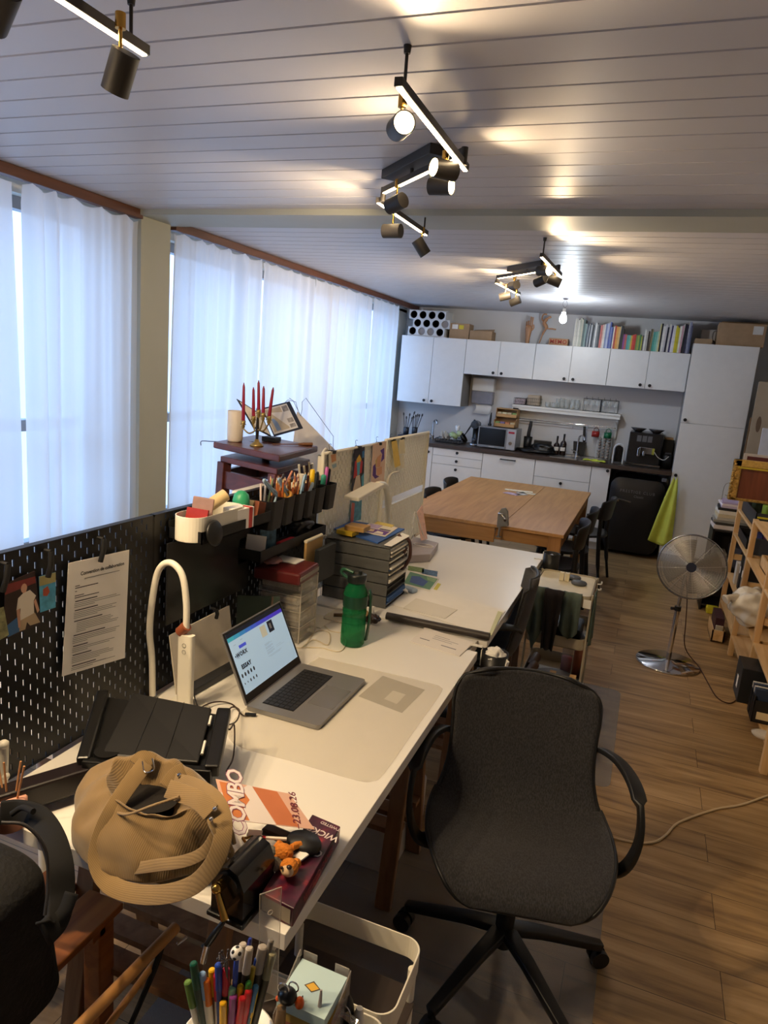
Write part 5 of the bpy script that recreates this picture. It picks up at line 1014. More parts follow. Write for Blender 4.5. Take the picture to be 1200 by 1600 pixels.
for (u0, v0, u1, v1) in ((.18, .87, .22, .88), (.06, .84, .1, .85), (.06, .70, .2, .707), (.04, .62, .07, .63), (.06, .60, .1, .61), (.52, .56, .62, .566), (.52, .545, .66, .551), (.52, .53, .60, .536), (.52, .50, .66, .506), (.52, .485, .66, .491), (.52, .47, .62, .476), (.52, .44, .66, .446), (.52, .425, .64, .431), (.52, .40, .66, .406), (.52, .385, .66, .391), (.52, .37, .62, .376), (.70, .43, .80, .434), (.70, .40, .86, .404), (.52, .33, .78, .336), (.55, .31, .75, .316)): squad(mb, SU(u0), SV(v0), SU(u1), SV(v1), .0012)
mb.m = 14; squad(mb, SU(.53), SV(.69), SU(.63), SV(.89), .0012)
mb.m = 2; squad(mb, SU(.67), SV(.70), SU(.77), SV(.91), .0012); mb.m = 15; squad(mb, SU(.70), SV(.76), SU(.735), SV(.86), .0013)
def Tscr(u, v): 
    p = S(SU(u), SV(v), .0013); X = Vector((0, 1, 0)); Y = hv.normalized(); Z = nv
    return Matrix(((X.x, Y.x, Z.x, p.x), (X.y, Y.y, Z.y, p.y), (X.z, Y.z, Z.z, p.z), (0, 0, 0, 1)))
mb.m = 2; mb.text('•WORX', .017, Tscr(.13, .655), .0001, .0008, space=1.15); mb.text('ESSAY', .018, Tscr(.15, .44), .0001, .001, space=1.1)
for r, (v, n_) in enumerate(((.31, 5), (.17, 5))):
    for i in range(n_):
        c = S(SU(.04+.05*i), SV(v), .0013); rr = .0042-.0010*r-(.0012 if (r and i < 2) else 0); vs = [c+Vector((0, 1, 0))*rr*math.cos(a*PI/4)+hv.normalized()*rr*1.7*math.sin(a*PI/4) for a in range(8)]; mb.quad(*vs)
part('screen', mb, [scr('#a9c6de'), scr('#3f4fd0'), scr('#0c1020', .3)]+[scr(c) for c in cols_]+[scr('#8fa8bd'), scr('#b5b3a0'), scr('#6f6862')], ld_, True)
# charging cable
mb = MB(); z = ZD+.003
pl = [onz(396, 1117, z), onz(380, 1118, z), onz(362, 1100, z), onz(335, 1097, z+.01), onz(312, 1108, z+.02), onz(316, 1125, z+.05), onz(345, 1133, z+.09), onz(368, 1128, z+.04), onz(374, 1110, z+.008), onz(362, 1105, z+.008), onz(350, 1122, z+.03), onz(358, 1140, z+.08), onz(366, 1133, z+.05), onz(365, 1180, z+.02), onz(354, 1205, z+.02)]
mb.tube(cr(pl, 6), .0022, 7); mb.m = 1; a = onz(400, 1117, z+.004); mb.bar(a, a+Vector((-.03, -.012, 0)), .010, .006); solo('charging_cable', mb, [M('#3a2a22', .5), BLACKM], 'dark looping cable plugged into the left side of the laptop', 'cable')
mb = MB(); mb.tube(cr([onz(300, 1050, z+.03), onz(303, 1085, z+.02), onz(316, 1122, z+.05)], 5), .002, 6); solo('lamp_cable', mb, BLACKM, 'black cable running down from behind the arched lamp', 'cable')
# tray on arm with tablet
t = thing('laptop_arm_tray', 'black metal tray on a swivel arm, left of the laptop', 'stand', (-1.02, 1.28, ZD)); STN = M('#0f0f10', .32, var=.04)
C4 = [Vector((-1.245, 1.347, .870)), Vector((-.915, 1.417, .870)), Vector((-.830, 1.243, .822)), Vector((-1.11, 1.136, .822))]
up = (C4[1]-C4[0]).cross(C4[3]-C4[0]).normalized(); up = up if up.z > 0 else -up
mb = MB(); mb.add([p-up*.01 for p in C4]+[p+up*.006 for p in C4], [(3, 2, 1, 0), (4, 5, 6, 7), (0, 1, 5, 4), (1, 2, 6, 5), (2, 3, 7, 6), (3, 0, 4, 7)]); part('tray_plate', mb, STN, t, True, bev=.003)
mb = MB(); mb.bar(C4[1]+up*.015, C4[2]+up*.015, .035, .035); part('side_rail', mb, STN, t, True, bev=.005)
mb = MB(); mb.bar(C4[0]+up*.012, C4[3]+up*.012, .03, .03); part('side_rail', mb, STN, t, True, bev=.005)
mb = MB(); mb.bar(C4[3]+up*.01-Vector((0, 0, .01)), C4[2]+up*.01-Vector((0, 0, .01)), .022, .045); part('front_lip', mb, STN, t, True, bev=.003)
for x, y, z, r in ((-1.08, 1.18, .85, .03), (-1.19, 1.325, .86, .012), (-.93, 1.38, .86, .012)): mb = MB(); mb.cyl((x, y, ZD), (x, y, z), r, n=18); part('foot_post', mb, STN, t, True)
mb = MB(); a = Vector((-1.10, 1.155, .80)); b_ = Vector((-1.235, .90, .80)); mb.bar(a, b_, .05, .055); part('arm', mb, M('#1c1517', .35), t, True, bev=.006)
mb = MB(); mb.bar(a.lerp(b_, .2)-Vector((0, 0, .032)), a.lerp(b_, .45)-Vector((0, 0, .032)), .02, .012); part('cable_clip', mb, BLACKM, t, True)
TB = [Vector((-1.175, 1.375, .886)), Vector((-.948, 1.408, .886)), Vector((-.870, 1.245, .842)), Vector((-1.085, 1.165, .842))]
t = thing('tablet', 'black tablet in a folding cover lying on the arm tray', 'tablet', (-1.02, 1.29, .84)); mb = MB(); mb.add([p-up*.004 for p in TB]+[p+up*.006 for p in TB], [(3, 2, 1, 0), (4, 5, 6, 7), (0, 1, 5, 4), (1, 2, 6, 5), (2, 3, 7, 6), (3, 0, 4, 7)]); part('cover', mb, M('#111112', .5, var=.05), t, True, bev=.004)
mb = MB()
for k in (.33, .66): mb.tube([TB[0].lerp(TB[1], k)+up*.0062, TB[3].lerp(TB[2], k)+up*.0062], .0008, 5)
part('cover_folds', mb, BLACKM, t, True)
mb = MB(); e0 = TB[1].lerp(TB[2], .15); e1 = TB[1].lerp(TB[2], .32); mb.tube([e0+up*.004+Vector((.004, 0, 0)), e1+up*.004+Vector((.004, 0, 0))], .0035, 8); e0 = TB[1].lerp(TB[2], .62); e1 = TB[1].lerp(TB[2], .85); mb.tube([e0+up*.004+Vector((.004, 0, 0)), e1+up*.004+Vector((.004, 0, 0))], .0035, 8); solo('white_stylus', mb, M('#e8e4da', .4), 'white stylus clipped along the right edge of the tablet', 'stylus')
# left edge bits
mb = MB(); mb.tube([onx(3, 1250, -1.27), onx(5, 1160, -1.27)], .012, 12); mb.ball(onx(6, 1163, -1.262), .011); mb.ball(onx(8, 1213, -1.262), .010); solo('white_hinge_arm', mb, WHITE_MET, 'white jointed arm at the left edge in front of the pegboard', 'arm')
t = thing('reed_diffuser', 'pink pot with thin reed sticks, half hidden by the black backpack', 'diffuser', (-1.17, .985, ZD)); mb = MB(); mb.lathe([(0, 0), (.035, 0), (.036, .06), (.032, .065), (0, .066)], n=20); part('pot', mb, M('#d8a08c', .5), t)
for k, (dx, dy) in enumerate(((-.045, .01), (-.012, .0), (.014, .02), (.035, .01))): mb = MB(); mb.tube([(dx*.3, dy*.3, .03), (dx, dy, .145)], .0022, 6); part('reed', mb, M('#c08a5c', .7), t)
# green bottle
t = thing('green_bottle', 'large clear green drinking bottle with a black lid on the desk', 'bottle', (-.932, 2.30, ZD)); GRN = bpy.data.materials.new('mat_green_plastic'); GRN.use_nodes = True; gn = GRN.node_tree; gb = gn.nodes['Principled BSDF']
gm = gn.nodes.new('ShaderNodeMixShader'); gt = gn.nodes.new('ShaderNodeBsdfTransparent'); gt.inputs[0].default_value = (*lin('#7cc79a'), 1); gb.inputs['Base Color'].default_value = (*lin('#1f7a4c'), 1); gb.inputs['Roughness'].default_value = .12; gm.inputs[0].default_value = .45
gn.links.new(gt.outputs[0], gm.inputs[1]); gn.links.new(gb.outputs[0], gm.inputs[2]); gn.links.new(gm.outputs[0], gn.nodes['Material Output'].inputs[0])
mb = MB(); mb.lathe([(0, 0), (.038, 0), (.045, .008), (.046, .02), (.0455, .115), (.043, .12), (.0455, .125), (.0455, .145), (.043, .15), (.0455, .155), (.0455, .205), (.040, .225), (.031, .238), (.030, .25)], n=36); part('bottle_wall', mb, GRN, t)
mb = MB(); mb.lathe([(0, .248), (.034, .248), (.036, .252), (.036, .277), (.033, .28), (0, .28)], n=30); mb.cyl((.012, 0, .28), (.012, 0, .293), .007, n=12); part('lid', mb, M('#141a18', .3), t)
mb = MB(); mb.strap([(.047, .02, .02), (.054, .024, .10), (.054, .024, .19), (.046, .02, .22)], .018, .006, up=(1, 0, 0)); part('side_strap', mb, M('#123c28', .35), t)
mb = MB(); mb.tube(cr([(-.034, 0, .255), (-.062, -.004, .275), (-.05, -.01, .292), (-.01, -.012, .285)], 6), .006, 8); part('cap_loop', mb, M('#1d4a34', .35), t)
mb = MB(); mb.cyl((0, 0, .155), (0, 0, .200), .0462, n=36, caps=False); part('paper_band', mb, M('#123a28', .3), t)
# white cable tangle
mb = MB(); z = ZD+.003; P2 = lambda *a: [onz(x, y, z) for x, y in a]
mb.tube(cr(P2((462, 1012), (500, 1012), (530, 1018), (540, 1005), (535, 990), (515, 985), (500, 970)), 6), .002, 6); solo('white_cable', mb, M('#d8cbb0', .5), 'thin cream cable curling in front of the green bottle', 'cable')
mb = MB(); mb.tube(cr(P2((470, 1013), (490, 1000), (512, 1008), (515, 990), (500, 985), (485, 990), (480, 972), (500, 968), (492, 985), (478, 1008)), 6), .002, 6); solo('white_cable', mb, M('#cfc2a8', .5), 'tangled cream cable between the clear drawers and the green bottle', 'cable', T=TR(0, 0, .001))
# small wooden bird + tray near
mb = MB(); mb.prism(rrect(.16, .12, .02, 5, -1.06, 2.52), ZD+.0065, ZD+.012); solo('clear_dish', mb, glassy('#e6decb', .4), 'shallow clear tray between the drawers and the bottle', 'tray')
t = thing('leather_bow', 'folded tan leather piece shaped like a bow on the clear tray', 'ornament', (-1.03, 2.52, ZD+.0125)); LE = M('#a8703c', .45, var=.2)
mb = MB(); mb.add([(0, 0, 0), (.035, -.02, .0), (.02, .01, .09), (-.01, .0, .08), (.01, .02, .02)], [(0, 1, 2), (0, 2, 3), (1, 4, 2)]); part('upright_fold', mb, LE, t, solid=.002)
mb = MB(); mb.tube(cr([(.0, 0, .01), (.03, .03, .035), (.06, .02, .03), (.05, -.01, .012), (.01, -.01, .008)], 6), .004, 8, closed=False); part('loop', mb, M('#8a6a42', .5), t)
mb = MB(); mb.tube(cr([(.0, 0, .01), (-.04, -.02, .012), (-.07, -.03, .01)], 6), .008, 8); part('tail', mb, M('#5a432c', .5), t)
t = thing('wall_charger', 'white plug block with a black plug on the strip between the desks', 'charger', (-.985, 2.60, ZD)); mb = MB(); mb.box(-.018, .018, -.014, .014, 0, .05); part('block', mb, WHITE_PL, t, bev=.004); mb = MB(); mb.box(-.012, .004, -.01, .01, .05, .075); mb.tube(cr([(-.004, 0, .075), (-.012, 0, .095), (-.03, 0, .085), (-.035, 0, .03), (-.03, -.02, .006)], 5), .0022, 6); part('plug', mb, BLACKM, t)
mb = MB(); a = onz(583, 967, ZD+.02); fn, n, m = blob(a, (.028, .03, .018), 6, .5); mb.grid(fn, n, m, cu=True); solo('dark_cable_knot', mb, M('#2a1a16', .35), 'knotted dark brown cable in front of the white plug', 'cable')
mb = MB(); a = onz(569, 966, ZD+.018); fn, n, m = blob(a, (.014, .016, .016), 8, .5); mb.grid(fn, n, m, cu=True); solo('small_dark_bead', mb, M('#38241e', .35), 'small dark beads behind the green bottle', 'beads')

# ------------------------------------------------------------------ far desk things
t = thing('letter_tray_tower', 'grey stacked letter-tray tower stuffed with papers on the far desk', 'letter trays', (-1.15, 2.86, ZD)); GR = M('#575857', .5, var=.03); X0, X1, Y0, Y1 = -1.335, -.965, 2.735, 2.985; X0 = -1.275
random.seed(21)
for k in range(5):
    z = ZD+.002+.0545*k; mb = MB(); mb.box(X0, X1, Y0, Y0+.006, z, z+.051); mb.box(X0, X1, Y1-.006, Y1, z, z+.051); mb.box(X0, X0+.006, Y0, Y1, z, z+.051); mb.box(X0, X1, Y0, Y1, z, z+.003); mb.box(X0, X1-.004, Y0, Y1, z+.026, z+.029); part('tray', mb, GR, t, True, bev=.001)
mb = MB(); mb.box(X0, X1, Y0, Y1, ZD+.2745, ZD+.279); part('top_panel', mb, GR, t, True, bev=.001)
for k in range(5):
    for s in (0, 1):
        z = ZD+.006+.0545*k+.026*s; n = 2
        for j in range(n):
            c = random.choice(['#e3ddd0', '#d6cfc2', '#efebe2', '#3b5f95', '#2a2826', '#c9c0ae']); e = random.uniform(-.02, .012); mb = MB(); mb.box(X0+.02, X1+e, Y0+.012, Y1-.012, z, z+.008)
            solo('paper_stack', mb, M(c, .8, var=.1, scale=60), '%s %s stack in %s slot of the grey tower' % ('lower' if j == 0 else 'upper', {'#e3ddd0': 'cream', '#d6cfc2': 'beige', '#efebe2': 'white', '#3b5f95': 'blue', '#2a2826': 'black', '#c9c0ae': 'tan'}[c], ('the bottom', 'the second', 'the third', 'the fourth', 'the fifth', 'the sixth', 'the seventh', 'the eighth', 'the ninth', 'the top')[2*k+s]), 'papers'); z += .0092
ZG = ZD+.280
def flat(c4, h, mat, name, label, cat, bev=0, marks=None):
    A = [Vector((p[0], p[1], p[2] if len(p) > 2 else 0)) for p in c4]; mb = MB(); v = A+[p+Vector((0, 0, h)) for p in A]; mb.add(v, [(3, 2, 1, 0), (4, 5, 6, 7), (0, 1, 5, 4), (1, 2, 6, 5), (2, 3, 7, 6), (3, 0, 4, 7)])
    mats = [mat]
    for k, (col, poly) in enumerate(marks or []):
        mats.append(M(col, .6, var=.1, scale=60)); mb.m = len(mats)-1
        mb.quad(*[A[0].lerp(A[1], u).lerp(A[3].lerp(A[2], u), v_)+Vector((0, 0, h+.0003+.00005*k)) for u, v_ in poly])
    return solo(name, mb, mats, label, cat, bev=bev)
def zq(z, *pp): return [onz(x, y, z) for x, y in pp]
flat(zq(ZG, (508, 823), (590, 850), (632, 828), (548, 815)), .006, M('#3a64ad', .5, var=.05), 'blue_folder', 'blue folder lying on top of the grey letter-tray tower', 'folder')
flat(zq(ZG+.0065, (600, 852), (612, 854), (640, 838), (628, 833)), .002, PAPER, 'white_sheet', 'white sheet jutting over the right edge of the blue folder', 'paper')
flat([Vector((-1.25, 2.79, ZG+.0065)), Vector((-1.165, 2.775, ZG+.0065)), Vector((-1.158, 2.84, ZG+.0065)), Vector((-1.243, 2.855, ZG+.0065))], .02, M('#d6b42e', .5), 'yellow_box', 'small yellow box on the blue folder', 'box', .002)
flat([Vector((-1.215, 2.80, ZG+.027)), Vector((-1.12, 2.80, ZG+.027)), Vector((-1.12, 2.88, ZG+.027)), Vector((-1.215, 2.88, ZG+.027))], .022, wood('#c9a267', '#a77f48', 'X'), 'wooden_box', 'small wooden box resting on the yellow box', 'box', .002)
flat(zq(ZG+.008, (556, 830), (602, 839), (622, 825), (578, 818)), .003, M('#e4dccb', .6, var=.02), 'comic_print', 'purple and white comic print lying on the blue folder', 'print', marks=[('#6a3f93', [(.06, .08), (.95, .08), (.95, .45), (.06, .5)]), ('#e2c9a0', [(.2, .15), (.5, .2), (.45, .42), (.25, .4)]), ('#b9a3c9', [(.06, .55), (.5, .52), (.5, .93), (.06, .93)]), ('#4a3a5a', [(.55, .5), (.93, .5), (.93, .6), (.55, .62)]), ('#efe6d6', [(.55, .1), (.85, .12), (.8, .3), (.58, .35)])])
flat(zq(ZG+.0115, (585, 818), (612, 824), (616, 821), (590, 815)), .002, M('#d9c46a', .6), 'print_edge', 'second print with a yellow edge peeking out behind the comic print', 'print')
mb = MB(); a = Vector((-.962, 2.93, .94)); mb.tube(cr([Vector((-1.0, 2.93, ZG+.014)), a+Vector((-.02, .0, .09)), a+Vector((.01, .02, .08)), a+Vector((.02, .02, .0)), a+Vector((-.01, .0, -.06)), a+Vector((-.02, .01, -.02)), a+Vector((.005, .0, .05))], 5), .008, 8); solo('brown_strap', mb, M('#4a2c24', .5), 'dark brown cord hanging over the far corner of the grey tower', 'cord')
# white arched desk lamp
t = thing('desk_lamp', 'cream desk lamp with a flat angled head in front of the white pegboard', 'lamp', (-1.20, 3.22, ZD)); W_ = lambda x, y: onx(x, y, -1.20)
mb = MB(); pts = [W_(549, 779), W_(590, 757)]; nn = [(0, 0, 1)]*2; mb.bar(pts[0], pts[1], .075, .02); part('lamp_head', mb, WHITE_MET, t, True, bev=.005)
mb = MB(); mb.tube(cr([W_(590, 757), W_(598, 757), W_(604, 765), W_(606, 800), Vector((-1.20, W_(606, 800).y, ZD+.02))], 6), .016, 12); part('lamp_arm', mb, WHITE_MET, t, True)
mb = MB(); mb.lathe([(0, 0), (.07, 0), (.07, .014), (0, .018)], (-1.20, W_(606, 800).y, ZD)); part('lamp_base', mb, WHITE_MET, t, True)
# pinned paintings
xq = XP+.012
c4 = [onx(554, 702, xq), onx(570, 698, xq), onx(568, 763, xq), onx(549, 768, xq)]
sheet('pinned_painting', c4, [M('#232032', .5, var=.3, scale=40), M('#e3b43a', .6), M('#c4383a', .6), M('#5aa6bd', .6), M('#d9c6b0', .6), M('#3a7ab0', .6)], 'small dark painting of a figure with blue face and yellow hair on the white pegboard', 'painting',
      [(2, [(.12, .3), (.5, .2), (.85, .35), (.8, .6), (.1, .7)]), (1, [(.25, .25), (.5, .15), (.72, .28), (.6, .36), (.3, .38)]), (3, [(.3, .34), (.62, .32), (.6, .62), (.4, .66)]), (4, [(.3, .66), (.62, .64), (.8, 1), (.1, 1)]), (3, [(.75, .7), (1, .62), (1, .98), (.85, .98)]), (5, [(.75, .1), (.95, .08), (.95, .25), (.78, .26)])], nrm=(1, 0, 0))
c4 = [onx(551, 772, xq), onx(566, 768, xq), onx(564, 812, xq), onx(547, 816, xq)]
sheet('pinned_painting', c4, [M('#4e8fa6', .5, var=.4, scale=50), M('#c46a60', .6)], 'second narrow blue and pink painting hanging below the dark one', 'painting', [(1, [(0, .3), (.3, .35), (.3, 1), (0, 1)])], nrm=(1, 0, 0))
c4 = [onx(583, 694, xq), onx(604, 689, xq), onx(600, 753, xq), onx(579, 757, xq)]
sheet('pinned_painting', c4, [M('#e0c2ac', .6, var=.04), M('#5c3a8c', .6), M('#d9a07c', .6), M('#cfae6a', .6)], 'pinkish portrait sketch with purple hair pinned on the white pegboard', 'painting',
      [(1, [(.55, .2), (.85, .15), (.9, .42), (.65, .5), (.72, .3)]), (1, [(.1, .55), (.3, .48), (.35, .78), (.6, .84), (.3, .88), (.1, .78)]), (2, [(.35, .35), (.65, .28), (.62, .6), (.4, .6)]), (2, [(.35, .62), (.75, .6), (.8, .78), (.45, .82)]), (3, [(.25, .42), (.36, .36), (.36, .58), (.28, .6)])], nrm=(1, 0, 0))
c4 = [onx(514, 707, xq), onx(527, 703, xq), onx(529, 735, xq), onx(514, 738, xq)]
sheet('pinned_card', c4, [M('#e5dcc6', .6), M('#d99a6a', .6), M('#9ab5bf', .6)], 'cream card with an orange blot pinned above the last pen cups', 'card', [(1, [(.2, .15), (.8, .15), (.8, .5), (.3, .55)]), (2, [(.3, .65), (.8, .62), (.8, .8), (.4, .85)])], nrm=(1, 0, 0))
c4 = [onx(612, 690, xq+.01), onx(620, 688, xq+.01), onx(626, 727, xq+.01), onx(617, 731, xq+.01)]
sheet('paper_tag', c4, [M('#e8c766', .6, var=.1)], 'long yellow paper tag clipped to the top of the white pegboard', 'tag')
c4 = [onx(624, 688, xq+.01), onx(632, 686, xq+.01), onx(633, 708, xq+.01), onx(624, 710, xq+.01)]
sheet('paper_tag', c4, [M('#e4d7ae', .6, var=.1)], 'small cream tag clipped right of the yellow tag', 'tag')
c4 = [onx(622, 712, xq+.008), onx(631, 710, xq+.008), onx(632, 731, xq+.008), onx(622, 731, xq+.008)]
sheet('paper_tag', c4, [M('#e9e0c4', .6, var=.1)], 'pale tag hanging below the small cream tag', 'tag')
for k, (x, y) in enumerate(((519, 706), (560, 699), (592, 693), (614, 688), (628, 685))):
    a = onx(x, y, XP+.006); mb = MB(); mb.cbox(a, (.03, .018, .014)); mb.tube(cr([a+Vector((-.01, -.006, .006)), a+Vector((-.012, -.012, .03)), a+Vector((-.01, 0, .034)), a+Vector((-.012, .012, .03))], 3), .0012, 5); solo('binder_clip', mb, BLACKM, 'black binder clip on the white pegboard top, above '+('the cream card', 'the dark painting', 'the pink portrait', 'the yellow tag', 'the small cream tag')[k], 'clip', group='binder clips along the white pegboard')
# apron hung on white pegboard: pale fabric loop
mb = MB(); mb.tube(cr([onx(*p, XP+.02) for p in ((612, 810), (606, 780), (606, 752), (612, 740), (622, 737))], 6), .006, 8); solo('loose_string', mb, M('#d8d0bf', .6), 'pale string hanging down the white pegboard near the tags', 'cord')
# clear stand with print
t = thing('acrylic_stand', 'clear stand holding a pale pink print at the end of the white pegboard', 'print stand', (-1.15, 3.95, ZD))
mb = MB(); q = [onx(652, 800, -1.19), onx(660, 789, -1.19), onx(668, 842, -1.12), onx(658, 845, -1.12)]; mb.add(q+[p+Vector((-.004, .004, 0)) for p in q], [(0, 1, 2, 3), (7, 6, 5, 4), (0, 4, 5, 1), (1, 5, 6, 2), (2, 6, 7, 3), (3, 7, 4, 0)]); part('pink_print', mb, M('#d8b0a0', .5, var=.15, scale=40), t, True)
mb = MB(); mb.tube([onx(648, 800, -1.17), onx(640, 852, -1.15)], .005, 6); mb.tube([onx(650, 800, -1.17), onx(664, 845, -1.12)], .004, 6); part('clear_leg', mb, glassy('#e8e4dc', .5), t, True)
t = thing('grey_binder', 'thick grey-mauve ring binder lying on the far desk behind the tower', 'binder', (-1.12, 3.6, ZD)); q = zq(.795, (634, 868), (672, 866), (685, 848), (645, 838))
mb = MB(); A = [Vector((p.x, p.y, ZD+.001)) for p in q]; v = A+[p+Vector((0, 0, .045)) for p in A]; mb.add(v, [(3, 2, 1, 0), (4, 5, 6, 7), (0, 1, 5, 4), (1, 2, 6, 5), (2, 3, 7, 6), (3, 0, 4, 7)]); part('cover', mb, M('#a39a9c', .45, var=.03), t, True, bev=.004)
mb = MB(); c = sum(A, Vector())/4+Vector((.0, .03, .0465)); mb.tube([c+Vector((.06*math.cos(a_*PI/8), .03*math.sin(a_*PI/8), 0)) for a_ in range(16)], .004, 6, closed=True); part('ring_mark', mb, M('#d9d4d0', .3), t, True)
# postcards and blue thing
flat(zq(ZD+.001, (638, 884), (663, 888), (662, 895), (637, 891)), .001, M('#6f8446', .6, var=.4, scale=60), 'postcard', 'green postcard with small pictures, far left of the pair', 'postcard')
flat(zq(ZD+.001, (660, 889), (684, 893), (683, 901), (659, 896)), .001, M('#4a6a8a', .6, var=.5, scale=60), 'postcard', 'blue and green postcard right of the other, at the tower corner', 'postcard')
flat(zq(ZD+.001, (640, 893), (686, 905), (671, 925), (628, 914)), .003, M('#e2dccb', .6, var=.02), 'art_magazine', 'magazine with a green and blue painting on its cover, beside the grey tower', 'magazine', marks=[('#5f8a6a', [(.03, .05), (.97, .05), (.97, .9), (.03, .9)]), ('#39558f', [(.15, .3), (.4, .2), (.75, .4), (.7, .8), (.2, .75)]), ('#8fae7a', [(.6, .08), (.95, .08), (.95, .35), (.7, .3)])])
flat(zq(ZD+.0006, (674, 925), (682, 923), (689, 913), (684, 911)), .001, M('#c9bf4a', .6), 'yellow_leaflet', 'yellow leaflet corner sticking out under the art magazine', 'leaflet')
mb = MB(); a = onz(640, 921, ZD+.012); mb.cbox(a, (.07, .045, .02), R('Z', -20)); solo('blue_cloth', mb, M('#a9bcd0', .8), 'small pale blue cloth beside the art magazine', 'cloth', bev=.008)
mb = MB(); a = onz(618, 906, ZD+.06); mb.T = TR(a.x+.02, a.y, ZD+.035) @ R('Z', 20) @ R('Y', 28); mb.box(-.05, .05, -.03, .03, -.002, .002); solo('paper_flap', mb, PAPER, 'white paper sticking out of the tower over the art magazine', 'paper')
# drawing papers + tube
flat(zq(ZD+.002, (613, 945), (762, 993), (790, 955), (640, 910)), .0015, PAPER, 'drawing_sheet', 'large white drawing sheet spread behind the dark tube', 'paper')
flat(zq(ZD+.0045, (630, 950), (695, 967), (715, 953), (650, 935)), .0015, M('#ded9ce', .8, var=.01), 'drawing_sheet', 'smaller white sheet lying on the large drawing sheet', 'paper')
flat(zq(ZD+.0045, (764, 991), (768, 994), (785, 958), (778, 956)), .004, M('#c3c49a', .6), 'green_strip', 'pale green strip along the right end of the large drawing sheet', 'strip')
mb = MB(); a, b_ = onz(604, 962, ZD+.018), onz(765, 995, ZD+.018); mb.tube([a, a.lerp(b_, .5), b_], .016, 14); solo('dark_tube', mb, M('#2e2725', .5), 'long dark brown tube lying across the near edge of the far desk', 'tube')
flat(zq(ZD+.001, (641, 1003), (718, 1026), (740, 1005), (664, 981)), .003, M('#e6e0da', .8, var=.01), 'letter', 'stack of printed letters lying between the two desks', 'letter', marks=[('#8f8a90', [(.55, .25), (.85, .25), (.85, .3), (.55, .3)]), ('#a8a3a6', [(.3, .5), (.7, .5), (.7, .53), (.3, .53)]), ('#a8a3a6', [(.3, .6), (.8, .6), (.8, .63), (.3, .63)]), ('#a8a3a6', [(.3, .7), (.6, .7), (.6, .73), (.3, .73)]), ('#77747a', [(.1, .3), (.3, .3), (.3, .34), (.1, .34)])])
# edge cups
def edge_cup(x, y, z0, z1, r, label, fill):
    t = thing('clip_on_cup', label, 'cup', (x, y, z0)); h = z1-z0; mb = MB(); mb.lathe([(0, 0), (r*.95, 0), (r, .01), (r, h), (r*.94, h), (r*.9, .02), (0, .015)], n=32); part('cup_shell', mb, BLACKP, t)
    mb = MB(); mb.bar((-r, 0, h*.55), (-r, 0, h+.0), .02, .006, up=(1, 0, 0)); mb.bar((-r-.05, 0, ZD+.003-z0), (-r, 0, ZD+.003-z0), .02, .003); part('clamp', mb, WHITE_MET, t)
    return t
t = edge_cup(-.428, 2.545, .60, .742, .052, 'black cup stuffed with white tissue clipped to the desk edge above the grey chair', 1)
mb = MB(); fn, n, m = blob((-.425, 2.535, .735), (.036, .038, .028), 5, .5, fr=3); mb.grid(fn, n, m, cu=True); mb.T = TR(-.39, 2.515, .69) @ R('Y', 10); mb.grid(lambda u, v: (.01+.008*math.sin(u*6), -.02+.04*u, -.03+.075*v), 8, 5); solo('white_tissue', mb, M('#ece9e2', .9, bump=.4, bscale=60), 'crumpled white tissue spilling out of the clip-on black cup', 'tissue')
t = edge_cup(-.425, 4.07, .70, .80, .048, 'black cup clipped to the far corner of the far desk', 0)
mb = MB(); fn, n, m = blob((-.43, 4.07, .775), (.022, .025, .015), 5, .4); mb.grid(fn, n, m, cu=True); solo('blue_tissue', mb, M('#aab2c6', .9), 'pale blue tissue inside the black cup at the far desk corner', 'tissue')

# ------------------------------------------------------------------ sculpture stand behind the pegboard
RW = wood('#5e2f26', '#43201a', 'X', .35); ZP = 1.412
def at4(px, py, z): return onz(px, py, z)
A_ = [at4(333, 690, ZP), at4(437, 712, ZP), at4(497, 697, ZP)]; A_.append(A_[0]+A_[2]-A_[1]); Cc = sum(A_, Vector())/4
t = thing('modelling_stand', 'dark red wooden modelling stand with a raised top board behind the pegboard', 'stand', (Cc.x, Cc.y, 0))
def board(k, z0, z1): return [Vector((Cc.x+(p.x-Cc.x)*k, Cc.y+(p.y-Cc.y)*k, z0)) for p in A_], [Vector((Cc.x+(p.x-Cc.x)*k, Cc.y+(p.y-Cc.y)*k, z1)) for p in A_]
def slab(k, z0, z1, name, **kw): a, b_ = board(k, z0, z1); mb = MB(); mb.add(a+b_, [(3, 2, 1, 0), (4, 5, 6, 7), (0, 1, 5, 4), (1, 2, 6, 5), (2, 3, 7, 6), (3, 0, 4, 7)]); return part(name, mb, RW, t, True, **kw)
slab(1, ZP-.028, ZP, 'top_board', bev=.006)
mb = MB(); mb.cyl((Cc.x, Cc.y, 1.345), (Cc.x, Cc.y, ZP-.028), .018, n=16); part('screw_post', mb, BLACKM, t, True)
slab(.86, 1.325, 1.35, 'second_board', bev=.004)
a, _ = board(.80, 1.25, 1.25)
for i in range(4): mb = MB(); mb.bar(a[i], a[(i+1) % 4], .02, .075); part('apron', mb, RW, t, True)
b_, _ = board(.98, 0, 0); a, _ = board(.78, 1.325, 1.325)
for i in range(4): mb = MB(); mb.bar(a[i], b_[i], .045, .045, up=(A_[1]-A_[0])); part('leg', mb, RW, t, True, bev=.003)
a, _ = board(.90, .45, .45)
for i in range(4): mb = MB(); mb.bar(a[i], a[(i+1) % 4], .02, .05); part('stretcher', mb, RW, t, True)
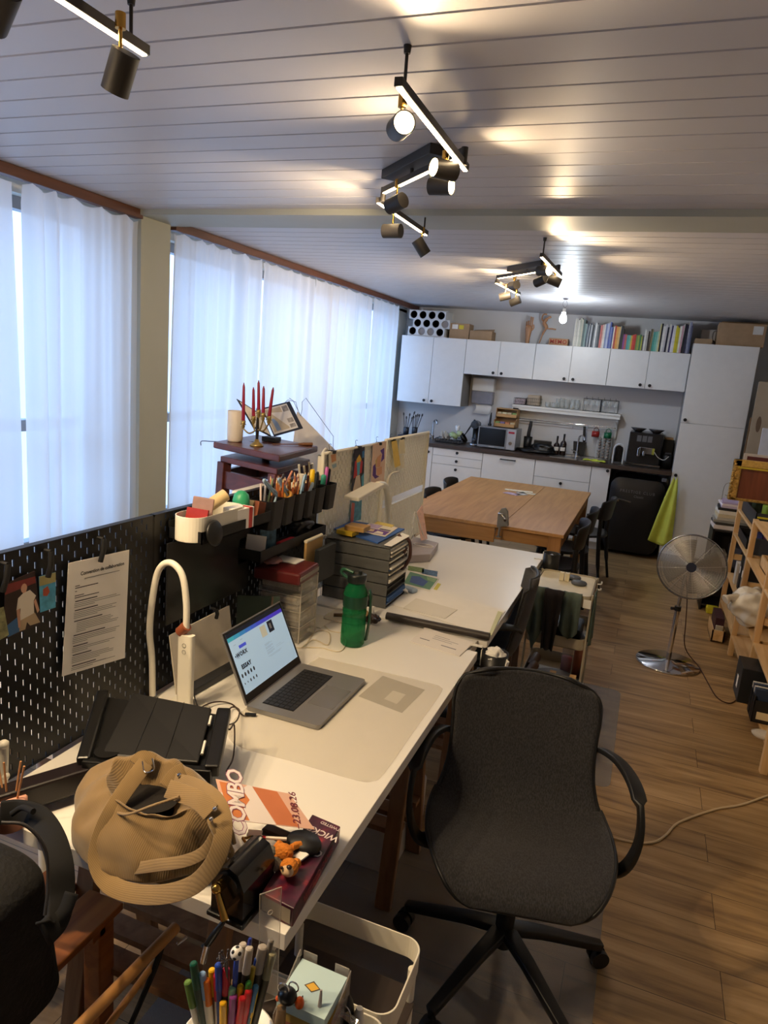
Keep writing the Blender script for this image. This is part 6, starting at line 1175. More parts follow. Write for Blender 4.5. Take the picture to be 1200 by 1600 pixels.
# candelabra
b0_ = onz(401, 697, ZP); yy = b0_.y; t = thing('candelabra', 'five-armed brass candelabra with dark red candles on the wooden stand', 'candelabra', (b0_.x, yy, ZP))
BR2 = M('#a8905a', .35, metal=.8, var=.1); mb = MB(); mb.lathe([(0, 0), (.030, 0), (.026, .008), (.012, .018), (.008, .03), (0, .032)], b0_, 24); part('foot', mb, BR2, t, True)
top = ony(403, 650, yy); mb = MB(); mb.tube([b0_+Vector((0, 0, .03)), b0_.lerp(top, .5), top], .005, 10, rs=[.006, .008, .005]); part('stem', mb, M('#2b2420', .4, metal=.5), t, True)
CN = [((380, 662), (381, 598), 0), ((396, 655), (396, 605), .035), ((404, 645), (404, 594), .0), ((411, 650), (412, 603), -.035), ((420, 655), (427, 605), .0)]
hub = b0_.lerp(top, .55)
for k, (c0_, c1_, dy) in enumerate(CN):
    a = ony(*c0_, yy+dy); b_ = ony(*c1_, yy+dy); mb = MB(); mid = hub.lerp(a, .55)+Vector((0, 0, -.03)); mb.tube(cr([hub, mid, a-Vector((0, 0, .02))], 6), .0035, 8); part('arm', mb, BR2, t, True)
    mb = MB(); mb.lathe([(.004, -.022), (.009, -.012), (.007, -.006), (.010, 0), (.010, .014), (.008, .014), (.007, 0)], a, 16); mb.lathe([(.0, -.002), (.014, 0), (.012, .003)], a-Vector((0, 0, .004)), 16); part('candle_cup', mb, BR2, t, True)
    mb = MB(); mb.tube([a+Vector((0, 0, .002)), a.lerp(b_, .9), b_], .0085, 12, rs=[.0085, .0055, .0015]); solo('candle', mb, M('#8e1432', .35, var=.04), 'dark red tapered candle, %s of the five in the candelabra' % ('leftmost', 'second from left', 'tallest', 'fourth from left', 'rightmost')[k], 'candle', group='dark red candles in the candelabra')
a = onz(367, 690, ZP); mb = MB(); mb.lathe([(0, .001), (.031, .001), (.034, .01), (.036, .135), (.033, .137), (.032, .012), (0, .01)], a, 28); solo('white_beaker', mb, M('#ddd3c6', .5), 'tall off-white cup standing left of the candelabra on the stand', 'cup')
# album on black support
t = thing('open_album', 'open picture album with black covers propped behind the candelabra', 'album', (Cc.x, Cc.y+.02, ZP)); yb = Cc.y+.03
def pan(name, pts, ys, mats, marks=(), th=.004):
    q = [ony(px, py, y) for (px, py), y in zip(pts, ys)]; N = (q[1]-q[0]).cross(q[3]-q[0]).normalized(); N = N if N.y < 0 else -N; mb = MB(); v = [p-N*th for p in q]+q; mb.add(v, [(3, 2, 1, 0), (4, 5, 6, 7), (0, 1, 5, 4), (1, 2, 6, 5), (2, 3, 7, 6), (3, 0, 4, 7)])
    for k, (mi, poly) in enumerate(marks):
        mb.m = mi; mb.quad(*[q[0].lerp(q[1], u).lerp(q[3].lerp(q[2], u), v_)+N*(.0006+.0001*k) for u, v_ in poly])
    return part(name, mb, mats, t, True)
pg = [M('#1c1d24', .4), M('#d6d2cc', .4), M('#b9ab92', .5), M('#7d95b8', .5), M('#8f8a86', .5, var=.4, scale=60)]
F = [(0, 0), (1, 0), (1, 1), (0, 1)]
pan('left_cover', [(370, 623), (409, 648), (424, 682), (396, 668)], [yb-.02, yb+.03, yb-.01, yb-.06], pg, [(1, [(.08, .06), (.95, .06), (.95, .94), (.08, .94)])])
pan('right_cover', [(409, 638), (452, 627), (473, 669), (428, 682)], [yb+.03, yb+.02, yb-.02, yb-.01], pg, [(1, [(.04, .05), (.88, .05), (.88, .94), (.04, .94)]), (2, [(.08, .1), (.62, .1), (.62, .88), (.08, .88)]), (3, [(.16, .45), (.3, .38), (.34, .85), (.18, .86)]), (4, [(.66, .1), (.85, .1), (.85, .3), (.66, .3)]), (4, [(.66, .55), (.85, .55), (.85, .7), (.66, .7)]), (4, [(.66, .75), (.85, .75), (.85, .88), (.66, .88)])])
mb = MB(); a = onz(424, 690, ZP); mb.cbox((a.x, a.y, ZP+.012), (.07, .06, .022)); part('black_support', mb, BLACKM, t, True, bev=.003)
mb = MB(); a, b_ = onz(466, 694, ZP+.006), onz(488, 694, ZP+.008); mb.tube([a, a.lerp(b_, .4), b_], .007, 10, rs=[.004, .008, .008]); a2 = onz(425, 694, ZP+.004); mb.tube([a2, a], .0022, 6); solo('modelling_tool', mb, M('#7a5236', .5), 'tool with a brown wooden handle lying on the right of the stand top', 'tool')
mb = MB(); mb.tube(cr([ony(314, 696, Cc.y), ony(314, 690, Cc.y), ony(320, 689, Cc.y), ony(338, 690, Cc.y), Vector((Cc.x-.05, Cc.y, ZP+.003))], 4), .002, 6); solo('bent_rod', mb, M('#4a4a4e', .4, metal=.5), 'thin bent rod sticking out left of the stand top', 'rod')
# leaning board and wire holder behind
mb = MB(); q = [ony(464, 643, 3.30), ony(523, 703, 3.28), Vector((ony(515, 760, 3.10).x, 3.02, .0)), Vector((ony(440, 700, 3.12).x, 3.04, .0))]; mb.add(q+[p+Vector((0, .006, 0)) for p in q], [(0, 1, 2, 3), (7, 6, 5, 4), (0, 4, 5, 1), (1, 5, 6, 2), (2, 6, 7, 3), (3, 7, 4, 0)]); solo('leaning_board', mb, M('#d6cbbb', .8), 'large cream board leaning diagonally behind the wooden stand', 'board')
mb = MB()
for pts in (((472, 640), (472, 628), (478, 622), (521, 682), (520, 706)), ((445, 629), (450, 625), (462, 628), (466, 642)), ((452, 622), (458, 626), (470, 650), (472, 640))): mb.tube([ony(x, y, 3.26) for x, y in pts], .0016, 6)
solo('magazine_wire_rack', mb, M('#7c7f86', .4, metal=.5), 'thin wire frame in front of the curtain right of the album', 'wire frame')

# ------------------------------------------------------------------ dining table and chairs
t = thing('dining_table', 'large light oak dining table in front of the kitchen', 'table', (-1.05, 5.94, 0)); OAK = wood('#c4935a', '#ae7f4a', 'Y', .45); OAKX = wood('#b5844c', '#9d6f3b', 'X', .45)
X0, X1, Y0, Y1 = -1.66, -.444, 4.85, 7.04
mb = MB(); mb.box(X0, -.8915, Y0, Y1, .726, .75); part('table_leaf', mb, OAK, t, True, bev=.002)
mb = MB(); mb.box(-.8885, X1, Y0, Y1, .726, .75); part('table_leaf', mb, OAK, t, True, bev=.002)
for a in ((X0+.01, -.93, Y0+.012, Y0+.032, .615), (-.93, X1-.06, Y0+.04, Y0+.06, .635), (X0+.03, X1-.03, Y1-.05, Y1-.03, .63)): mb = MB(); mb.box(a[0], a[1], a[2], a[3], a[4], .726); part('apron', mb, OAKX, t, True, bev=.002)
for x in (X0+.02, X1-.04): mb = MB(); mb.box(x, x+.02, Y0+.05, Y1-.05, .63, .726); part('apron', mb, OAK, t, True)
for x in (X0+.015, X1-.105):
    for y in (Y0+.015, Y1-.105): mb = MB(); mb.box(x, x+.09, y, y+.09, 0, .725); part('leg', mb, wood('#b07f4c', '#94683a', 'Z', .4), t, True, bev=.004)
for x, y, w, d, rz, c, lb in ((-1.06, 6.50, .26, .07, 12, '#e4dcc6', 'long cream paper strip, farthest on the dining table'), (-.96, 6.42, .14, .07, -8, '#dcd4bd', 'cream paper at the right of the group on the dining table'), (-1.08, 6.28, .15, .09, -20, '#b9a5bd', 'mauve-edged leaflet, nearest on the dining table'), (-1.0, 6.30, .12, .05, 55, '#cfcfcb', 'white crumpled paper across the others on the dining table'), (-1.02, 6.40, .08, .08, 30, '#a9a9a6', 'grey folded paper in the middle of the dining table papers')):
    mb = MB(); mb.cbox((x, y, .753), (w, d, .004), R('Z', rz)); solo('table_paper', mb, M(c, .7, var=.2, scale=60), lb, 'paper')
# clamp-on crank sharpener at the table edge
t = thing('clamped_crank_machine', 'grey metal crank machine clamped to the near edge of the dining table', 'machine', (-.915, 4.845, .60)); MT = M('#8b8a86', .35, metal=.5)
q = lambda px, py, y=4.815: ony(px, py, y)
mb = MB(); a, b_, c, d = q(776, 824), q(794, 822), q(793, 800), q(778, 802); pl = [a, b_, c, c.lerp(d, .3)+Vector((0, 0, .03)), c.lerp(d, .7)+Vector((0, 0, .03)), d]; n = len(pl); mb.add(pl+[p+Vector((0, .03, 0)) for p in pl], [tuple(range(n)), tuple(range(2*n-1, n-1, -1))]+[(i, n+i, n+(i+1) % n, (i+1) % n) for i in range(n)]); part('plate', mb, MT, t, True)
mb = MB(); a = q(783, 803, 4.80); b_ = q(790, 812, 4.79); mb.cyl(a, b_, .008, n=10); mb.cyl(b_, b_+Vector((.0, -.03, 0)), .009, n=12); mb.lathe([(0, 0), (.022, 0), (.022, .006), (0, .006)], a, 16); part('crank', mb, CHROME, t, True)
mb = MB(); a = q(781, 824); b_ = q(779, 838); mb.cyl(a, b_, .008, n=10); mb.cyl(b_, b_-Vector((0, 0, .006)), .02, n=16); part('clamp_screw', mb, MT, t, True)
def make_chair():
    t = thing('dining_chair', 'x', 'chair', (0, 0, 0), 0, 'black dining chairs around the oak table'); BK = M('#141315', .42, var=.03)
    mb = MB()
    def st(u, v):
        x = (u-.5)*2; y = (v-.5)*2; sx_ = x*math.sqrt(max(0, 1-y*y*.42)); sy = y*math.sqrt(max(0, 1-x*x*.42)); return (sx_*.235, sy*.22, .445+.012*(x*x+y*y)-.012)
    mb.grid(st, 14, 14); part('seat', mb, BK, t, solid=.02)
    mb = MB()
    def bt(u, v):
        a = (u-.5)*2; return (.225*math.sin(a*1.25)/math.sin(1.25), .225-.11*(1-math.cos(a*1.25))-.0+.03*v, .60+.20*v-.035*abs(a)**3*(1 if v > .5 else -1)*.6)
    mb.grid(bt, 20, 8); part('backrest', mb, BK, t, solid=.016, sub=1)
    for s in (-1, 1):
        mb = MB(); mb.tube([(s*.16, -.16, .44), (s*.205, -.215, 0)], .018, 10, rs=[.02, .012]); part('leg', mb, BK, t)
        mb = MB(); mb.tube(cr([(s*.17, .165, .72), (s*.175, .18, .60), (s*.18, .185, .45), (s*.20, .215, .2), (s*.215, .25, 0)], 5), .018, 10, rs=[.012, .014, .016, .018, .02]+[.02]*6+[.019]*5+[.013]*5); part('leg', mb, BK, t)
    return t
ch = make_chair(); spots = [(-1.47, 5.68, 90, 'black dining chair with rounded back left of the table, nearer of the two backs'), (-1.50, 6.40, 92, 'black dining chair left of the table, nearer the kitchen'),
    (-.555, 5.22, -86, 'black dining chair at the right of the table, nearest the camera'), (-.54, 5.83, -90, 'black dining chair at the right of the table, middle of three'), (-.44, 6.58, -97, 'black dining chair at the right of the table, closest to the fridge, pulled out')]
for i, (x, y, rz, lb) in enumerate(spots):
    o = ch if i == 0 else dup(ch)
    o.location = (x, y, 0); o.rotation_euler = (0, 0, math.radians(rz)); o['label'] = lb

# ------------------------------------------------------------------ office chairs
def office_chair(label, loc, rz, H=0.0, star=20):
    t = thing('office_chair', label, 'chair', loc, rz, 'dark grey shell office chairs'); FAB = m_weave('#302f32', '#1c1b1d'); BK = M('#131314', .45, var=.04)
    prof = [(-.262, .432), (-.25, .462), (-.20, .476), (-.10, .468), (0, .455), (.09, .455), (.155, .48), (.195, .54), (.215, .62), (.232, .71), (.243, .79), (.25, .85), (.252, .885)]
    hw = [.13, .19, .232, .262, .268, .262, .248, .232, .222, .222, .225, .205, .12]
    P = cr([(p[0], p[1], 0) for p in prof], 4); Wd = cr([(w, 0, 0) for w in hw], 4); n = len(P)
    def fn(u, v):
        f = v*(n-1); i = min(int(f), n-2); k = f-i; p = P[i].lerp(P[i+1], k); w = Wd[i].x+(Wd[i+1].x-Wd[i].x)*k; d = (P[i+1]-P[i]).normalized(); nn = Vector((-d.y, d.x)); s = (u-.5)*2; c = abs(s)**2.4
        lift = .055*c*min(1, v*3)*(1 if v < .92 else .6); edge = 1-.0*c
        return (s*w, p.x+nn.x*lift*1.0, p.y+nn.y*lift)
    mb = MB(); mb.grid(fn, 24, 46); part('shell', mb, [FAB], t, solid=.022, sub=1)
    m2 = MB(); path = [Vector(fn(0, j/40)) for j in range(41)]+[Vector(fn(i/12, 1)) for i in range(1, 12)]+[Vector(fn(1, 1-j/40)) for j in range(41)]+[Vector(fn(1-i/12, 0)) for i in range(1, 12)]
    m2.tube(path, .006, 6, closed=True); part('piping', m2, BK, t)
    for s in (-1, 1):
        mb = MB(); pts = cr([(s*.222, .205, .665), (s*.245, .18, .685), (s*.285, .10, .695), (s*.312, .01, .675), (s*.322, -.045, .62), (s*.318, -.065, .54), (s*.292, -.06, .465), (s*.24, -.05, .435)], 5)
        N = [Vector((s*.3, 0, 1)) if i < 18 else Vector((s, 0, .2)) for i in range(len(pts))]; mb.strap(pts, [.03+.018*math.sin(PI*i/len(pts)) for i in range(len(pts))], .016, normals=N); part('armrest', mb, BK, t, bev=.004)
    mb = MB(); mb.cbox((0, .0, .432), (.24, .24, .03)); mb.cbox((0, 0, .41), (.12, .16, .04)); part('under_seat_plate', mb, BK, t, bev=.008)
    mb = MB(); mb.cyl((0, 0, .10), (0, 0, .26), .028, n=20); mb.cyl((0, 0, .26), (0, 0, .42), .016, n=16); part('gas_column', mb, BK, t)
    mb = MB(); mb.tube([(-.1, .02, .41), (-.24, .04, .40)], .006, 8); mb.tube([(-.24, .04, .40), (-.28, .04, .39)], .013, 8); part('height_lever', mb, BK, t)
    for k in range(5):
        a = math.radians(star+72*k)-math.radians(rz); d = Vector((math.cos(a), math.sin(a), 0)); mb = MB(); pp = [d*.02+Vector((0, 0, .155)), d*.12+Vector((0, 0, .135)), d*.29+Vector((0, 0, .085)), d*.325+Vector((0, 0, .075))]; mb.strap(pp, [.05, .042, .032, .03], .026); mb.cyl(d*.32+Vector((0, 0, .085)), d*.32+Vector((0, 0, .055)), .009, n=10); part('base_spoke', mb, BK, t, bev=.004)
        e = Vector((-d.y, d.x, 0)); mb = MB(); c = d*.325+Vector((0, 0, .029))+e*.01; mb.cyl(c-e*.024, c-e*.006, .028, n=22); mb.cyl(c+e*.006, c+e*.024, .028, n=22); mb.cyl(c-e*.006, c+e*.006, .02, n=14); part('caster', mb, M('#201f21', .5), t, bev=.003)
    return t
oc = office_chair('dark grey fabric office chair with armrests, standing in front of the desk', (-.185, 1.86, .003), 13, star=29)
oc2 = office_chair('dark grey office chair seen edge-on, tucked against the far desk beside the trolley', (-.64, 3.22, .0), -82, star=10)
# floor mats
def fmat(x0, x1, y0, y1, label): mb = MB(); mb.prism(rrect(x1-x0, y1-y0, .05, 6, (x0+x1)/2, (y0+y1)/2), .0004, .0024); return solo('floor_mat', mb, glassy('#a39c95', .42, .28), label, 'floor mat')
fmat(-1.05, .10, 1.12, 2.34, 'see-through plastic floor mat under the grey office chair')
fmat(-1.05, .075, 3.06, 4.17, 'see-through plastic floor mat under the chair at the far desk')
# ------------------------------------------------------------------ beige trolley
t = thing('trolley', 'beige metal three-tier trolley with cloths hanging over it, by the far desk', 'trolley', (-.30, 3.80, 0)); BG = M('#b5ab95', .45, var=.02); X0, X1, Y0, Y1 = -.455, -.150, 3.60, 4.02; cx_, cy_ = (X0+X1)/2, (Y0+Y1)/2
def tray(z0, z1, mat=BG):
    mb = MB(); ol = rrect(X1-X0, Y1-Y0, .04, 6, cx_, cy_); mb.wall(ol, z0, z1, .004, cx_, cy_); mb.prism(ol, z0, z0+.004); return part('tray', mb, mat, t, True)
for a, b_ in ((.655, .715), (.415, .475), (.155, .225)): tray(a, b_)
for x in (X0-.004, X1+.004):
    for y in (Y0+.03, Y1-.03): mb = MB(); mb.tube([(x, y, .06), (x, y, .40), (x, y, .72)], .006, 8); part('side_post', mb, BG, t, True)
for x in (X0+.02, X1-.02):
    for y in (Y0+.03, Y1-.03): mb = MB(); mb.cyl((x-.008, y, .026), (x+.008, y, .026), .026, n=18); mb.tube([(x, y, .026), (x, y, .16)], .006, 8); part('caster', mb, M('#2a2a2c', .5), t, True)
def drape(x0, x1, y, z0, z1, amp, seed, mat, label, w=.0, thick=.004, point=0.0, ax='x'):
    mb = MB()
    def fn(u, v):
        s = math.sin(u*11+seed)*amp*(.3+v); d = z1-(z1-z0)*v*(1-point*abs(u-.55)*1.6)
        X = x0+(x1-x0)*u+w*(u-.5)*v; Y = y-.010-s-.01*v
        if v < .08: Y += (.08-v)*.35; d = z1
        return (X, Y, d) if ax == 'x' else (Y, X, d)
    mb.grid(fn, 26, 22); return solo('cloth', mb, mat, label, 'cloth', solid=thick)
drape(-.47, -.37, Y0-.004, .385, .72, .012, 1, M('#5d6a60', .9, var=.12), 'grey-green cloth draped over the left front of the beige trolley', point=.5)
drape(-.385, -.285, Y0-.018, .40, .722, .010, 3, M('#2f2a2c', .9, var=.08), 'dark charcoal cloth hanging in the middle of the trolley front', w=-.04)
drape(-.29, -.195, Y0-.006, .47, .72, .012, 5, M('#55625a', .9, var=.12), 'green-grey cloth at the right front of the beige trolley', point=.25)
mb = MB(); mb.grid(lambda u, v: (X1+.012+.010*math.sin(u*9)*(.3+v)+.004, Y0+.02+.16*u, .715-.27*v), 18, 16); solo('cloth', mb, M('#4a5a52', .9, var=.12), 'dark green cloth hanging over the right side of the trolley', 'cloth', solid=.004)
mb = MB(); mb.box(X1-.035, X1+.004, Y0-.008, Y0-.004, .655, .70); solo('white_peg', mb, WHITE_PL, 'white clip at the right front corner of the trolley', 'clip')
mb = MB(); mb.prism(rrect(X1-X0-.014, Y1-Y0-.014, .034, 6, cx_, cy_), .70, .708); solo('cream_board', mb, M('#d9cfb4', .45), 'cream board filling the top tray of the trolley', 'board')
for k, (x, y) in enumerate(((-.275, 3.92), (-.235, 3.83))): mb = MB(); mb.lathe([(0, 0), (.04, 0), (.043, .008), (.04, .014), (0, .015)], (x, y, .7095), 26); solo('grey_disc', mb, M('#4b4e55', .5, var=.1), 'flat dark grey disc on the trolley top, %s of the two' % ('farther', 'nearer')[k], 'disc')
for k, x in enumerate((-.345, -.315)): mb = MB(); mb.box(x, x+.024, 3.84, 3.87, .709, .755); solo('cream_block', mb, M('#ddd3b5', .5), 'small upright cream block on the trolley, %s one' % ('left', 'right')[k], 'block', bev=.002)
mb = MB(); mb.tube(cr([(X1+.008, 3.93, .70), (X1+.028, 3.93, .705), (X1+.03, 3.925, .72)], 4), .004, 6); mb.tube(cr([(X1+.008, 3.86, .69), (X1+.03, 3.86, .69), (X1+.032, 3.86, .70)], 4), .004, 6); solo('trolley_hook', mb, WHITE_PL, 'pair of small white hooks on the right rim of the trolley', 'hook')
mb = MB(); mb.box(-.37, -.18, 3.66, 3.9, .42, .50); solo('black_case', mb, BLACKP, 'black case in the middle tray of the trolley', 'case', bev=.01)
mb = MB(); mb.lathe([(0, 0), (.115, 0), (.118, .006), (.115, .011), (0, .012)], (-.285, 3.74, .175), 36); solo('round_bat', mb, M('#8b8377', .6, var=.05), 'round grey turntable plate in the bottom tray of the trolley', 'plate')
for k, (x, y) in enumerate(((-.418, 3.72), (-.425, 3.85))): mb = MB(); mb.tube([(x-.01, y-.06, .19), (x+.012, y+.055, .215)], .026, 14); solo('wooden_roller', mb, wood('#8a6a50', '#6e5340', 'Y'), 'wooden roller in the bottom tray, %s the round plate' % ('nearest, left of', 'farther back than')[k], 'roller')
mb = MB(); mb.lathe([(0, 0), (.03, 0), (.03, .09), (0, .092)], (-.245, 3.90, .16), 20); mb.m = 1; mb.lathe([(.031, 0), (.031, .17), (.029, .172)], (-.245, 3.90, .16), 20); solo('red_jar', mb, [M('#a8243a', .5), glassy('#d8d0c4', .35)], 'clear jar half full of red in the bottom tray of the trolley', 'jar')
mb = MB(); mb.lathe([(0, 0), (.024, 0), (.024, .20), (0, .2)], (-.185, 3.86, .16), 18); solo('orange_bottle', mb, M('#8a4a30', .4), 'reddish brown bottle right of the red jar in the trolley', 'bottle')
# stool behind the chair
t = thing('pine_stool', 'low pine stool half hidden behind the grey chair, in front of the trolley', 'stool', (-.30, 3.36, 0))
for x in (-.285, -.165):
    for y in (3.26, 3.44): mb = MB(); mb.bar((x+.01*(1 if x < -.2 else -1), y, .34), (x, y, 0), .032, .032, up=(0, 1, 0)); part('leg', mb, PINE, t, True, bev=.003)
for y in (3.26, 3.44): mb = MB(); mb.bar((-.28, y, .12), (-.175, y, .12), .02, .04); part('rail', mb, PINEX, t, True)

# ------------------------------------------------------------------ fan
t = thing('floor_fan', 'chrome pedestal fan with a round wire cage on the floor', 'fan', (.347, 4.81, 0)); base = Vector((.347, 4.81, 0))
mb = MB(); mb.lathe([(0, .0), (.205, 0), (.208, .006), (.20, .013), (.05, .020), (.03, .028), (0, .03)], base, 56); part('base', mb, M('#d6d6d8', .10, metal=1, var=0), t, True)
C0 = Vector((.386, 4.78, .690)); nf = Vector((-.10, -1, .14)).normalized(); ux = nf.cross(Vector((0, 0, 1))).normalized()*-1; uy = nf.cross(ux)*-1
if uy.z < 0: uy = -uy
mb = MB(); mb.cyl(base+Vector((0, 0, .025)), (.350, 4.81, .40), .0165, n=20); part('lower_pole', mb, CHROME, t, True)
mb = MB(); mb.cyl((.350, 4.81, .39), (.362, 4.82, .62), .011, n=16); part('upper_pole', mb, CHROME, t, True)
mb = MB(); mb.cyl((.350, 4.81, .375), (.350, 4.81, .405), .021, n=18); mb.cyl((.33, 4.81, .385), (.31, 4.80, .385), .010, n=12); part('height_collar', mb, M('#1b1a1c', .4), t, True)
mb = MB(); mb.cyl(C0-nf*.02, C0-nf*.15, .045, .038, n=28); part('motor_housing', mb, CHROME, t, True, bev=.01)
mb = MB(); mb.cyl(C0+nf*.052, C0+nf*.058, .030, n=28); part('hub_badge', mb, M('#23273a', .3), t, True, bev=.002)
RF = .205
def ring(mb, r, off, rad, n=56): mb.tube([C0+nf*off+ux*r*math.cos(2*PI*i/n)+uy*r*math.sin(2*PI*i/n) for i in range(n)], rad, 5, closed=True)
mb = MB()
for k in range(27):
    r = .034+(RF-.034)*k/26.0; ring(mb, r, .055*(1-(r/RF)**3), .0016)
for k in range(8):
    a = 2*PI*k/8+.2; d = ux*math.cos(a)+uy*math.sin(a); mb.tube([C0+nf*(.056*(1-(r/RF)**3)+.001)+d*r for r in (.03, .08, .12, .16, .185, RF)], .0016, 5)
part('front_grille', mb, M('#d9d6d0', .28, metal=.85, var=0), t, True)
mb = MB()
for k in range(12): r = .05+(RF-.05)*k/11.0; ring(mb, r, -.055*(1-(r/RF)**3), .0011, 44)
for k in range(12):
    a = 2*PI*k/12; d = ux*math.cos(a)+uy*math.sin(a); mb.tube([C0-nf*(.056*(1-(r/RF)**3))+d*r for r in (.04, .10, .15, .185, RF)], .0014, 5)
part('rear_grille', mb, M('#a9a6a0', .25, metal=.9, var=0), t, True)
mb = MB(); ring(mb, RF+.002, 0, .0055); part('cage_rim', mb, M('#8f9096', .2, metal=.9, var=0), t, True)
for k in range(4):
    a0 = PI/2*k+.4; mb = MB()
    def bl(u, v, a0=a0):
        r = .03+.145*v; a = a0+(u-.5)*(.95-.1*v); return C0+ux*r*math.cos(a)+uy*r*math.sin(a)+nf*(.018*(u-.5)*2)
    mb.grid(lambda u, v: tuple(bl(u, v)), 8, 8); part('blade', mb, M('#77736e', .5, metal=.2, var=0), t, True, solid=.002)
mb = MB(); mb.tube(cr([Vector((.37, 4.87, .60)), Vector((.40, 4.86, .45)), Vector((.415, 4.84, .30)), Vector((.44, 4.84, .12)), onz(1092, 1042, .02), onz(1105, 1065, .004), onz(1118, 1087, .004), onz(1132, 1097, .004), onz(1146, 1097, .004), onz(1160, 1082, .004)], 6), .0035, 7); solo('fan_cord', mb, M('#3c1f1a', .5), 'dark brown power cord trailing from the fan to the shelf', 'cord')
mb = MB(); mb.tube(cr([onz(x, y, .006) for x, y in ((880, 1262), (905, 1283), (940, 1303), (985, 1315), (1020, 1316), (1040, 1305), (1056, 1288), (1080, 1277), (1120, 1264), (1160, 1257), (1200, 1243), (1240, 1232))], 6), .0048, 8); solo('floor_cable', mb, M('#cbb593', .5), 'cream cable snaking across the wooden floor right of the grey chair', 'cable')

# ------------------------------------------------------------------ pine shelving on the right
t = thing('pine_shelving', 'long low pine shelving unit along the right side of the room', 'shelving', (.96, 4.85, 0)); SX0, SX1 = .75, 1.18
PY = [3.585, 4.41, 5.23, 6.12]
for y in PY:
    for x in (SX0, SX1): mb = MB(); mb.box(x, x+.034, y-.022, y+.022, 0, .985 if y > 4.5 else 1.0); part('post', mb, PINE, t, True, bev=.002)
    for z in (.10, .50, .93): mb = MB(); mb.box(SX0+.034, SX1, y-.011, y+.011, z, z+.045); part('side_rail', mb, PINEX, t, True)
for (a, b_), zs in (((PY[0], PY[1]), (.135, .375, .705, .965)), ((PY[1], PY[2]), (.135, .375, .705, .965)), ((PY[2], PY[3]), (.135, .375, .705, .90))):
    for z in zs: mb = MB(); mb.box(SX0+.002, SX1+.03, a+.023, b_-.023, z, z+.018); part('shelf_board', mb, PINEY, t, True, bev=.002)
mb = MB(); mb.bar((SX1+.02, PY[1], .02), (SX1+.02, PY[2], .95), .01, .04); mb.bar((SX1+.02, PY[2], .02), (SX1+.02, PY[1], .95), .01, .04); part('cross_brace', mb, PINEY, t, True)
mb = MB(); mb.cyl((.752, 5.20, .34), (.742, 5.20, .34), .014, n=12); solo('dark_red_knob', mb, M('#7a2018', .5), 'dark red round knob on the front of the pine shelf post', 'knob')
# contents
def bx(x0, x1, y0, y1, z0, z1, col, name, label, cat, bev=.002, **k): mb = MB(); mb.box(x0, x1, y0, y1, z0, z1); return solo(name, mb, M(col, **k) if isinstance(col, str) else col, label, cat, bev=bev)
t = thing('black_crate', 'black crate of bright tools on top of the farther pine shelf', 'crate', (.95, 5.68, .919)); mb = MB(); X0, X1, Y0, Y1, z = .77, 1.17, 5.30, 6.05, .919
mb.box(X0, X1, Y0, Y1, z, z+.004); mb.box(X0, X0+.006, Y0, Y1, z, z+.10); mb.box(X1-.006, X1, Y0, Y1, z, z+.10); mb.box(X0, X1, Y0, Y0+.006, z, z+.10); mb.box(X0, X1, Y1-.006, Y1, z, z+.10); part('crate_shell', mb, M('#2a2d35', .45), t, True)
mb = MB(); mb.bar((X0+.01, Y0-.002, z+.07), (X1, Y0-.002, z+.07), .004, .012); part('yellow_stripe', mb, M('#c6bb2c', .5), t, True)
for x, y, c, h, lb in ((.86, 5.5, '#7da03c', .13, 'green handled tool sticking out of the black crate'), (.91, 5.55, '#b0408c', .10, 'magenta piece in the black crate'), (.98, 5.5, '#c9d3d0', .11, 'pale plastic tub in the black crate'), (.84, 5.85, '#4a5a44', .12, 'dark green piece at the far end of the black crate')):
    mb = MB(); mb.cbox((x, y, .926+h/2), (.045, .06, h), R('Z', 20)); solo('crate_tool', mb, M(c, .5, var=.1), lb, 'tool', bev=.008)
# frame and pictures on top
t = thing('ornate_frame', 'large picture frame with gilded ornate edge and brown backing standing on the shelves', 'picture frame', (.90, 5.62, 1.0)); GO = M('#b08a46', .4, metal=.5, var=.35, scale=70, bump=.8, bscale=60)
q = lambda px, py: ony(px, py, 5.62)
A0, A1 = q(1148, 717), q(1162, 783); fx0 = A0.x; fz1 = A0.z; fz0 = A1.z
mb = MB(); mb.box(fx0, fx0+.055, 5.60, 5.66, fz0, fz1); part('left_moulding', mb, GO, t, True, bev=.006)
mb = MB(); mb.box(fx0, 1.25, 5.60, 5.66, fz1-.05, fz1); part('top_moulding', mb, M('#bf9a4e', .4, var=.2, scale=60), t, True, bev=.006)
mb = MB(); mb.box(fx0, 1.25, 5.60, 5.66, fz0, fz0+.02); part('bottom_moulding', mb, GO, t, True, bev=.004)
mb = MB(); mb.box(fx0+.05, 1.24, 5.615, 5.635, fz0+.01, fz1-.03); part('backing', mb, wood('#7a3f24', '#612f1a', 'Z', .5), t, True)
mb = MB(); mb.box(fx0+.03, 1.24, 5.596, 5.60, fz1-.062, fz1-.05); part('yellow_edge', mb, M('#c2a830', .5), t, True)
for i in range(16): pass
mb = MB(); random.seed(9)
for i in range(26): z = fz0+.01+(fz1-fz0-.02)*i/25; mb.ball((fx0+.006+random.uniform(-.004, .012), 5.60, z), (.010, .008, .007), 8, 6)
part('gilt_ornament', mb, GO, t, True)
a = ony(1163, 708, 6.3); b_ = ony(1164, 735, 6.3)
mb = MB(); mb.box(a.x, 1.3, 6.29, 6.31, .99, a.z); mb.m = 1; mb.box(a.x+.025, 1.3, 6.286, 6.29, .99, a.z-.02); solo('maroon_picture', mb, [M('#c9bfb4', .5), M('#5e2a2a', .5)], 'maroon picture with a pale thin frame behind the gilded one', 'picture')
mb = MB(); q2 = lambda px, py: ony(px, py, 7.55); a = q2(1186, 596); 
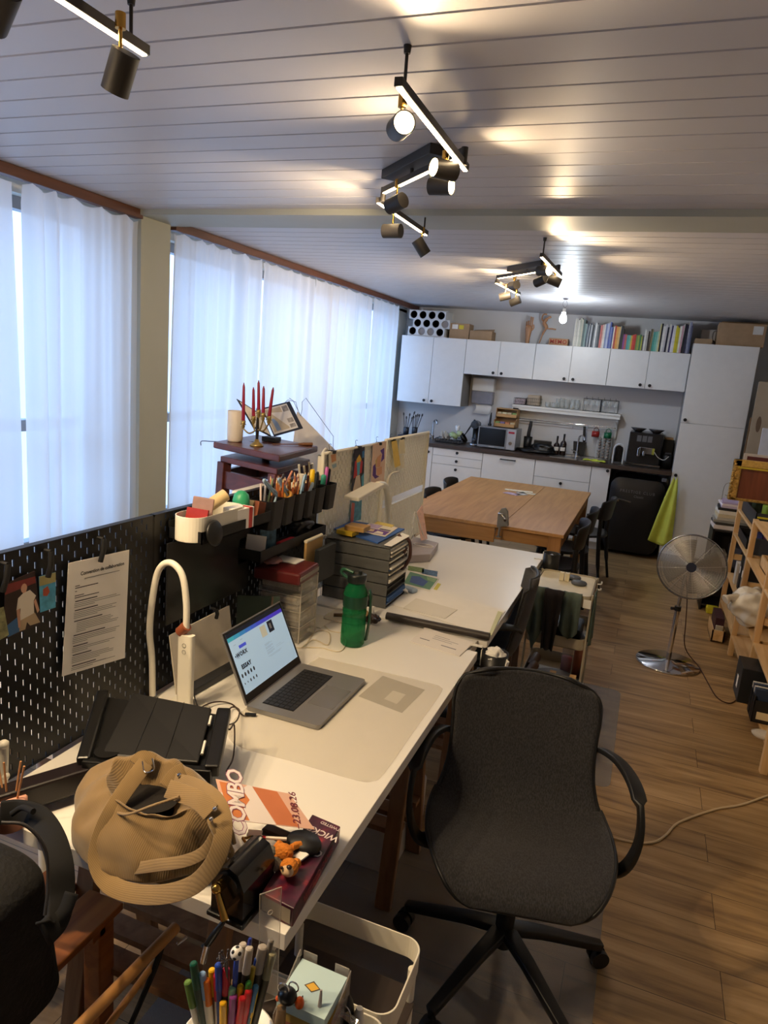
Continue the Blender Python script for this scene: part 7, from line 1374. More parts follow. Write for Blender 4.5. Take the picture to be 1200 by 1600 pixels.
pl = rrect(1.45-a.x, a.z, .01, 2, (1.45+a.x)/2, a.z/2); mb.T = TR(0, 7.55, 0) @ R('X', 90); mb.prism(pl, -.012, .012); mb.m = 1; hc = q2(1185, 663); mb.prism([(hc.x+.022*math.cos(2*PI*i/20), hc.z+.085*math.sin(2*PI*i/20)*.9) for i in range(20)], .0121, .0125); solo('tall_beige_board', mb, [M('#a89a86', .7, var=.03), M('#6d5a48', .8)], 'tall beige board with an oval hand hole leaning right of the larder', 'board')
for x, z, c, lb in ((.905, 1.60, '#7a5f42', 'narrow brown board edge between the larder and the beige board, front one'), (.93, 1.66, '#3a2a22', 'dark board edge between the larder and the beige board, rear one')):
    bx(x, x+.05, 7.70, 7.72 if c == '#7a5f42' else 7.75, 0.001, z, c, 'board_edge', lb, 'board') if c == '#7a5f42' else bx(x, x+.1, 7.76, 7.78, 0.001, z, c, 'board_edge', lb, 'board')
bx(.99, 1.3, 7.40, 7.42, .6, 1.52, '#c9ccd6', 'white_canvas', 'pale canvas standing in front of the tall beige board at the right edge', 'canvas')
# small black bookcase with stacks
t = thing('black_bookcase', 'small black open bookcase between the larder and the pine shelving', 'bookcase', (.74, 6.40, 0)); mb = MB(); X0, X1, Y0, Y1 = .615, .90, 6.24, 6.56
for q_ in ((X0, X0+.012, Y0, Y1, 0, .70), (X1-.012, X1, Y0, Y1, 0, .70), (X0, X1, Y0, Y1, .688, .70), (X0, X1, Y0, Y1, .38, .392), (X0, X1, Y0, Y1, .04, .052), (X0, X1, Y1-.01, Y1, 0, .70)): mb.box(*q_)
part('carcass', mb, M('#201c1f', .45), t, True)
z = .701; random.seed(14)
for i, (h, c, w, lb) in enumerate(((.035, '#d9cfcb', .25, 'thick cream book at the bottom of the stack on the black bookcase'), (.02, '#3b3836', .26, 'black folder low in the stack on the bookcase'), (.018, '#8d8c86', .26, 'grey folder in the stack on the bookcase'), (.022, '#b9b4a8', .24, 'pale grey book in the middle of the bookcase stack'), (.028, '#cdbf9e', .22, 'beige book above the grey ones in the stack'), (.03, '#e3ddd0', .22, 'white book in the upper half of the stack'), (.022, '#1f1d1e', .21, 'black book near the top of the stack'), (.018, '#c3b7cc', .2, 'lilac magazine, third from the top of the stack'), (.014, '#e6dfe6', .19, 'pale magazine, second from the top of the stack'), (.014, '#b3a2c6', .18, 'lilac magazine on top of the stack'))):
    mb = MB(); mb.cbox((.745+random.uniform(-.008, .008), 6.40, z+h/2), (w, .24, h), R('Z', random.uniform(-5, 5))); solo('stacked_book', mb, M(c, .6, var=.06, scale=30), lb, 'book', bev=.001); z += h+.001
bx(.64, .76, 6.28, 6.5, .393, .50, '#a9a4a0', 'white_container', 'pale container on the upper shelf of the black bookcase', 'container', .01); bx(.78, .86, 6.28, 6.5, .393, .56, '#5a5f74', 'blue_box', 'grey-blue box on the upper shelf of the black bookcase', 'box', .004)
mb = MB(); mb.tube([(.76, 6.12, .99), (.66, 6.28, .99)], .004, 6); mb.tube(cr([(.64, 6.28, .95), (.65, 6.28, 1.08), (.74, 6.25, 1.10)], 4), .0025, 6); solo('wire_stand', mb, M('#8d8779', .4, metal=.5), 'thin wire stand beside the lilac magazines', 'stand')
bx(.775, 1.1, 5.30, 5.34, .724, .84, '#3d4656', 'blue_grey_panel', 'blue-grey panel standing on the upper pine shelf', 'panel')
t = thing('black_basket', 'black basket of small boxes on the upper pine shelf near the post', 'basket', (.86, 5.75, .724)); mb = MB(); X0, X1, Y0, Y1 = .77, .95, 5.48, 5.98; mb.box(X0, X1, Y0, Y1, .724, .728); mb.box(X0, X0+.004, Y0, Y1, .724, .79); mb.box(X1-.004, X1, Y0, Y1, .724, .79); mb.box(X0, X1, Y0, Y0+.004, .724, .79); mb.box(X0, X1, Y1-.004, Y1, .724, .79); part('basket_shell', mb, BLACKM, t, True)
for (x, y, w, d, h, c, lb) in ((.80, 5.56, .04, .05, .13, '#e6e6ea', 'white box standing in the black basket on the pine shelf'), (.845, 5.55, .03, .05, .12, '#4a54a0', 'blue box right of the white one in the basket'), (.885, 5.54, .03, .05, .10, '#c0569a', 'pink box right of the blue one in the basket'), (.82, 5.70, .05, .06, .08, '#33333a', 'dark box behind the white one in the basket')): bx(x, x+w, y, y+d, .729, .729+h, c, 'small_box', lb, 'box')
mb = MB(); mb.ball((.93, 5.05, .80), (.05, .05, .055), 20, 14); solo('yellow_ball', mb, M('#c9b62e', .5), 'yellow round thing on the upper pine shelf by the plank box', 'ball')
for k, (y, w, c, lb) in enumerate(((5.36, .05, '#26262a', 'black box file on the middle pine shelf, nearest of three'), (5.47, .05, '#333338', 'black box file on the middle pine shelf, middle of three'), (5.60, .05, '#232326', 'black box file on the middle pine shelf, farthest of three'))):
    t = thing('box_file', lb, 'box file', (.90, y, .394)); mb = MB(); mb.box(-.12, .13, -.04, .04, 0, .27); part('case', mb, M(c, .5), t, bev=.002); mb = MB(); mb.box(-.1215, -.12, -.015, .015, .12, .17); part('spine_label', mb, PAPER, t)
bx(.77, 1.0, 5.71, 5.80, .394, .56, '#d6d0c4', 'paper_pile', 'white papers standing beside the black box files', 'papers')
t = thing('pine_box', 'open pine box on the upper shelf of the nearer pine bay', 'box', (.96, 4.80, .724)); mb = MB(); X0, X1, Y0, Y1 = .80, 1.15, 4.55, 4.98
for q_ in ((X0, X1, Y0, Y1, .724, .732), (X0, X0+.01, Y0, Y1, .724, .80), (X1-.01, X1, Y0, Y1, .724, .80), (X0, X1, Y0, Y0+.01, .724, .80), (X0, X1, Y1-.01, Y1, .724, .80)): mb.box(*q_)
part('box_body', mb, PINEX, t, True)
pc = ony(1182, 914, 4.70); mb = MB(); fn, n, m = blob((pc.x, 4.72, .515), (.135, .16, .118), 11, .28, 40, 26, fr=2.5); mb.grid(fn, n, m, cu=True)
mb.tube(cr([(pc.x-.10, 4.66, .56), (pc.x-.14, 4.62, .575), (pc.x-.17, 4.60, .56)], 4), .03, 10, rs=[.04, .035, .03, .022, .022, .02, .025, .035, .03]); solo('plastic_bag', mb, M('#d9d4c8', .25, var=.1, scale=10, bump=.9, bscale=14, coat=.4), 'bulging white plastic bag on the middle pine shelf', 'bag', sub=1)
t = thing('box_file', 'big black storage box jutting out of the bottom pine shelf by the floor cord', 'box file', (.82, 4.12, .154)); mb = MB(); mb.box(-.155, .15, -.10, .10, 0, .20); part('case', mb, M('#1d1f22', .5), t, bev=.003); mb = MB(); mb.box(-.156, -.155, -.02, .02, .05, .12); part('spine_label', mb, PAPER, t)
t = thing('box_file', 'black open box file with a cream label, nearest on the bottom pine shelf', 'box file', (.83, 3.88, .154)); mb = MB(); X = (-.12, .15, -.075, .075)
for q_ in ((X[0], X[1], X[2], X[3], 0, .004), (X[0], X[0]+.004, X[2], X[3], 0, .14), (X[1]-.004, X[1], X[2], X[3], 0, .14), (X[0], X[1], X[2], X[2]+.004, 0, .12), (X[0], X[1], X[3]-.004, X[3], 0, .16)): mb.box(*q_)
part('case', mb, M('#1d1b1c', .5), t); mb = MB(); mb.box(-.10, -.01, -.0765, -.075, .02, .06); part('cream_label', mb, M('#d9c9a0', .7), t)
for k in range(6): mb = MB(); mb.cbox((.83, 3.83+.02*k, .154+.09), (.24, .012, .165)); solo('folder', mb, M(('#26344e', '#3a4a66', '#e0dbd0', '#1f2b42', '#44546e', '#cfcac0')[k], .6), ('dark navy', 'slate blue', 'white', 'midnight blue', 'steel blue', 'pale grey')[k]+' folder standing in the open black box file', 'folder')
bx(.665, .76, 6.15, 6.23, .001, .06, '#c9c02e', 'yellow_bag', 'bright yellow bag corner on the floor behind the fan', 'bag', .01)
t = thing('kindling_crate', 'small low pine crate with dark sticks on the floor by the shelving', 'crate', (.70, 5.60, 0)); mb = MB(); X0, X1, Y0, Y1 = .655, .742, 5.45, 5.80
for q_ in ((X0, X1, Y0, Y1, 0, .01), (X0, X0+.01, Y0, Y1, 0, .09), (X1-.01, X1, Y0, Y1, 0, .09), (X0, X1, Y0, Y0+.01, 0, .09), (X0, X1, Y1-.01, Y1, 0, .09)): mb.box(*q_)
part('crate_body', mb, PINEY, t, True)
bx(.67, .73, 5.50, 5.78, .012, .17, '#43242c', 'maroon_box', 'dark maroon box standing in the low pine crate', 'box'); bx(.675, .725, 5.47, 5.49, .012, .12, '#b9b2a6', 'white_packet', 'white packet in front of the maroon box in the crate', 'packet')
mb = MB(); a = onz(1186, 1182, .20); mb.lathe([(0, 0), (.045, 0), (.05, .012), (.03, .02), (0, .02)], (.745, 3.66, .155), 24); solo('clear_dish', mb, glassy('#e8e2d6', .5), 'clear round dish on the bottom shelf at the right edge', 'dish')

# ------------------------------------------------------------------ tan corduroy bag
t = thing('corduroy_bag', 'slouchy tan corduroy shoulder bag on the near end of the desk', 'bag', (-.87, 1.08, ZD)); CORD = m_ribbed('#93784f', '#82683f', 0, 85, .9, .2); CORD2 = m_ribbed('#9a7e52', '#8c7148', 1, 130, .9, .12)
BC = Vector((-.868, 1.055, .752))
def bag(u, v):
    a = 2*PI*u; ca, sa = math.cos(a), math.sin(a)
    if v < .72:
        k = v/.72; z = .005+.15*k; r = math.sin(min(1, (k+.05)*4)*PI/2)**.5 if k < .45 else 1-.42*((k-.45)/.55)**1.5
        r *= 1
    else:
        k = (v-.72)/.28; z = .155-.05*k; r = .58*(1-k*.45)
    rx, ry = .180*r, .120*r
    d = Vector((ca, sa, z*4)); n1 = noise.noise(d*1.6+Vector((3, 1, 0))); n2 = noise.noise(d*4+Vector((0, 7, 2)))
    f = 1+.13*n1+.06*n2
    x = BC.x+rx*ca*f+.02*z/.19; y = BC.y+ry*sa*f+.015*k*(v < .72); zz = BC.z+z*(1+.13*math.cos(a-2.3))+.012*n2*(v > .1)
    return (x, y, max(zz, BC.z))
mb = MB(); mb.grid(bag, 56, 40, cu=True); part('bag_body', mb, CORD, t, True, sub=1)
mb = MB(); c = BC+Vector((-.01, .0, .122)); mb.add([c+Vector((.085*math.cos(i*PI/12), .055*math.sin(i*PI/12), -.0)) for i in range(24)], [tuple(range(24))]); part('dark_opening', mb, M('#15100c', .9), t, True)  # flat dark disc that stands in for the open mouth
def path(pts, n=7): return cr([ony(px, py, y) for px, py, y in pts], n)
camp = Vector((0, 0, CAM_H))
def band(pts, w, th, name, mat, sub=0):
    P = path(pts); mb = MB(); mb.strap(P, w, th, normals=[(camp-p).normalized() for p in P]); return part(name, mb, mat, t, True, bev=.001)
band([(228, 1192, 1.075), (205, 1222, 1.03), (178, 1262, .985), (158, 1305, .955), (152, 1345, .935), (168, 1378, .925), (200, 1394, .922), (250, 1398, .922), (300, 1384, .93), (332, 1352, .945), (348, 1310, .965), (346, 1272, .99), (330, 1245, 1.02), (300, 1228, 1.05), (272, 1222, 1.07)], .034, .004, 'long_strap', CORD2)
band([(160, 1360, .955), (200, 1358, .95), (245, 1352, .948), (290, 1345, .95), (320, 1330, .96), (340, 1300, .975)], .022, .004, 'long_strap', CORD2)
band([(240, 1190, 1.10), (222, 1184, 1.09), (212, 1195, 1.075)], .03, .006, 'strap_tab', CORD2)
band([(290, 1206, 1.10), (275, 1214, 1.085), (262, 1232, 1.065)], .04, .005, 'strap_tab', CORD2)
band([(262, 1232, 1.0), (285, 1240, .995), (312, 1252, .985), (330, 1270, .975)], .034, .004, 'strap_tab', CORD2)
mb = MB(); mb.tube(path([(238, 1185, 1.07), (240, 1203, 1.065), (226, 1206, 1.06), (222, 1190, 1.07)]), .0018, 6); part('strap_buckle', mb, CHROME, t, True)
mb = MB()
for px, py, y in ((280, 1211, 1.07), (336, 1264, .97), (330, 1280, .965)): mb = MB(); mb.ball(ony(px, py, y), .0045, 10, 8); part('eyelet', mb, CHROME, t, True)
for k, pts in enumerate(([(340, 1262, 1.0), (352, 1285, .99), (356, 1310, .985), (362, 1330, .985)], [(335, 1270, .99), (348, 1290, .98), (360, 1296, .985), (366, 1318, .985)], [(318, 1262, .985), (330, 1290, .965), (345, 1320, .965), (352, 1345, .97)])):
    mb = MB(); mb.tube(path(pts), .0045, 8); part('drawstring', mb, CORD2, t, True)
mb = MB(); mb.ball(ony(360, 1332, .99), (.008, .008, .011)); part('drawstring_knot', mb, CORD2, t, True)
mb = MB(); mb.tube(path([(176, 1268, .99), (200, 1272, .975), (240, 1258, .97), (280, 1245, .985)]), .003, 6); part('opening_seam', mb, CORD2, t, True)
# flyer, book, etc
c4 = [onz(337, 1217, .905), onz(452, 1240, .845), onz(492, 1296, .812), onz(353, 1280, .878)]
FL = [M('#e8b9a2', .6, var=.02), M('#d9834a', .6, var=.02), M('#efe3dd', .6, var=.02), M('#cf7a4e', .6), M('#9a5a78', .6)]
o = sheet('exhibition_flyer', c4, FL, 'pink and orange flyer lettered COMBO with the date 23.08.26', 'flyer', [(2, [(.0, .35), (.2, .3), (.42, .0), (.48, .0), (.55, 1), (.0, 1)]), (1, [(.04, .05), (.30, .05), (.36, .42), (.24, .68), (.26, .97), (.04, .97)]), (3, [(.48, .02), (.82, .02), (.82, .98), (.56, .98), (.52, .5)])], nrm=(0, 0, 1))
A, X, Y, Z = frame_of(c4, None); 
def Tf(u, v, rot=0, off=.0012):
    p = Vector(c4[0]).lerp(Vector(c4[1]), u).lerp(Vector(c4[3]).lerp(Vector(c4[2]), u), v)+Z*(off if Z.z > 0 else -off)
    zz = Z if Z.z > 0 else -Z; r = Matrix.Rotation(rot, 3, zz); x = r @ X; y = zz.cross(x)
    return Matrix(((x.x, y.x, zz.x, p.x), (x.y, y.y, zz.y, p.y), (x.z, y.z, zz.z, p.z), (0, 0, 0, 1)))
mb = MB(); mb.text('COMBO', .052, Tf(.19, .5, PI/2, .0014), .0001, .0025, space=.86); part('title_outline', mb, M('#9a5a78', .6), o, True)
mb = MB(); mb.text('COMBO', .052, Tf(.19, .5, PI/2, .0018), .0001, .0010, space=.86); part('title', mb, M('#f3e6e2', .6), o, True)
mb = MB(); mb.text('–23.08.26', .026, Tf(.91, .5, PI/2, .0014), .0001, .0002); part('date', mb, M('#7a2f3c', .6), o, True)
t = thing('thick_paperback', 'thick dark red paperback lying at the front right edge of the desk', 'book', (-.56, 1.13, ZD+.001)); BT = .792
q = [onz(488, 1272, BT), onz(532, 1291, BT), onz(459, 1420, BT), onz(395, 1380, BT)]; q[3] = q[0]+q[2]-q[1]
mb = MB(); dn = Vector((0, 0, ZD+.001-BT)); v = [p+dn for p in q]+q; mb.add(v, [(3, 2, 1, 0), (4, 5, 6, 7), (0, 1, 5, 4), (1, 2, 6, 5), (2, 3, 7, 6), (3, 0, 4, 7)]); BC3 = M('#5c1c29', .35, var=.5, scale=23); _r3 = [n_ for n_ in BC3.node_tree.nodes if n_.bl_idname == 'ShaderNodeValToRGB'][0].color_ramp; _r3.elements[0].color = (*lin('#2a1420'), 1); _r3.elements[1].color = (*lin('#a83038'), 1); _e = _r3.elements.new(.52); _e.color = (*lin('#4a1c34'), 1); _e = _r3.elements.new(.6); _e.color = (*lin('#6a2234'), 1)
part('cover', mb, BC3, t, True, bev=.002)
mb = MB(); e = q[2]-q[3]; e.normalize(); mb.add([q[3]-e*.0+Vector((0, -.002, -.035))+e*.004, q[2]+Vector((0, -.002, -.035))-e*.006, q[2]+Vector((0, -.002, -.004))-e*.006, q[3]+Vector((0, -.002, -.004))+e*.004], [(0, 1, 2, 3)]); part('page_edge', mb, M('#8d8272', .7), t, True)
X = (q[1]-q[0]).normalized(); Yv = Vector((0, 0, 1)).cross(X)
def Tb(u, v, up=.0006, flip=True):
    p = q[0].lerp(q[1], u).lerp(q[3].lerp(q[2], u), v)+Vector((0, 0, up)); x = -X if flip else X; y = Vector((0, 0, 1)).cross(x); return Matrix(((x.x, y.x, 0, p.x), (x.y, y.y, 0, p.y), (0, 0, 1, p.z), (0, 0, 0, 1)))
mb = MB(); mb.text('WICKED', .024, Tb(.52, .17), .0002, .0004); mb.text('TWISTED', .012, Tb(.72, .05), .0002); mb.text('C', .032, Tb(.80, .40), .0002, .0003); part('title', mb, M('#e3d5d0', .5, var=0), t, True)
d_ = (q[2]-q[1]).normalized(); sp_ = Matrix(((-d_.x*-1, 0, -d_.y, 0), (d_.y, 0, d_.x, 0), (0, 1, 0, 0), (0, 0, 0, 1))); c = q[1].lerp(q[2], .5)+Vector((.0012, 0, -.02))
Xs, Ys = -d_, Vector((0, 0, 1)); Zs = Xs.cross(Ys); mb = MB(); mb.text('WICKED GAMES', .022, Matrix(((Xs.x, Ys.x, Zs.x, c.x), (Xs.y, Ys.y, Zs.y, c.y), (Xs.z, Ys.z, Zs.z, c.z), (0, 0, 0, 1))), .0004); part('spine_title', mb, M('#a8545c', .5, var=0), t, True)
mb = MB(); a = onz(475, 1312, BT+.02); mb.T = TR(a.x, a.y, BT+.001); mb.lathe([(0, 0), (.030, 0), (.034, .008), (.034, .014), (.030, .022), (0, .024)], n=32)
for i in range(len(mb.v)): p = mb.v[i]; mb.v[i] = Vector((a.x+(p.x-a.x)*1.15, a.y+(p.y-a.y)*.85, p.z))
solo('earbud_case', mb, M('#1a1a1c', .45), 'black oval earbud case lying on the dark red paperback', 'case')
mb = MB(); a = onz(440, 1306, BT+.01); mb.cbox(a, (.09, .03, .016), R('Z', -5)); solo('black_key_pouch', mb, M('#1c1215', .4), 'dark glossy pouch between the flyer and the orange plush', 'pouch', bev=.006)
mb = MB(); mb.bar(onz(415, 1309, BT+.028), onz(448, 1311, BT+.028), .006, .004); mb.m = 1; mb.bar(onz(404, 1309, BT+.028), onz(415, 1309, BT+.028), .007, .005); solo('red_pencil_stub', mb, [M('#e6ddd0', .4), M('#a8242c', .4)], 'small red and white stick in front of the flyer', 'stick')
t = thing('orange_plush', 'small orange plush animal keychain with a pale muzzle lying on the paperback', 'plush toy', (-.575, 1.12, BT)); OR = M('#cf7a26', .9, var=.12, scale=90, bump=.5, bscale=200); pa = onz(448, 1335, BT+.02)
mb = MB(); mb.ball(onz(443, 1332, BT+.022), (.021, .017, .018), 20, 12); fn, n, m = blob(onz(436, 1325, BT+.02), (.013, .014, .013), 2, .2, 16, 10); mb.grid(fn, n, m, cu=True); mb.tube([onz(455, 1325, BT+.025), onz(462, 1321, BT+.022), onz(470, 1320, BT+.02)], .0075, 10); mb.ball(onz(463, 1349, BT+.02), (.010, .010, .010)); mb.ball(onz(430, 1340, BT+.016), (.010, .010, .009)); part('plush_body', mb, OR, t, True)
mb = MB(); mb.ball(onz(452, 1355, BT+.024), (.019, .017, .017), 20, 12); part('plush_head', mb, OR, t, True)
mb = MB(); mb.ball(onz(449, 1361, BT+.026), (.013, .010, .011), 16, 10); part('muzzle', mb, M('#d9b992', .9), t, True)
mb = MB(); mb.ball(onz(452, 1355, BT+.040), (.0055, .005, .004)); mb.ball(onz(440, 1356, BT+.036), (.003, .003, .003)); part('nose_and_eye', mb, M('#2b1c1a', .4), t, True)
mb = MB(); mb.cbox(onz(470, 1337, BT+.012), (.022, .026, .004), R('Z', -15)); part('cloth_tag', mb, PAPER, t, True, bev=.001)
mb = MB(); mb.ball(onz(422, 1333, BT+.02), (.016, .015, .014), 16, 10); mb.ball(onz(428, 1350, BT+.012), (.018, .016, .013), 16, 10); mb.tube([onz(418, 1340, BT+.02), onz(424, 1343, BT+.026)], .006, 8); solo('grey_plush', mb, M('#6b6a60', .9, var=.15, scale=90, bump=.5, bscale=200), 'small grey-green plush keychain touching the orange one', 'plush toy')
t = thing('gold_keyring', 'gold clasp and key chain lying between the bag and the plush toys', 'keyring', (-.65, 1.13, BT)); GD = M('#c9a056', .2, metal=1, var=.05)
mb = MB(); a = onz(388, 1312, BT+.02); mb.tube([a+Vector((.012*math.cos(i*PI/8), .010*math.sin(i*PI/8), .004*math.sin(i*PI/4))) for i in range(16)], .003, 7, closed=True); part('ring', mb, GD, t, True)
mb = MB(); mb.tube(cr([onz(392, 1318, BT+.022), onz(402, 1322, BT+.02), onz(410, 1327, BT+.02), onz(414, 1340, BT+.018), onz(419, 1348, BT+.014)], 5), .0032, 7); mb.tube(cr([onz(404, 1322, BT+.02), onz(410, 1316, BT+.024), onz(408, 1312, BT+.02)], 4), .0025, 6); part('clasp', mb, GD, t, True)
mb = MB(); mb.cbox(onz(398, 1303, BT+.016), (.03, .02, .005), R('Z', 20)); part('white_tag', mb, PAPER, t, True)
# crank pencil sharpener
t = thing('crank_sharpener', 'black desk pencil sharpener with a brass and steel crank at the desk corner', 'sharpener', (-.60, 1.01, ZD), -3); GB2 = M('#101013', .22, var=.03, coat=.3)
mb = MB(); pr = [(-.036, 0), (.036, 0), (.036, .075), (.022, .105), (0, .114), (-.022, .105), (-.036, .075)]; mb.T = R('X', 90); mb.prism(pr, -.06, .045); mb.T = Matrix(); part('housing', mb, GB2, t, bev=.006)
mb = MB(); mb.box(-.042, .042, -.052, .066, 0, .010); part('base_flange', mb, GB2, t, bev=.003)
mb = MB(); mb.cyl((0, -.045, .078), (0, -.052, .078), .026, n=24); part('front_boss', mb, GB2, t, bev=.003)
mb = MB(); mb.cyl((-.008, -.052, .082), (-.008, -.068, .082), .010, n=16); mb.ball((-.008, -.068, .084), .010, 12, 8); mb.cyl((-.008, -.066, .08), (.018, -.075, .034), .005, .0075, n=12); part('brass_arm', mb, M('#b9924a', .22, metal=1, var=.05), t)
mb = MB(); mb.tube([(.018, -.075, .034), (.004, -.088, .006), (-.004, -.095, -.012)], .005, 10, rs=[.004, .007, .006]); part('crank_link', mb, GB2, t)
mb = MB(); mb.cyl((-.004, -.095, -.012), (-.010, -.098, -.05), .006, n=12); part('steel_grip', mb, CHROME, t)

# ------------------------------------------------------------------ white trolley and pens
t = thing('white_trolley', 'white metal trolley with rounded rim under the desk corner', 'trolley', (-.47, .95, 0)); X0, X1, Y0, Y1 = -.572, -.278, .775, 1.215; cx_, cy_ = (X0+X1)/2, (Y0+Y1)/2
def band_tray(x0, x1, y0, y1, z0, z1, zf, name='tray'):
    ol = rrect(x1-x0, y1-y0, .035, 8, (x0+x1)/2, (y0+y1)/2); mb = MB(); mb.wall(ol, z0, z1, .004, (x0+x1)/2, (y0+y1)/2); part('tray_rim', mb, WHITE_MET, t, True, bev=.001)
    mb = MB(); mb.prism(ol, zf, zf+.004); part('tray_floor', mb, M('#3a302b', .7, var=.05), t, True)
band_tray(X0, X1, 1.018, Y1, .575, .625, .50)
band_tray(X0, X1, .62, 1.012, .575, .625, .575)
band_tray(X0, X1, .62, Y1, .12, .19, .12)
for x in (X0+.02, X1-.012):
    for y in (.65, Y1-.03): mb = MB(); mb.tube([(x, y, .05), (x, y, .58)], .009, 10); mb.cyl((x-.01, y, .025), (x+.01, y, .025), .025, n=16); part('leg', mb, WHITE_MET, t, True)
CT = .580
cc = Vector((-.485, .795, CT)); t = thing('pen_pot', 'wide white pot crammed with felt-tips in front of the desk corner', 'pot', cc); mb = MB(); mb.lathe([(0, 0), (.066, 0), (.074, .01), (.078, .13), (.074, .132), (.070, .012), (0, .01)], n=40); part('pot_shell', mb, WHITE_PL, t)
def pen(px, py, zt, cap, body, r, label, kind='marker', capl=.045, topc=None):
    top = onz(px, py, zt); b_ = cc+Vector((0, 0, .012)); b_.x += (top.x-cc.x)*.25; b_.y += (top.y-cc.y)*.25
    off = Vector((top.x-cc.x, top.y-cc.y, 0)); rr = off.length
    d = (top-b_); L = d.length; d.normalize(); t = thing(kind, label, 'pen', b_)
    mb = MB(); mb.cyl((0, 0, 0), d*(L-capl), r*.92, n=14); part('barrel', mb, M(body, .45, var=.05), t)
    mb = MB(); mb.cyl(d*(L-capl), d*(L-.002), r, r*.93, n=16); mb.cyl(d*(L-.002), d*L, r*.93, r*.7, n=16); mb.m = 1; mb.cyl(d*(L-.0005), d*(L+.0002), r*.5, n=12); part('cap', mb, [M(cap, .3, var=.03), M(topc or cap, .6, var=0)], t); return t
PENS = [(293, 1533, .80, '#5f7f3c', '#d2cdbb', .0068, 'olive green capped marker, leftmost in the pen pot'), (302, 1504, .84, '#0f4a38', '#17352c', .0068, 'dark green marker at the back left of the pen pot'), (316, 1520, .82, '#8fb0d6', '#c9c6bd', .0062, 'light blue capped marker in the pen pot'),
 (322, 1530, .81, '#dd7420', '#ddd8c8', .0062, 'orange capped marker in the pen pot'), (331, 1514, .82, '#dba912', '#6a4a2c', .0062, 'golden yellow capped marker behind the orange one'), (339, 1522, .82, '#a81a34', '#d3c8bb', .0062, 'crimson capped marker in the pen pot'), (353, 1513, .83, '#b81c38', '#2a2a33', .0068, 'bright red capped marker, tallest of the reds'),
 (349, 1565, .78, '#d9a514', '#d9a514', .0065, 'yellow round-ended pen at the front of the pen pot'), (365, 1555, .79, '#8c3f88', '#8c3f88', .0070, 'purple pen at the front of the pen pot'), (379, 1558, .79, '#c01f28', '#c01f28', .0065, 'red pen left of the two bright reds at the front'), (389, 1547, .80, '#c8242c', '#c8242c', .0065, 'scarlet pen right beside the other red at the front'),
 (363, 1542, .80, '#8fc79c', '#c7b88e', .0062, 'mint green capped pen in the middle of the pot'), (376, 1540, .80, '#e0b81c', '#e0b81c', .0062, 'yellow pen behind the reds in the pot'), (389, 1534, .81, '#3f8f3a', '#2a5c28', .0055, 'grass green pen in the right of the pot'), (399, 1548, .79, '#d8b414', '#d8b414', .0055, 'yellow pen at the right front of the pot'),
 (400, 1540, .80, '#3f7fae', '#3a5a70', .0055, 'blue pen behind the rightmost yellow pen'), (380, 1474, .86, '#b5ab9c', '#1f1d1c', .0068, 'grey-capped black marker, left of the tall pair'), (390, 1480, .86, '#b9b0a2', '#1f1d1c', .0068, 'grey-capped black marker, right of the tall pair'), (391, 1466, .87, '#24358c', '#24358c', .0035, 'blue-tipped pen behind the tall grey-capped pair'),
 (341, 1506, .84, '#22419c', '#1f3a8c', .0062, 'royal blue pen leaning in the back of the pot'), (402, 1497, .83, '#27479a', '#27479a', .0050, 'blue pen right of the grey-capped pair'), (396, 1510, .82, '#c4a83c', '#5a6a5a', .0050, 'clear pen with a yellow end in the back of the pot'), (411, 1478, .85, '#a39a8e', '#3a3836', .0085, 'thick grey capped marker near the clear ruler'), (426, 1488, .84, '#8f8a6e', '#3a3a32', .0075, 'khaki capped marker with dark lettering by the ruler'), (424, 1468, .86, '#7a746c', '#4a4642', .0055, 'dark grey capped pen behind the clear ruler'), (366, 1530, .80, '#b08a5e', '#b08a5e', .0045, 'plain wooden stick end in the middle of the pot')]
for a in PENS: pen(*a)
t = pen(370, 1495, .85, '#2a4cae', '#2c3f9a', .0045, 'blue pen topped with a white and black ball'); p = onz(370, 1489, .862); mb = MB(); mb.ball(p, .0105, 20, 14); part('ball_topper', mb, M('#e6e2da', .4), t, True)
mb = MB()
for d in ((-.3, -.7, .65), (.75, -.4, .5), (-.9, -.2, .1), (.2, -.95, -.2), (.0, .1, 1)): d = Vector(d).normalized(); mb.ball(p+d*.0085, .0035, 10, 8)
part('ball_spots', mb, BLACKM, t, True)
mb = MB(); p = onz(353, 1500, .85)
for i in range(12): d = Vector((random.uniform(-1, 1), random.uniform(-1, .6), random.uniform(-.2, 1))).normalized(); mb.tube([p, p+d*.014], .0006, 4); mb.ball(p+d*.014, .0022, 8, 6)
mb.tube([p, cc+Vector((0, .02, .05))], .003, 6); solo('beaded_pick', mb, M('#4a4648', .3, metal=.5), 'dark stick ending in a burst of shiny beads in the pen pot', 'stick')
t = thing('clear_ruler', 'clear plastic ruler with a hang hole standing in the pen pot', 'ruler', (-.46, .84, CT+.01)); r0, r1, r2, r3 = onz(406, 1398, .935), onz(440, 1386, .935), onz(433, 1560, .72), onz(404, 1568, .72)
N = (r1-r0).cross(r3-r0).normalized(); mb = MB(); mb.add([r0, r1, r2, r3]+[p+N*.0018 for p in (r0, r1, r2, r3)], [(0, 1, 2, 3), (7, 6, 5, 4), (0, 4, 5, 1), (1, 5, 6, 2), (2, 6, 7, 3), (3, 7, 4, 0)]); part('blade', mb, glassy('#d8cfc0', .22, .08), t, True)
mb = MB()
for a, b_ in ((r0, r3), (r1, r2), (r0, r1)): mb.tube([a, b_], .0006, 5)
for i in range(40): k = .15+.8*i/40; a = r0.lerp(r3, k); b_ = r0.lerp(r3, k)+(r1-r0)*(.16 if i % 5 else .26); mb.tube([a-N*.0004, b_-N*.0004], .0002, 3)
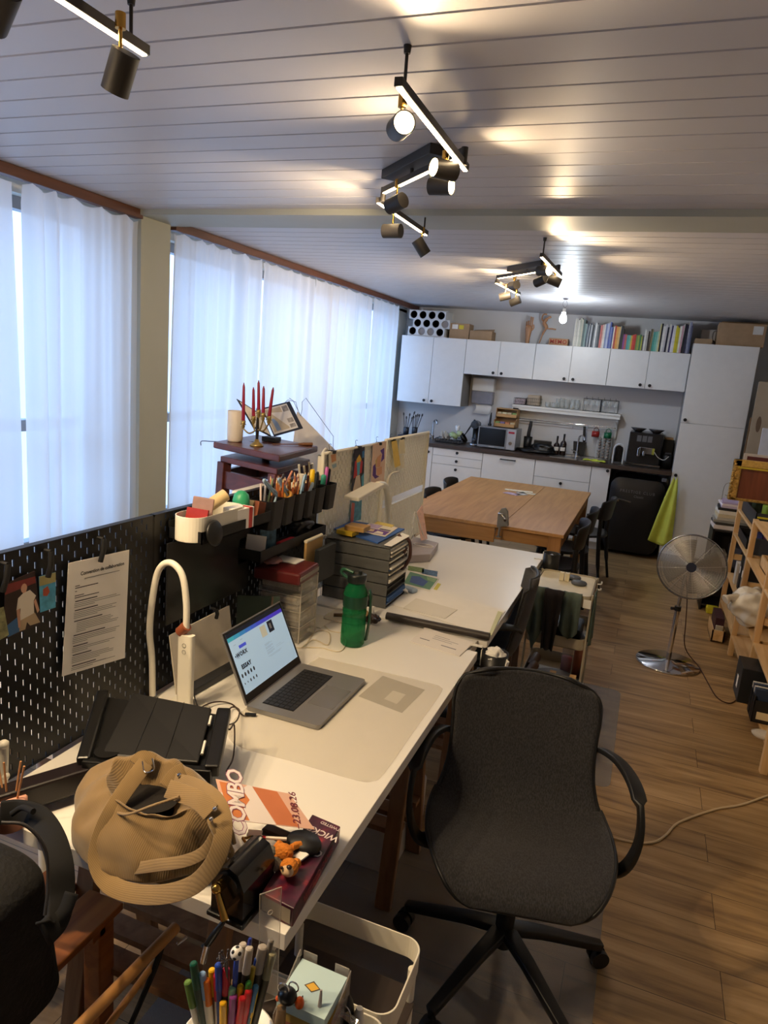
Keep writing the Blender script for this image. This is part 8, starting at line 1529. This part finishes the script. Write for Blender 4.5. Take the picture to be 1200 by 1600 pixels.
part('edge_marks', mb, M('#b5aa98', .3, var=0), t, True)
mb = MB(); c = r0.lerp(r1, .5).lerp(r3.lerp(r2, .5), .19); x_ = (r1-r0).normalized(); y_ = N.cross(x_); mb.tube([c+x_*.0042*math.cos(i*PI/8)+y_*.0042*math.sin(i*PI/8) for i in range(16)], .0008, 5, closed=True); part('hang_hole', mb, M('#d9cdb9', .3, var=0), t, True)
# memo cube in clear holder
t = thing('memo_block_holder', 'clear plastic holder with a pale blue memo block, right of the pen pot', 'holder', (-.395, .92, CT)); n0, n1, n2, n3 = onz(468, 1500, .735), onz(536, 1529, .735), onz(512, 1592, .735), onz(440, 1556, .735)
cn = (n0+n1+n2+n3)/4; ex = (n1-n0).normalized(); ey = Vector((-ex.y, ex.x, 0)); hw_ = .045
q = [cn+ex*(-hw_)+ey*hw_, cn+ex*hw_+ey*hw_, cn+ex*hw_-ey*hw_, cn-ex*hw_-ey*hw_]
def lay(z0, z1, col, nm_, s=1.0, lb=None):
    mb = MB(); v = [Vector((cn.x+(p.x-cn.x)*s, cn.y+(p.y-cn.y)*s, z)) for z in (z0, z1) for p in q]; mb.add(v, [(3, 2, 1, 0), (4, 5, 6, 7), (0, 1, 5, 4), (1, 2, 6, 5), (2, 3, 7, 6), (3, 0, 4, 7)]); return part(nm_, mb, M(col, .8, var=.03), t, True)
z = CT+.004
for c in ('#c9a24a', '#b98a6a', '#8a9a9c', '#c9b060', '#d0b488', '#a86a5a', '#c2a050'): lay(z, z+.0185, c, 'paper_layer', .97); z += .0187
top_ = lay(z, z+.020, '#bcd6d8', 'memo_block')
mb = MB(); zz = z+.0204; S_ = lambda a, b_: Vector((cn.x, cn.y, zz))+ex*a+ey*b_
mb.quad(S_(-.016, -.002), S_(.002, -.010), S_(.014, .002), S_(-.004, .012)); mb.m = 1
mb.quad(*[p+Vector((0, 0, .0002)) for p in (S_(-.013, -.0015), S_(.0015, -.008), S_(.011, .002), S_(-.0035, .009))]); part('printed_label', mb, [M('#4a4038', .6, var=0), M('#d9a83a', .6, var=0)], top_, True)
mb = MB(); CLH = glassy('#c9c0b6', .35, .08)
for a, b_ in ((q[0], q[3]), (q[1], q[2])):
    o_ = (a-cn); o_.z = 0; side = ex if a is q[1] else -ex
    v = [Vector((p.x, p.y, z_))+side*.004 for p, z_ in ((a, CT), (b_, CT), (b_, .70), (a, .752))]; mb.add(v+[p+side*.002 for p in v], [(0, 1, 2, 3), (7, 6, 5, 4), (0, 4, 5, 1), (1, 5, 6, 2), (2, 6, 7, 3), (3, 7, 4, 0)])
for s0, s1 in ((0, .3), (.7, 1)):
    a = q[0].lerp(q[1], s0); b_ = q[0].lerp(q[1], s1); v = [Vector((p.x, p.y, z_))+ey*.004 for p, z_ in ((a, CT), (b_, CT), (b_, .748), (a, .748))]; mb.add(v+[p+ey*.002 for p in v], [(0, 1, 2, 3), (7, 6, 5, 4), (0, 4, 5, 1), (1, 5, 6, 2), (2, 6, 7, 3), (3, 7, 4, 0)])
part('clear_walls', mb, CLH, t, True)
# clutter at the very bottom edge, in front of the memo block
def stick(px, py, zt, r, col, label, name, cat, ln=.12, tilt=(0, .01), metal=0, rs=None, rough=.4):
    top = onz(px, py, zt); b_ = Vector((top.x+tilt[0], top.y+tilt[1]-.02, zt-ln)); mb = MB(); n = len(rs) if rs else 2; mb.tube([b_.lerp(top, i/(n-1)) for i in range(n)], r, 12, rs=rs); return solo(name, mb, M(col, rough, metal=metal), label, cat)
t = thing('organiser_tray', 'dark desk organiser holding clips and small tools at the bottom edge of the photo', 'organiser', (-.38, .80, CT)); mb = MB(); mb.wall(rrect(.24, .10, .01, 3, -.36, .79), CT, CT+.07, .003, -.36, .79); mb.prism(rrect(.24, .10, .01, 3, -.36, .79), CT, CT+.004); part('tray_shell', mb, M('#2b2725', .4), t, True)
stick(544, 1553, .70, .012, '#17161a', 'black round-topped stamp at the bottom edge right of the memo block', 'stamp', 'stamp', .10, rs=[.008, .009, .008, .010, .014, .015, .011, .003])
stick(562, 1575, .68, .012, '#e3dfd4', 'clear capped white tube beside the black stamp', 'glue_stick', 'glue stick', .10, rs=[.013, .013, .013, .013, .011, .006])
stick(502, 1547, .76, .004, '#a39a98', 'grey-mauve click pen leaning over the memo block', 'pen', 'pen', .12, (.01, -.01), rs=[.0045, .005, .005, .004, .002])
stick(496, 1567, .73, .005, '#6f7f84', 'short grey-blue pen left of the mauve click pen', 'pen', 'pen', .10)
stick(497, 1580, .71, .006, '#ddd3c6', 'cream tube at the bottom edge below the memo block', 'tube', 'tube', .10)
stick(473, 1556, .745, .004, '#141316', 'black pointed blade in front of the memo block', 'blade', 'blade', .10, rs=[.006, .006, .005, .001])
stick(440, 1574, .735, .010, '#a5845c', 'flat rounded wooden stick at the bottom edge', 'stick', 'stick', .12, rs=[.009, .010, .010, .008])
t = thing('eyelash_charm', 'black and orange penguin-like bead figure with metal rings beside the memo block', 'figure', (-.45, .86, .70)); pc = onz(449, 1556, .75); mb = MB(); mb.ball(pc, (.017, .015, .014), 20, 14); part('black_head', mb, M('#121112', .3), t, True)
for px, py, nm_ in ((468, 1567, 'right'), (434, 1560, 'left')): mb = MB(); mb.ball(onz(px, py, .742), (.008, .008, .011) if nm_ == 'right' else (.004, .004, .005), 14, 10); part('orange_ear', mb, M('#d8591c', .4), t, True)
mb = MB(); 
for px, py, r in ((443, 1545, .010), (459, 1542, .009)): c = onz(px, py, .765); mb.tube([c+Vector((r*math.cos(i*PI/10), .0, r*math.sin(i*PI/10))) for i in range(20)], .0013, 6, closed=True)
part('metal_ring', mb, CHROME, t, True)
mb = MB(); a = onz(540, 1590, .675); mb.T = TR(*a) @ R('Z', -20) @ R('X', 25); mb.box(-.022, .022, -.003, .010, -.02, .0); mb.T = TR(*a) @ R('Z', -20); mb.tube(cr([(-.012, 0, 0), (-.008, .0, .018), (0, 0, .022), (.008, 0, .018), (.012, 0, 0)], 4), .0012, 6); solo('bulldog_clip', mb, CHROME, 'silver bulldog clip at the bottom edge below the black stamp', 'clip')

# ------------------------------------------------------------------ bench, backpack, folding stool
t = thing('slatted_bench', 'orange-brown slatted wooden bench under the black backpack', 'bench', (-1.30, .85, 0)); TK = wood('#a5642e', '#7c431c', 'Y', .45)
for k in range(4): x = -1.135-.145*k; mb = MB(); mb.box(x, x+.105, .25, 1.18, .432, .452); part('seat_slat', mb, TK, t, True, bev=.003)
for y in (.30, .72, 1.10): mb = MB(); mb.box(-1.55, -1.05, y, y+.04, .39, .432); part('cross_rail', mb, TK, t, True)
for x in (-1.10, -1.53):
    for y in (.28, 1.12): mb = MB(); mb.box(x, x+.05, y, y+.05, 0, .432); part('leg', mb, TK, t, True, bev=.003)
t = thing('slatted_rack', 'low dark wooden slatted rack on the floor beneath the near end of the desk', 'rack', (-.85, 1.25, 0)); DK = wood('#5e4434', '#46301f', 'X', .6)
for k in range(4): y = .66+.115*k; mb = MB(); mb.box(-1.02, -.61, y, y+.07, .15, .168); part('slat', mb, DK, t, True, bev=.002)
for x in (-1.04, -.63): mb = MB(); mb.box(x, x+.04, .65, 1.08, .10, .15); part('rail', mb, DK, t, True)
for x in (-1.04, -.63):
    for y in (.66, 1.03): mb = MB(); mb.box(x, x+.04, y, y+.04, 0, .10); part('foot', mb, DK, t, True)
t = thing('black_backpack', 'black fabric backpack on the bench at the bottom left', 'backpack', (-1.19, .86, .453)); BKF = M('#101012', .85, var=.15, scale=20, bump=.35, bscale=90); BKF2 = M('#0a0a0b', .9, var=.1)
def bp(u, v):
    a = 2*PI*u; k = v; c, s = math.cos(a), math.sin(a); e = 2/3.2
    prof = min(1, (k/.08))**.5*(1-.0*k) if k < .08 else (1-.10*k if k < .78 else (1-.078)*(1-((k-.78)/.22)**2.4)+.0)
    rx = .168*prof; ry = .125*prof*(1-.2*k); z = .004+.37*min(1, k*1.0)-(.0 if k < .9 else 0)
    X_ = math.copysign(abs(c)**e, c)*rx; Y_ = math.copysign(abs(s)**e, s)*ry
    f = 1+.05*noise.noise(Vector((c*1.5, s*1.5, k*4)))+.02*noise.noise(Vector((c*5, s*5, k*9)))
    return (-1.105+X_*f-.01*k, .825+Y_*f, .453+z)
mb = MB(); mb.grid(bp, 48, 36, cu=True); part('pack_body', mb, BKF, t, True, sub=1)
def bpath(pts, n=7): return cr([ony(px, py, y) for px, py, y in pts], n)
P = bpath([(0, 1270, .93), (30, 1268, .95), (60, 1278, .94), (82, 1310, .91), (94, 1352, .88), (96, 1400, .86), (88, 1438, .83), (70, 1460, .80)]); mb = MB(); mb.strap(P, .046, .014, normals=[Vector((.8, -.5, .3))]*len(P)); part('shoulder_strap', mb, BKF2, t, True, bev=.003)
P = bpath([(112, 1395, .86), (100, 1425, .84), (80, 1445, .82), (66, 1440, .80)]); mb = MB(); mb.strap(P, .025, .004, normals=[Vector((.3, -.8, .3))]*len(P)); part('strap_webbing', mb, BKF2, t, True)
P = bpath([(18, 1272, .92), (35, 1262, .93), (52, 1268, .92)]); mb = MB(); mb.tube(P, .006, 8); part('top_handle', mb, BKF2, t, True)
P = bpath([(2, 1285, .76), (40, 1290, .78), (70, 1325, .79), (75, 1380, .78), (70, 1430, .76)]); mb = MB(); mb.tube(P, .003, 6); part('zip', mb, M('#2c2b2d', .5), t, True)
t = thing('folding_stool', 'folding stool with two light wooden rails and black canvas at the bottom left', 'stool', (-.84, .88, 0)); LW = wood('#c08f58', '#a5743f', 'Y', .45)
a, b_ = Vector((-.838, 1.13, .50)), Vector((-.85, .58, .52)); mb = MB(); mb.tube([a, a.lerp(b_, .5), b_], .013, 16); part('top_rail', mb, LW, t, True)
a2, b2 = onz(243, 1502, .44), Vector((-.79, .56, .47)); mb = MB(); mb.tube([a2, a2.lerp(b2, .5), b2], .008, 12); part('lower_rail', mb, LW, t, True)
mb = MB(); cp = cr([onz(255, 1470, .49), onz(243, 1510, .44), onz(222, 1560, .38), onz(196, 1620, .30)], 5); mb.strap(cp, .03, .005, normals=[Vector((1, .2, 0))]*len(cp)); part('canvas', mb, M('#121214', .85), t, True)
mb = MB(); mb.tube([a+Vector((.02, -.02, -.02)), a+Vector((.032, .0, -.012))], .004, 8); part('steel_ferrule', mb, CHROME, t, True)
for x, s in ((-.86, -.22), (-.80, .10)): mb = MB(); mb.bar((x, .62, .50), (x+s*.6, .60, 0), .022, .022, up=(0, 1, 0)); part('leg', mb, LW, t, True)
mb = MB(); fn, n, m = blob((-1.02, .60, .30), (.12, .12, .09), 5, .3); mb.grid(fn, n, m, cu=True); solo('grey_cloth', mb, M('#4a443e', .9, bump=.4, bscale=60), 'dull grey bundle in the bottom left corner below the bench', 'bundle')
# storage bits under the desk, seen between the trestle and the chair
mb = MB(); mb.prism(rrect(.30, .42, .04, 4, -.78, 2.30), .001, .17); solo('storage_box', mb, M('#cfc9c2', .4), 'pale plastic storage box on the floor under the laptop desk', 'box', bev=.01)
bx(-1.22, -.84, 1.56, 1.86, .001, .42, '#4a2226', 'maroon_carton', 'dark maroon carton under the desk behind the trestle', 'box')
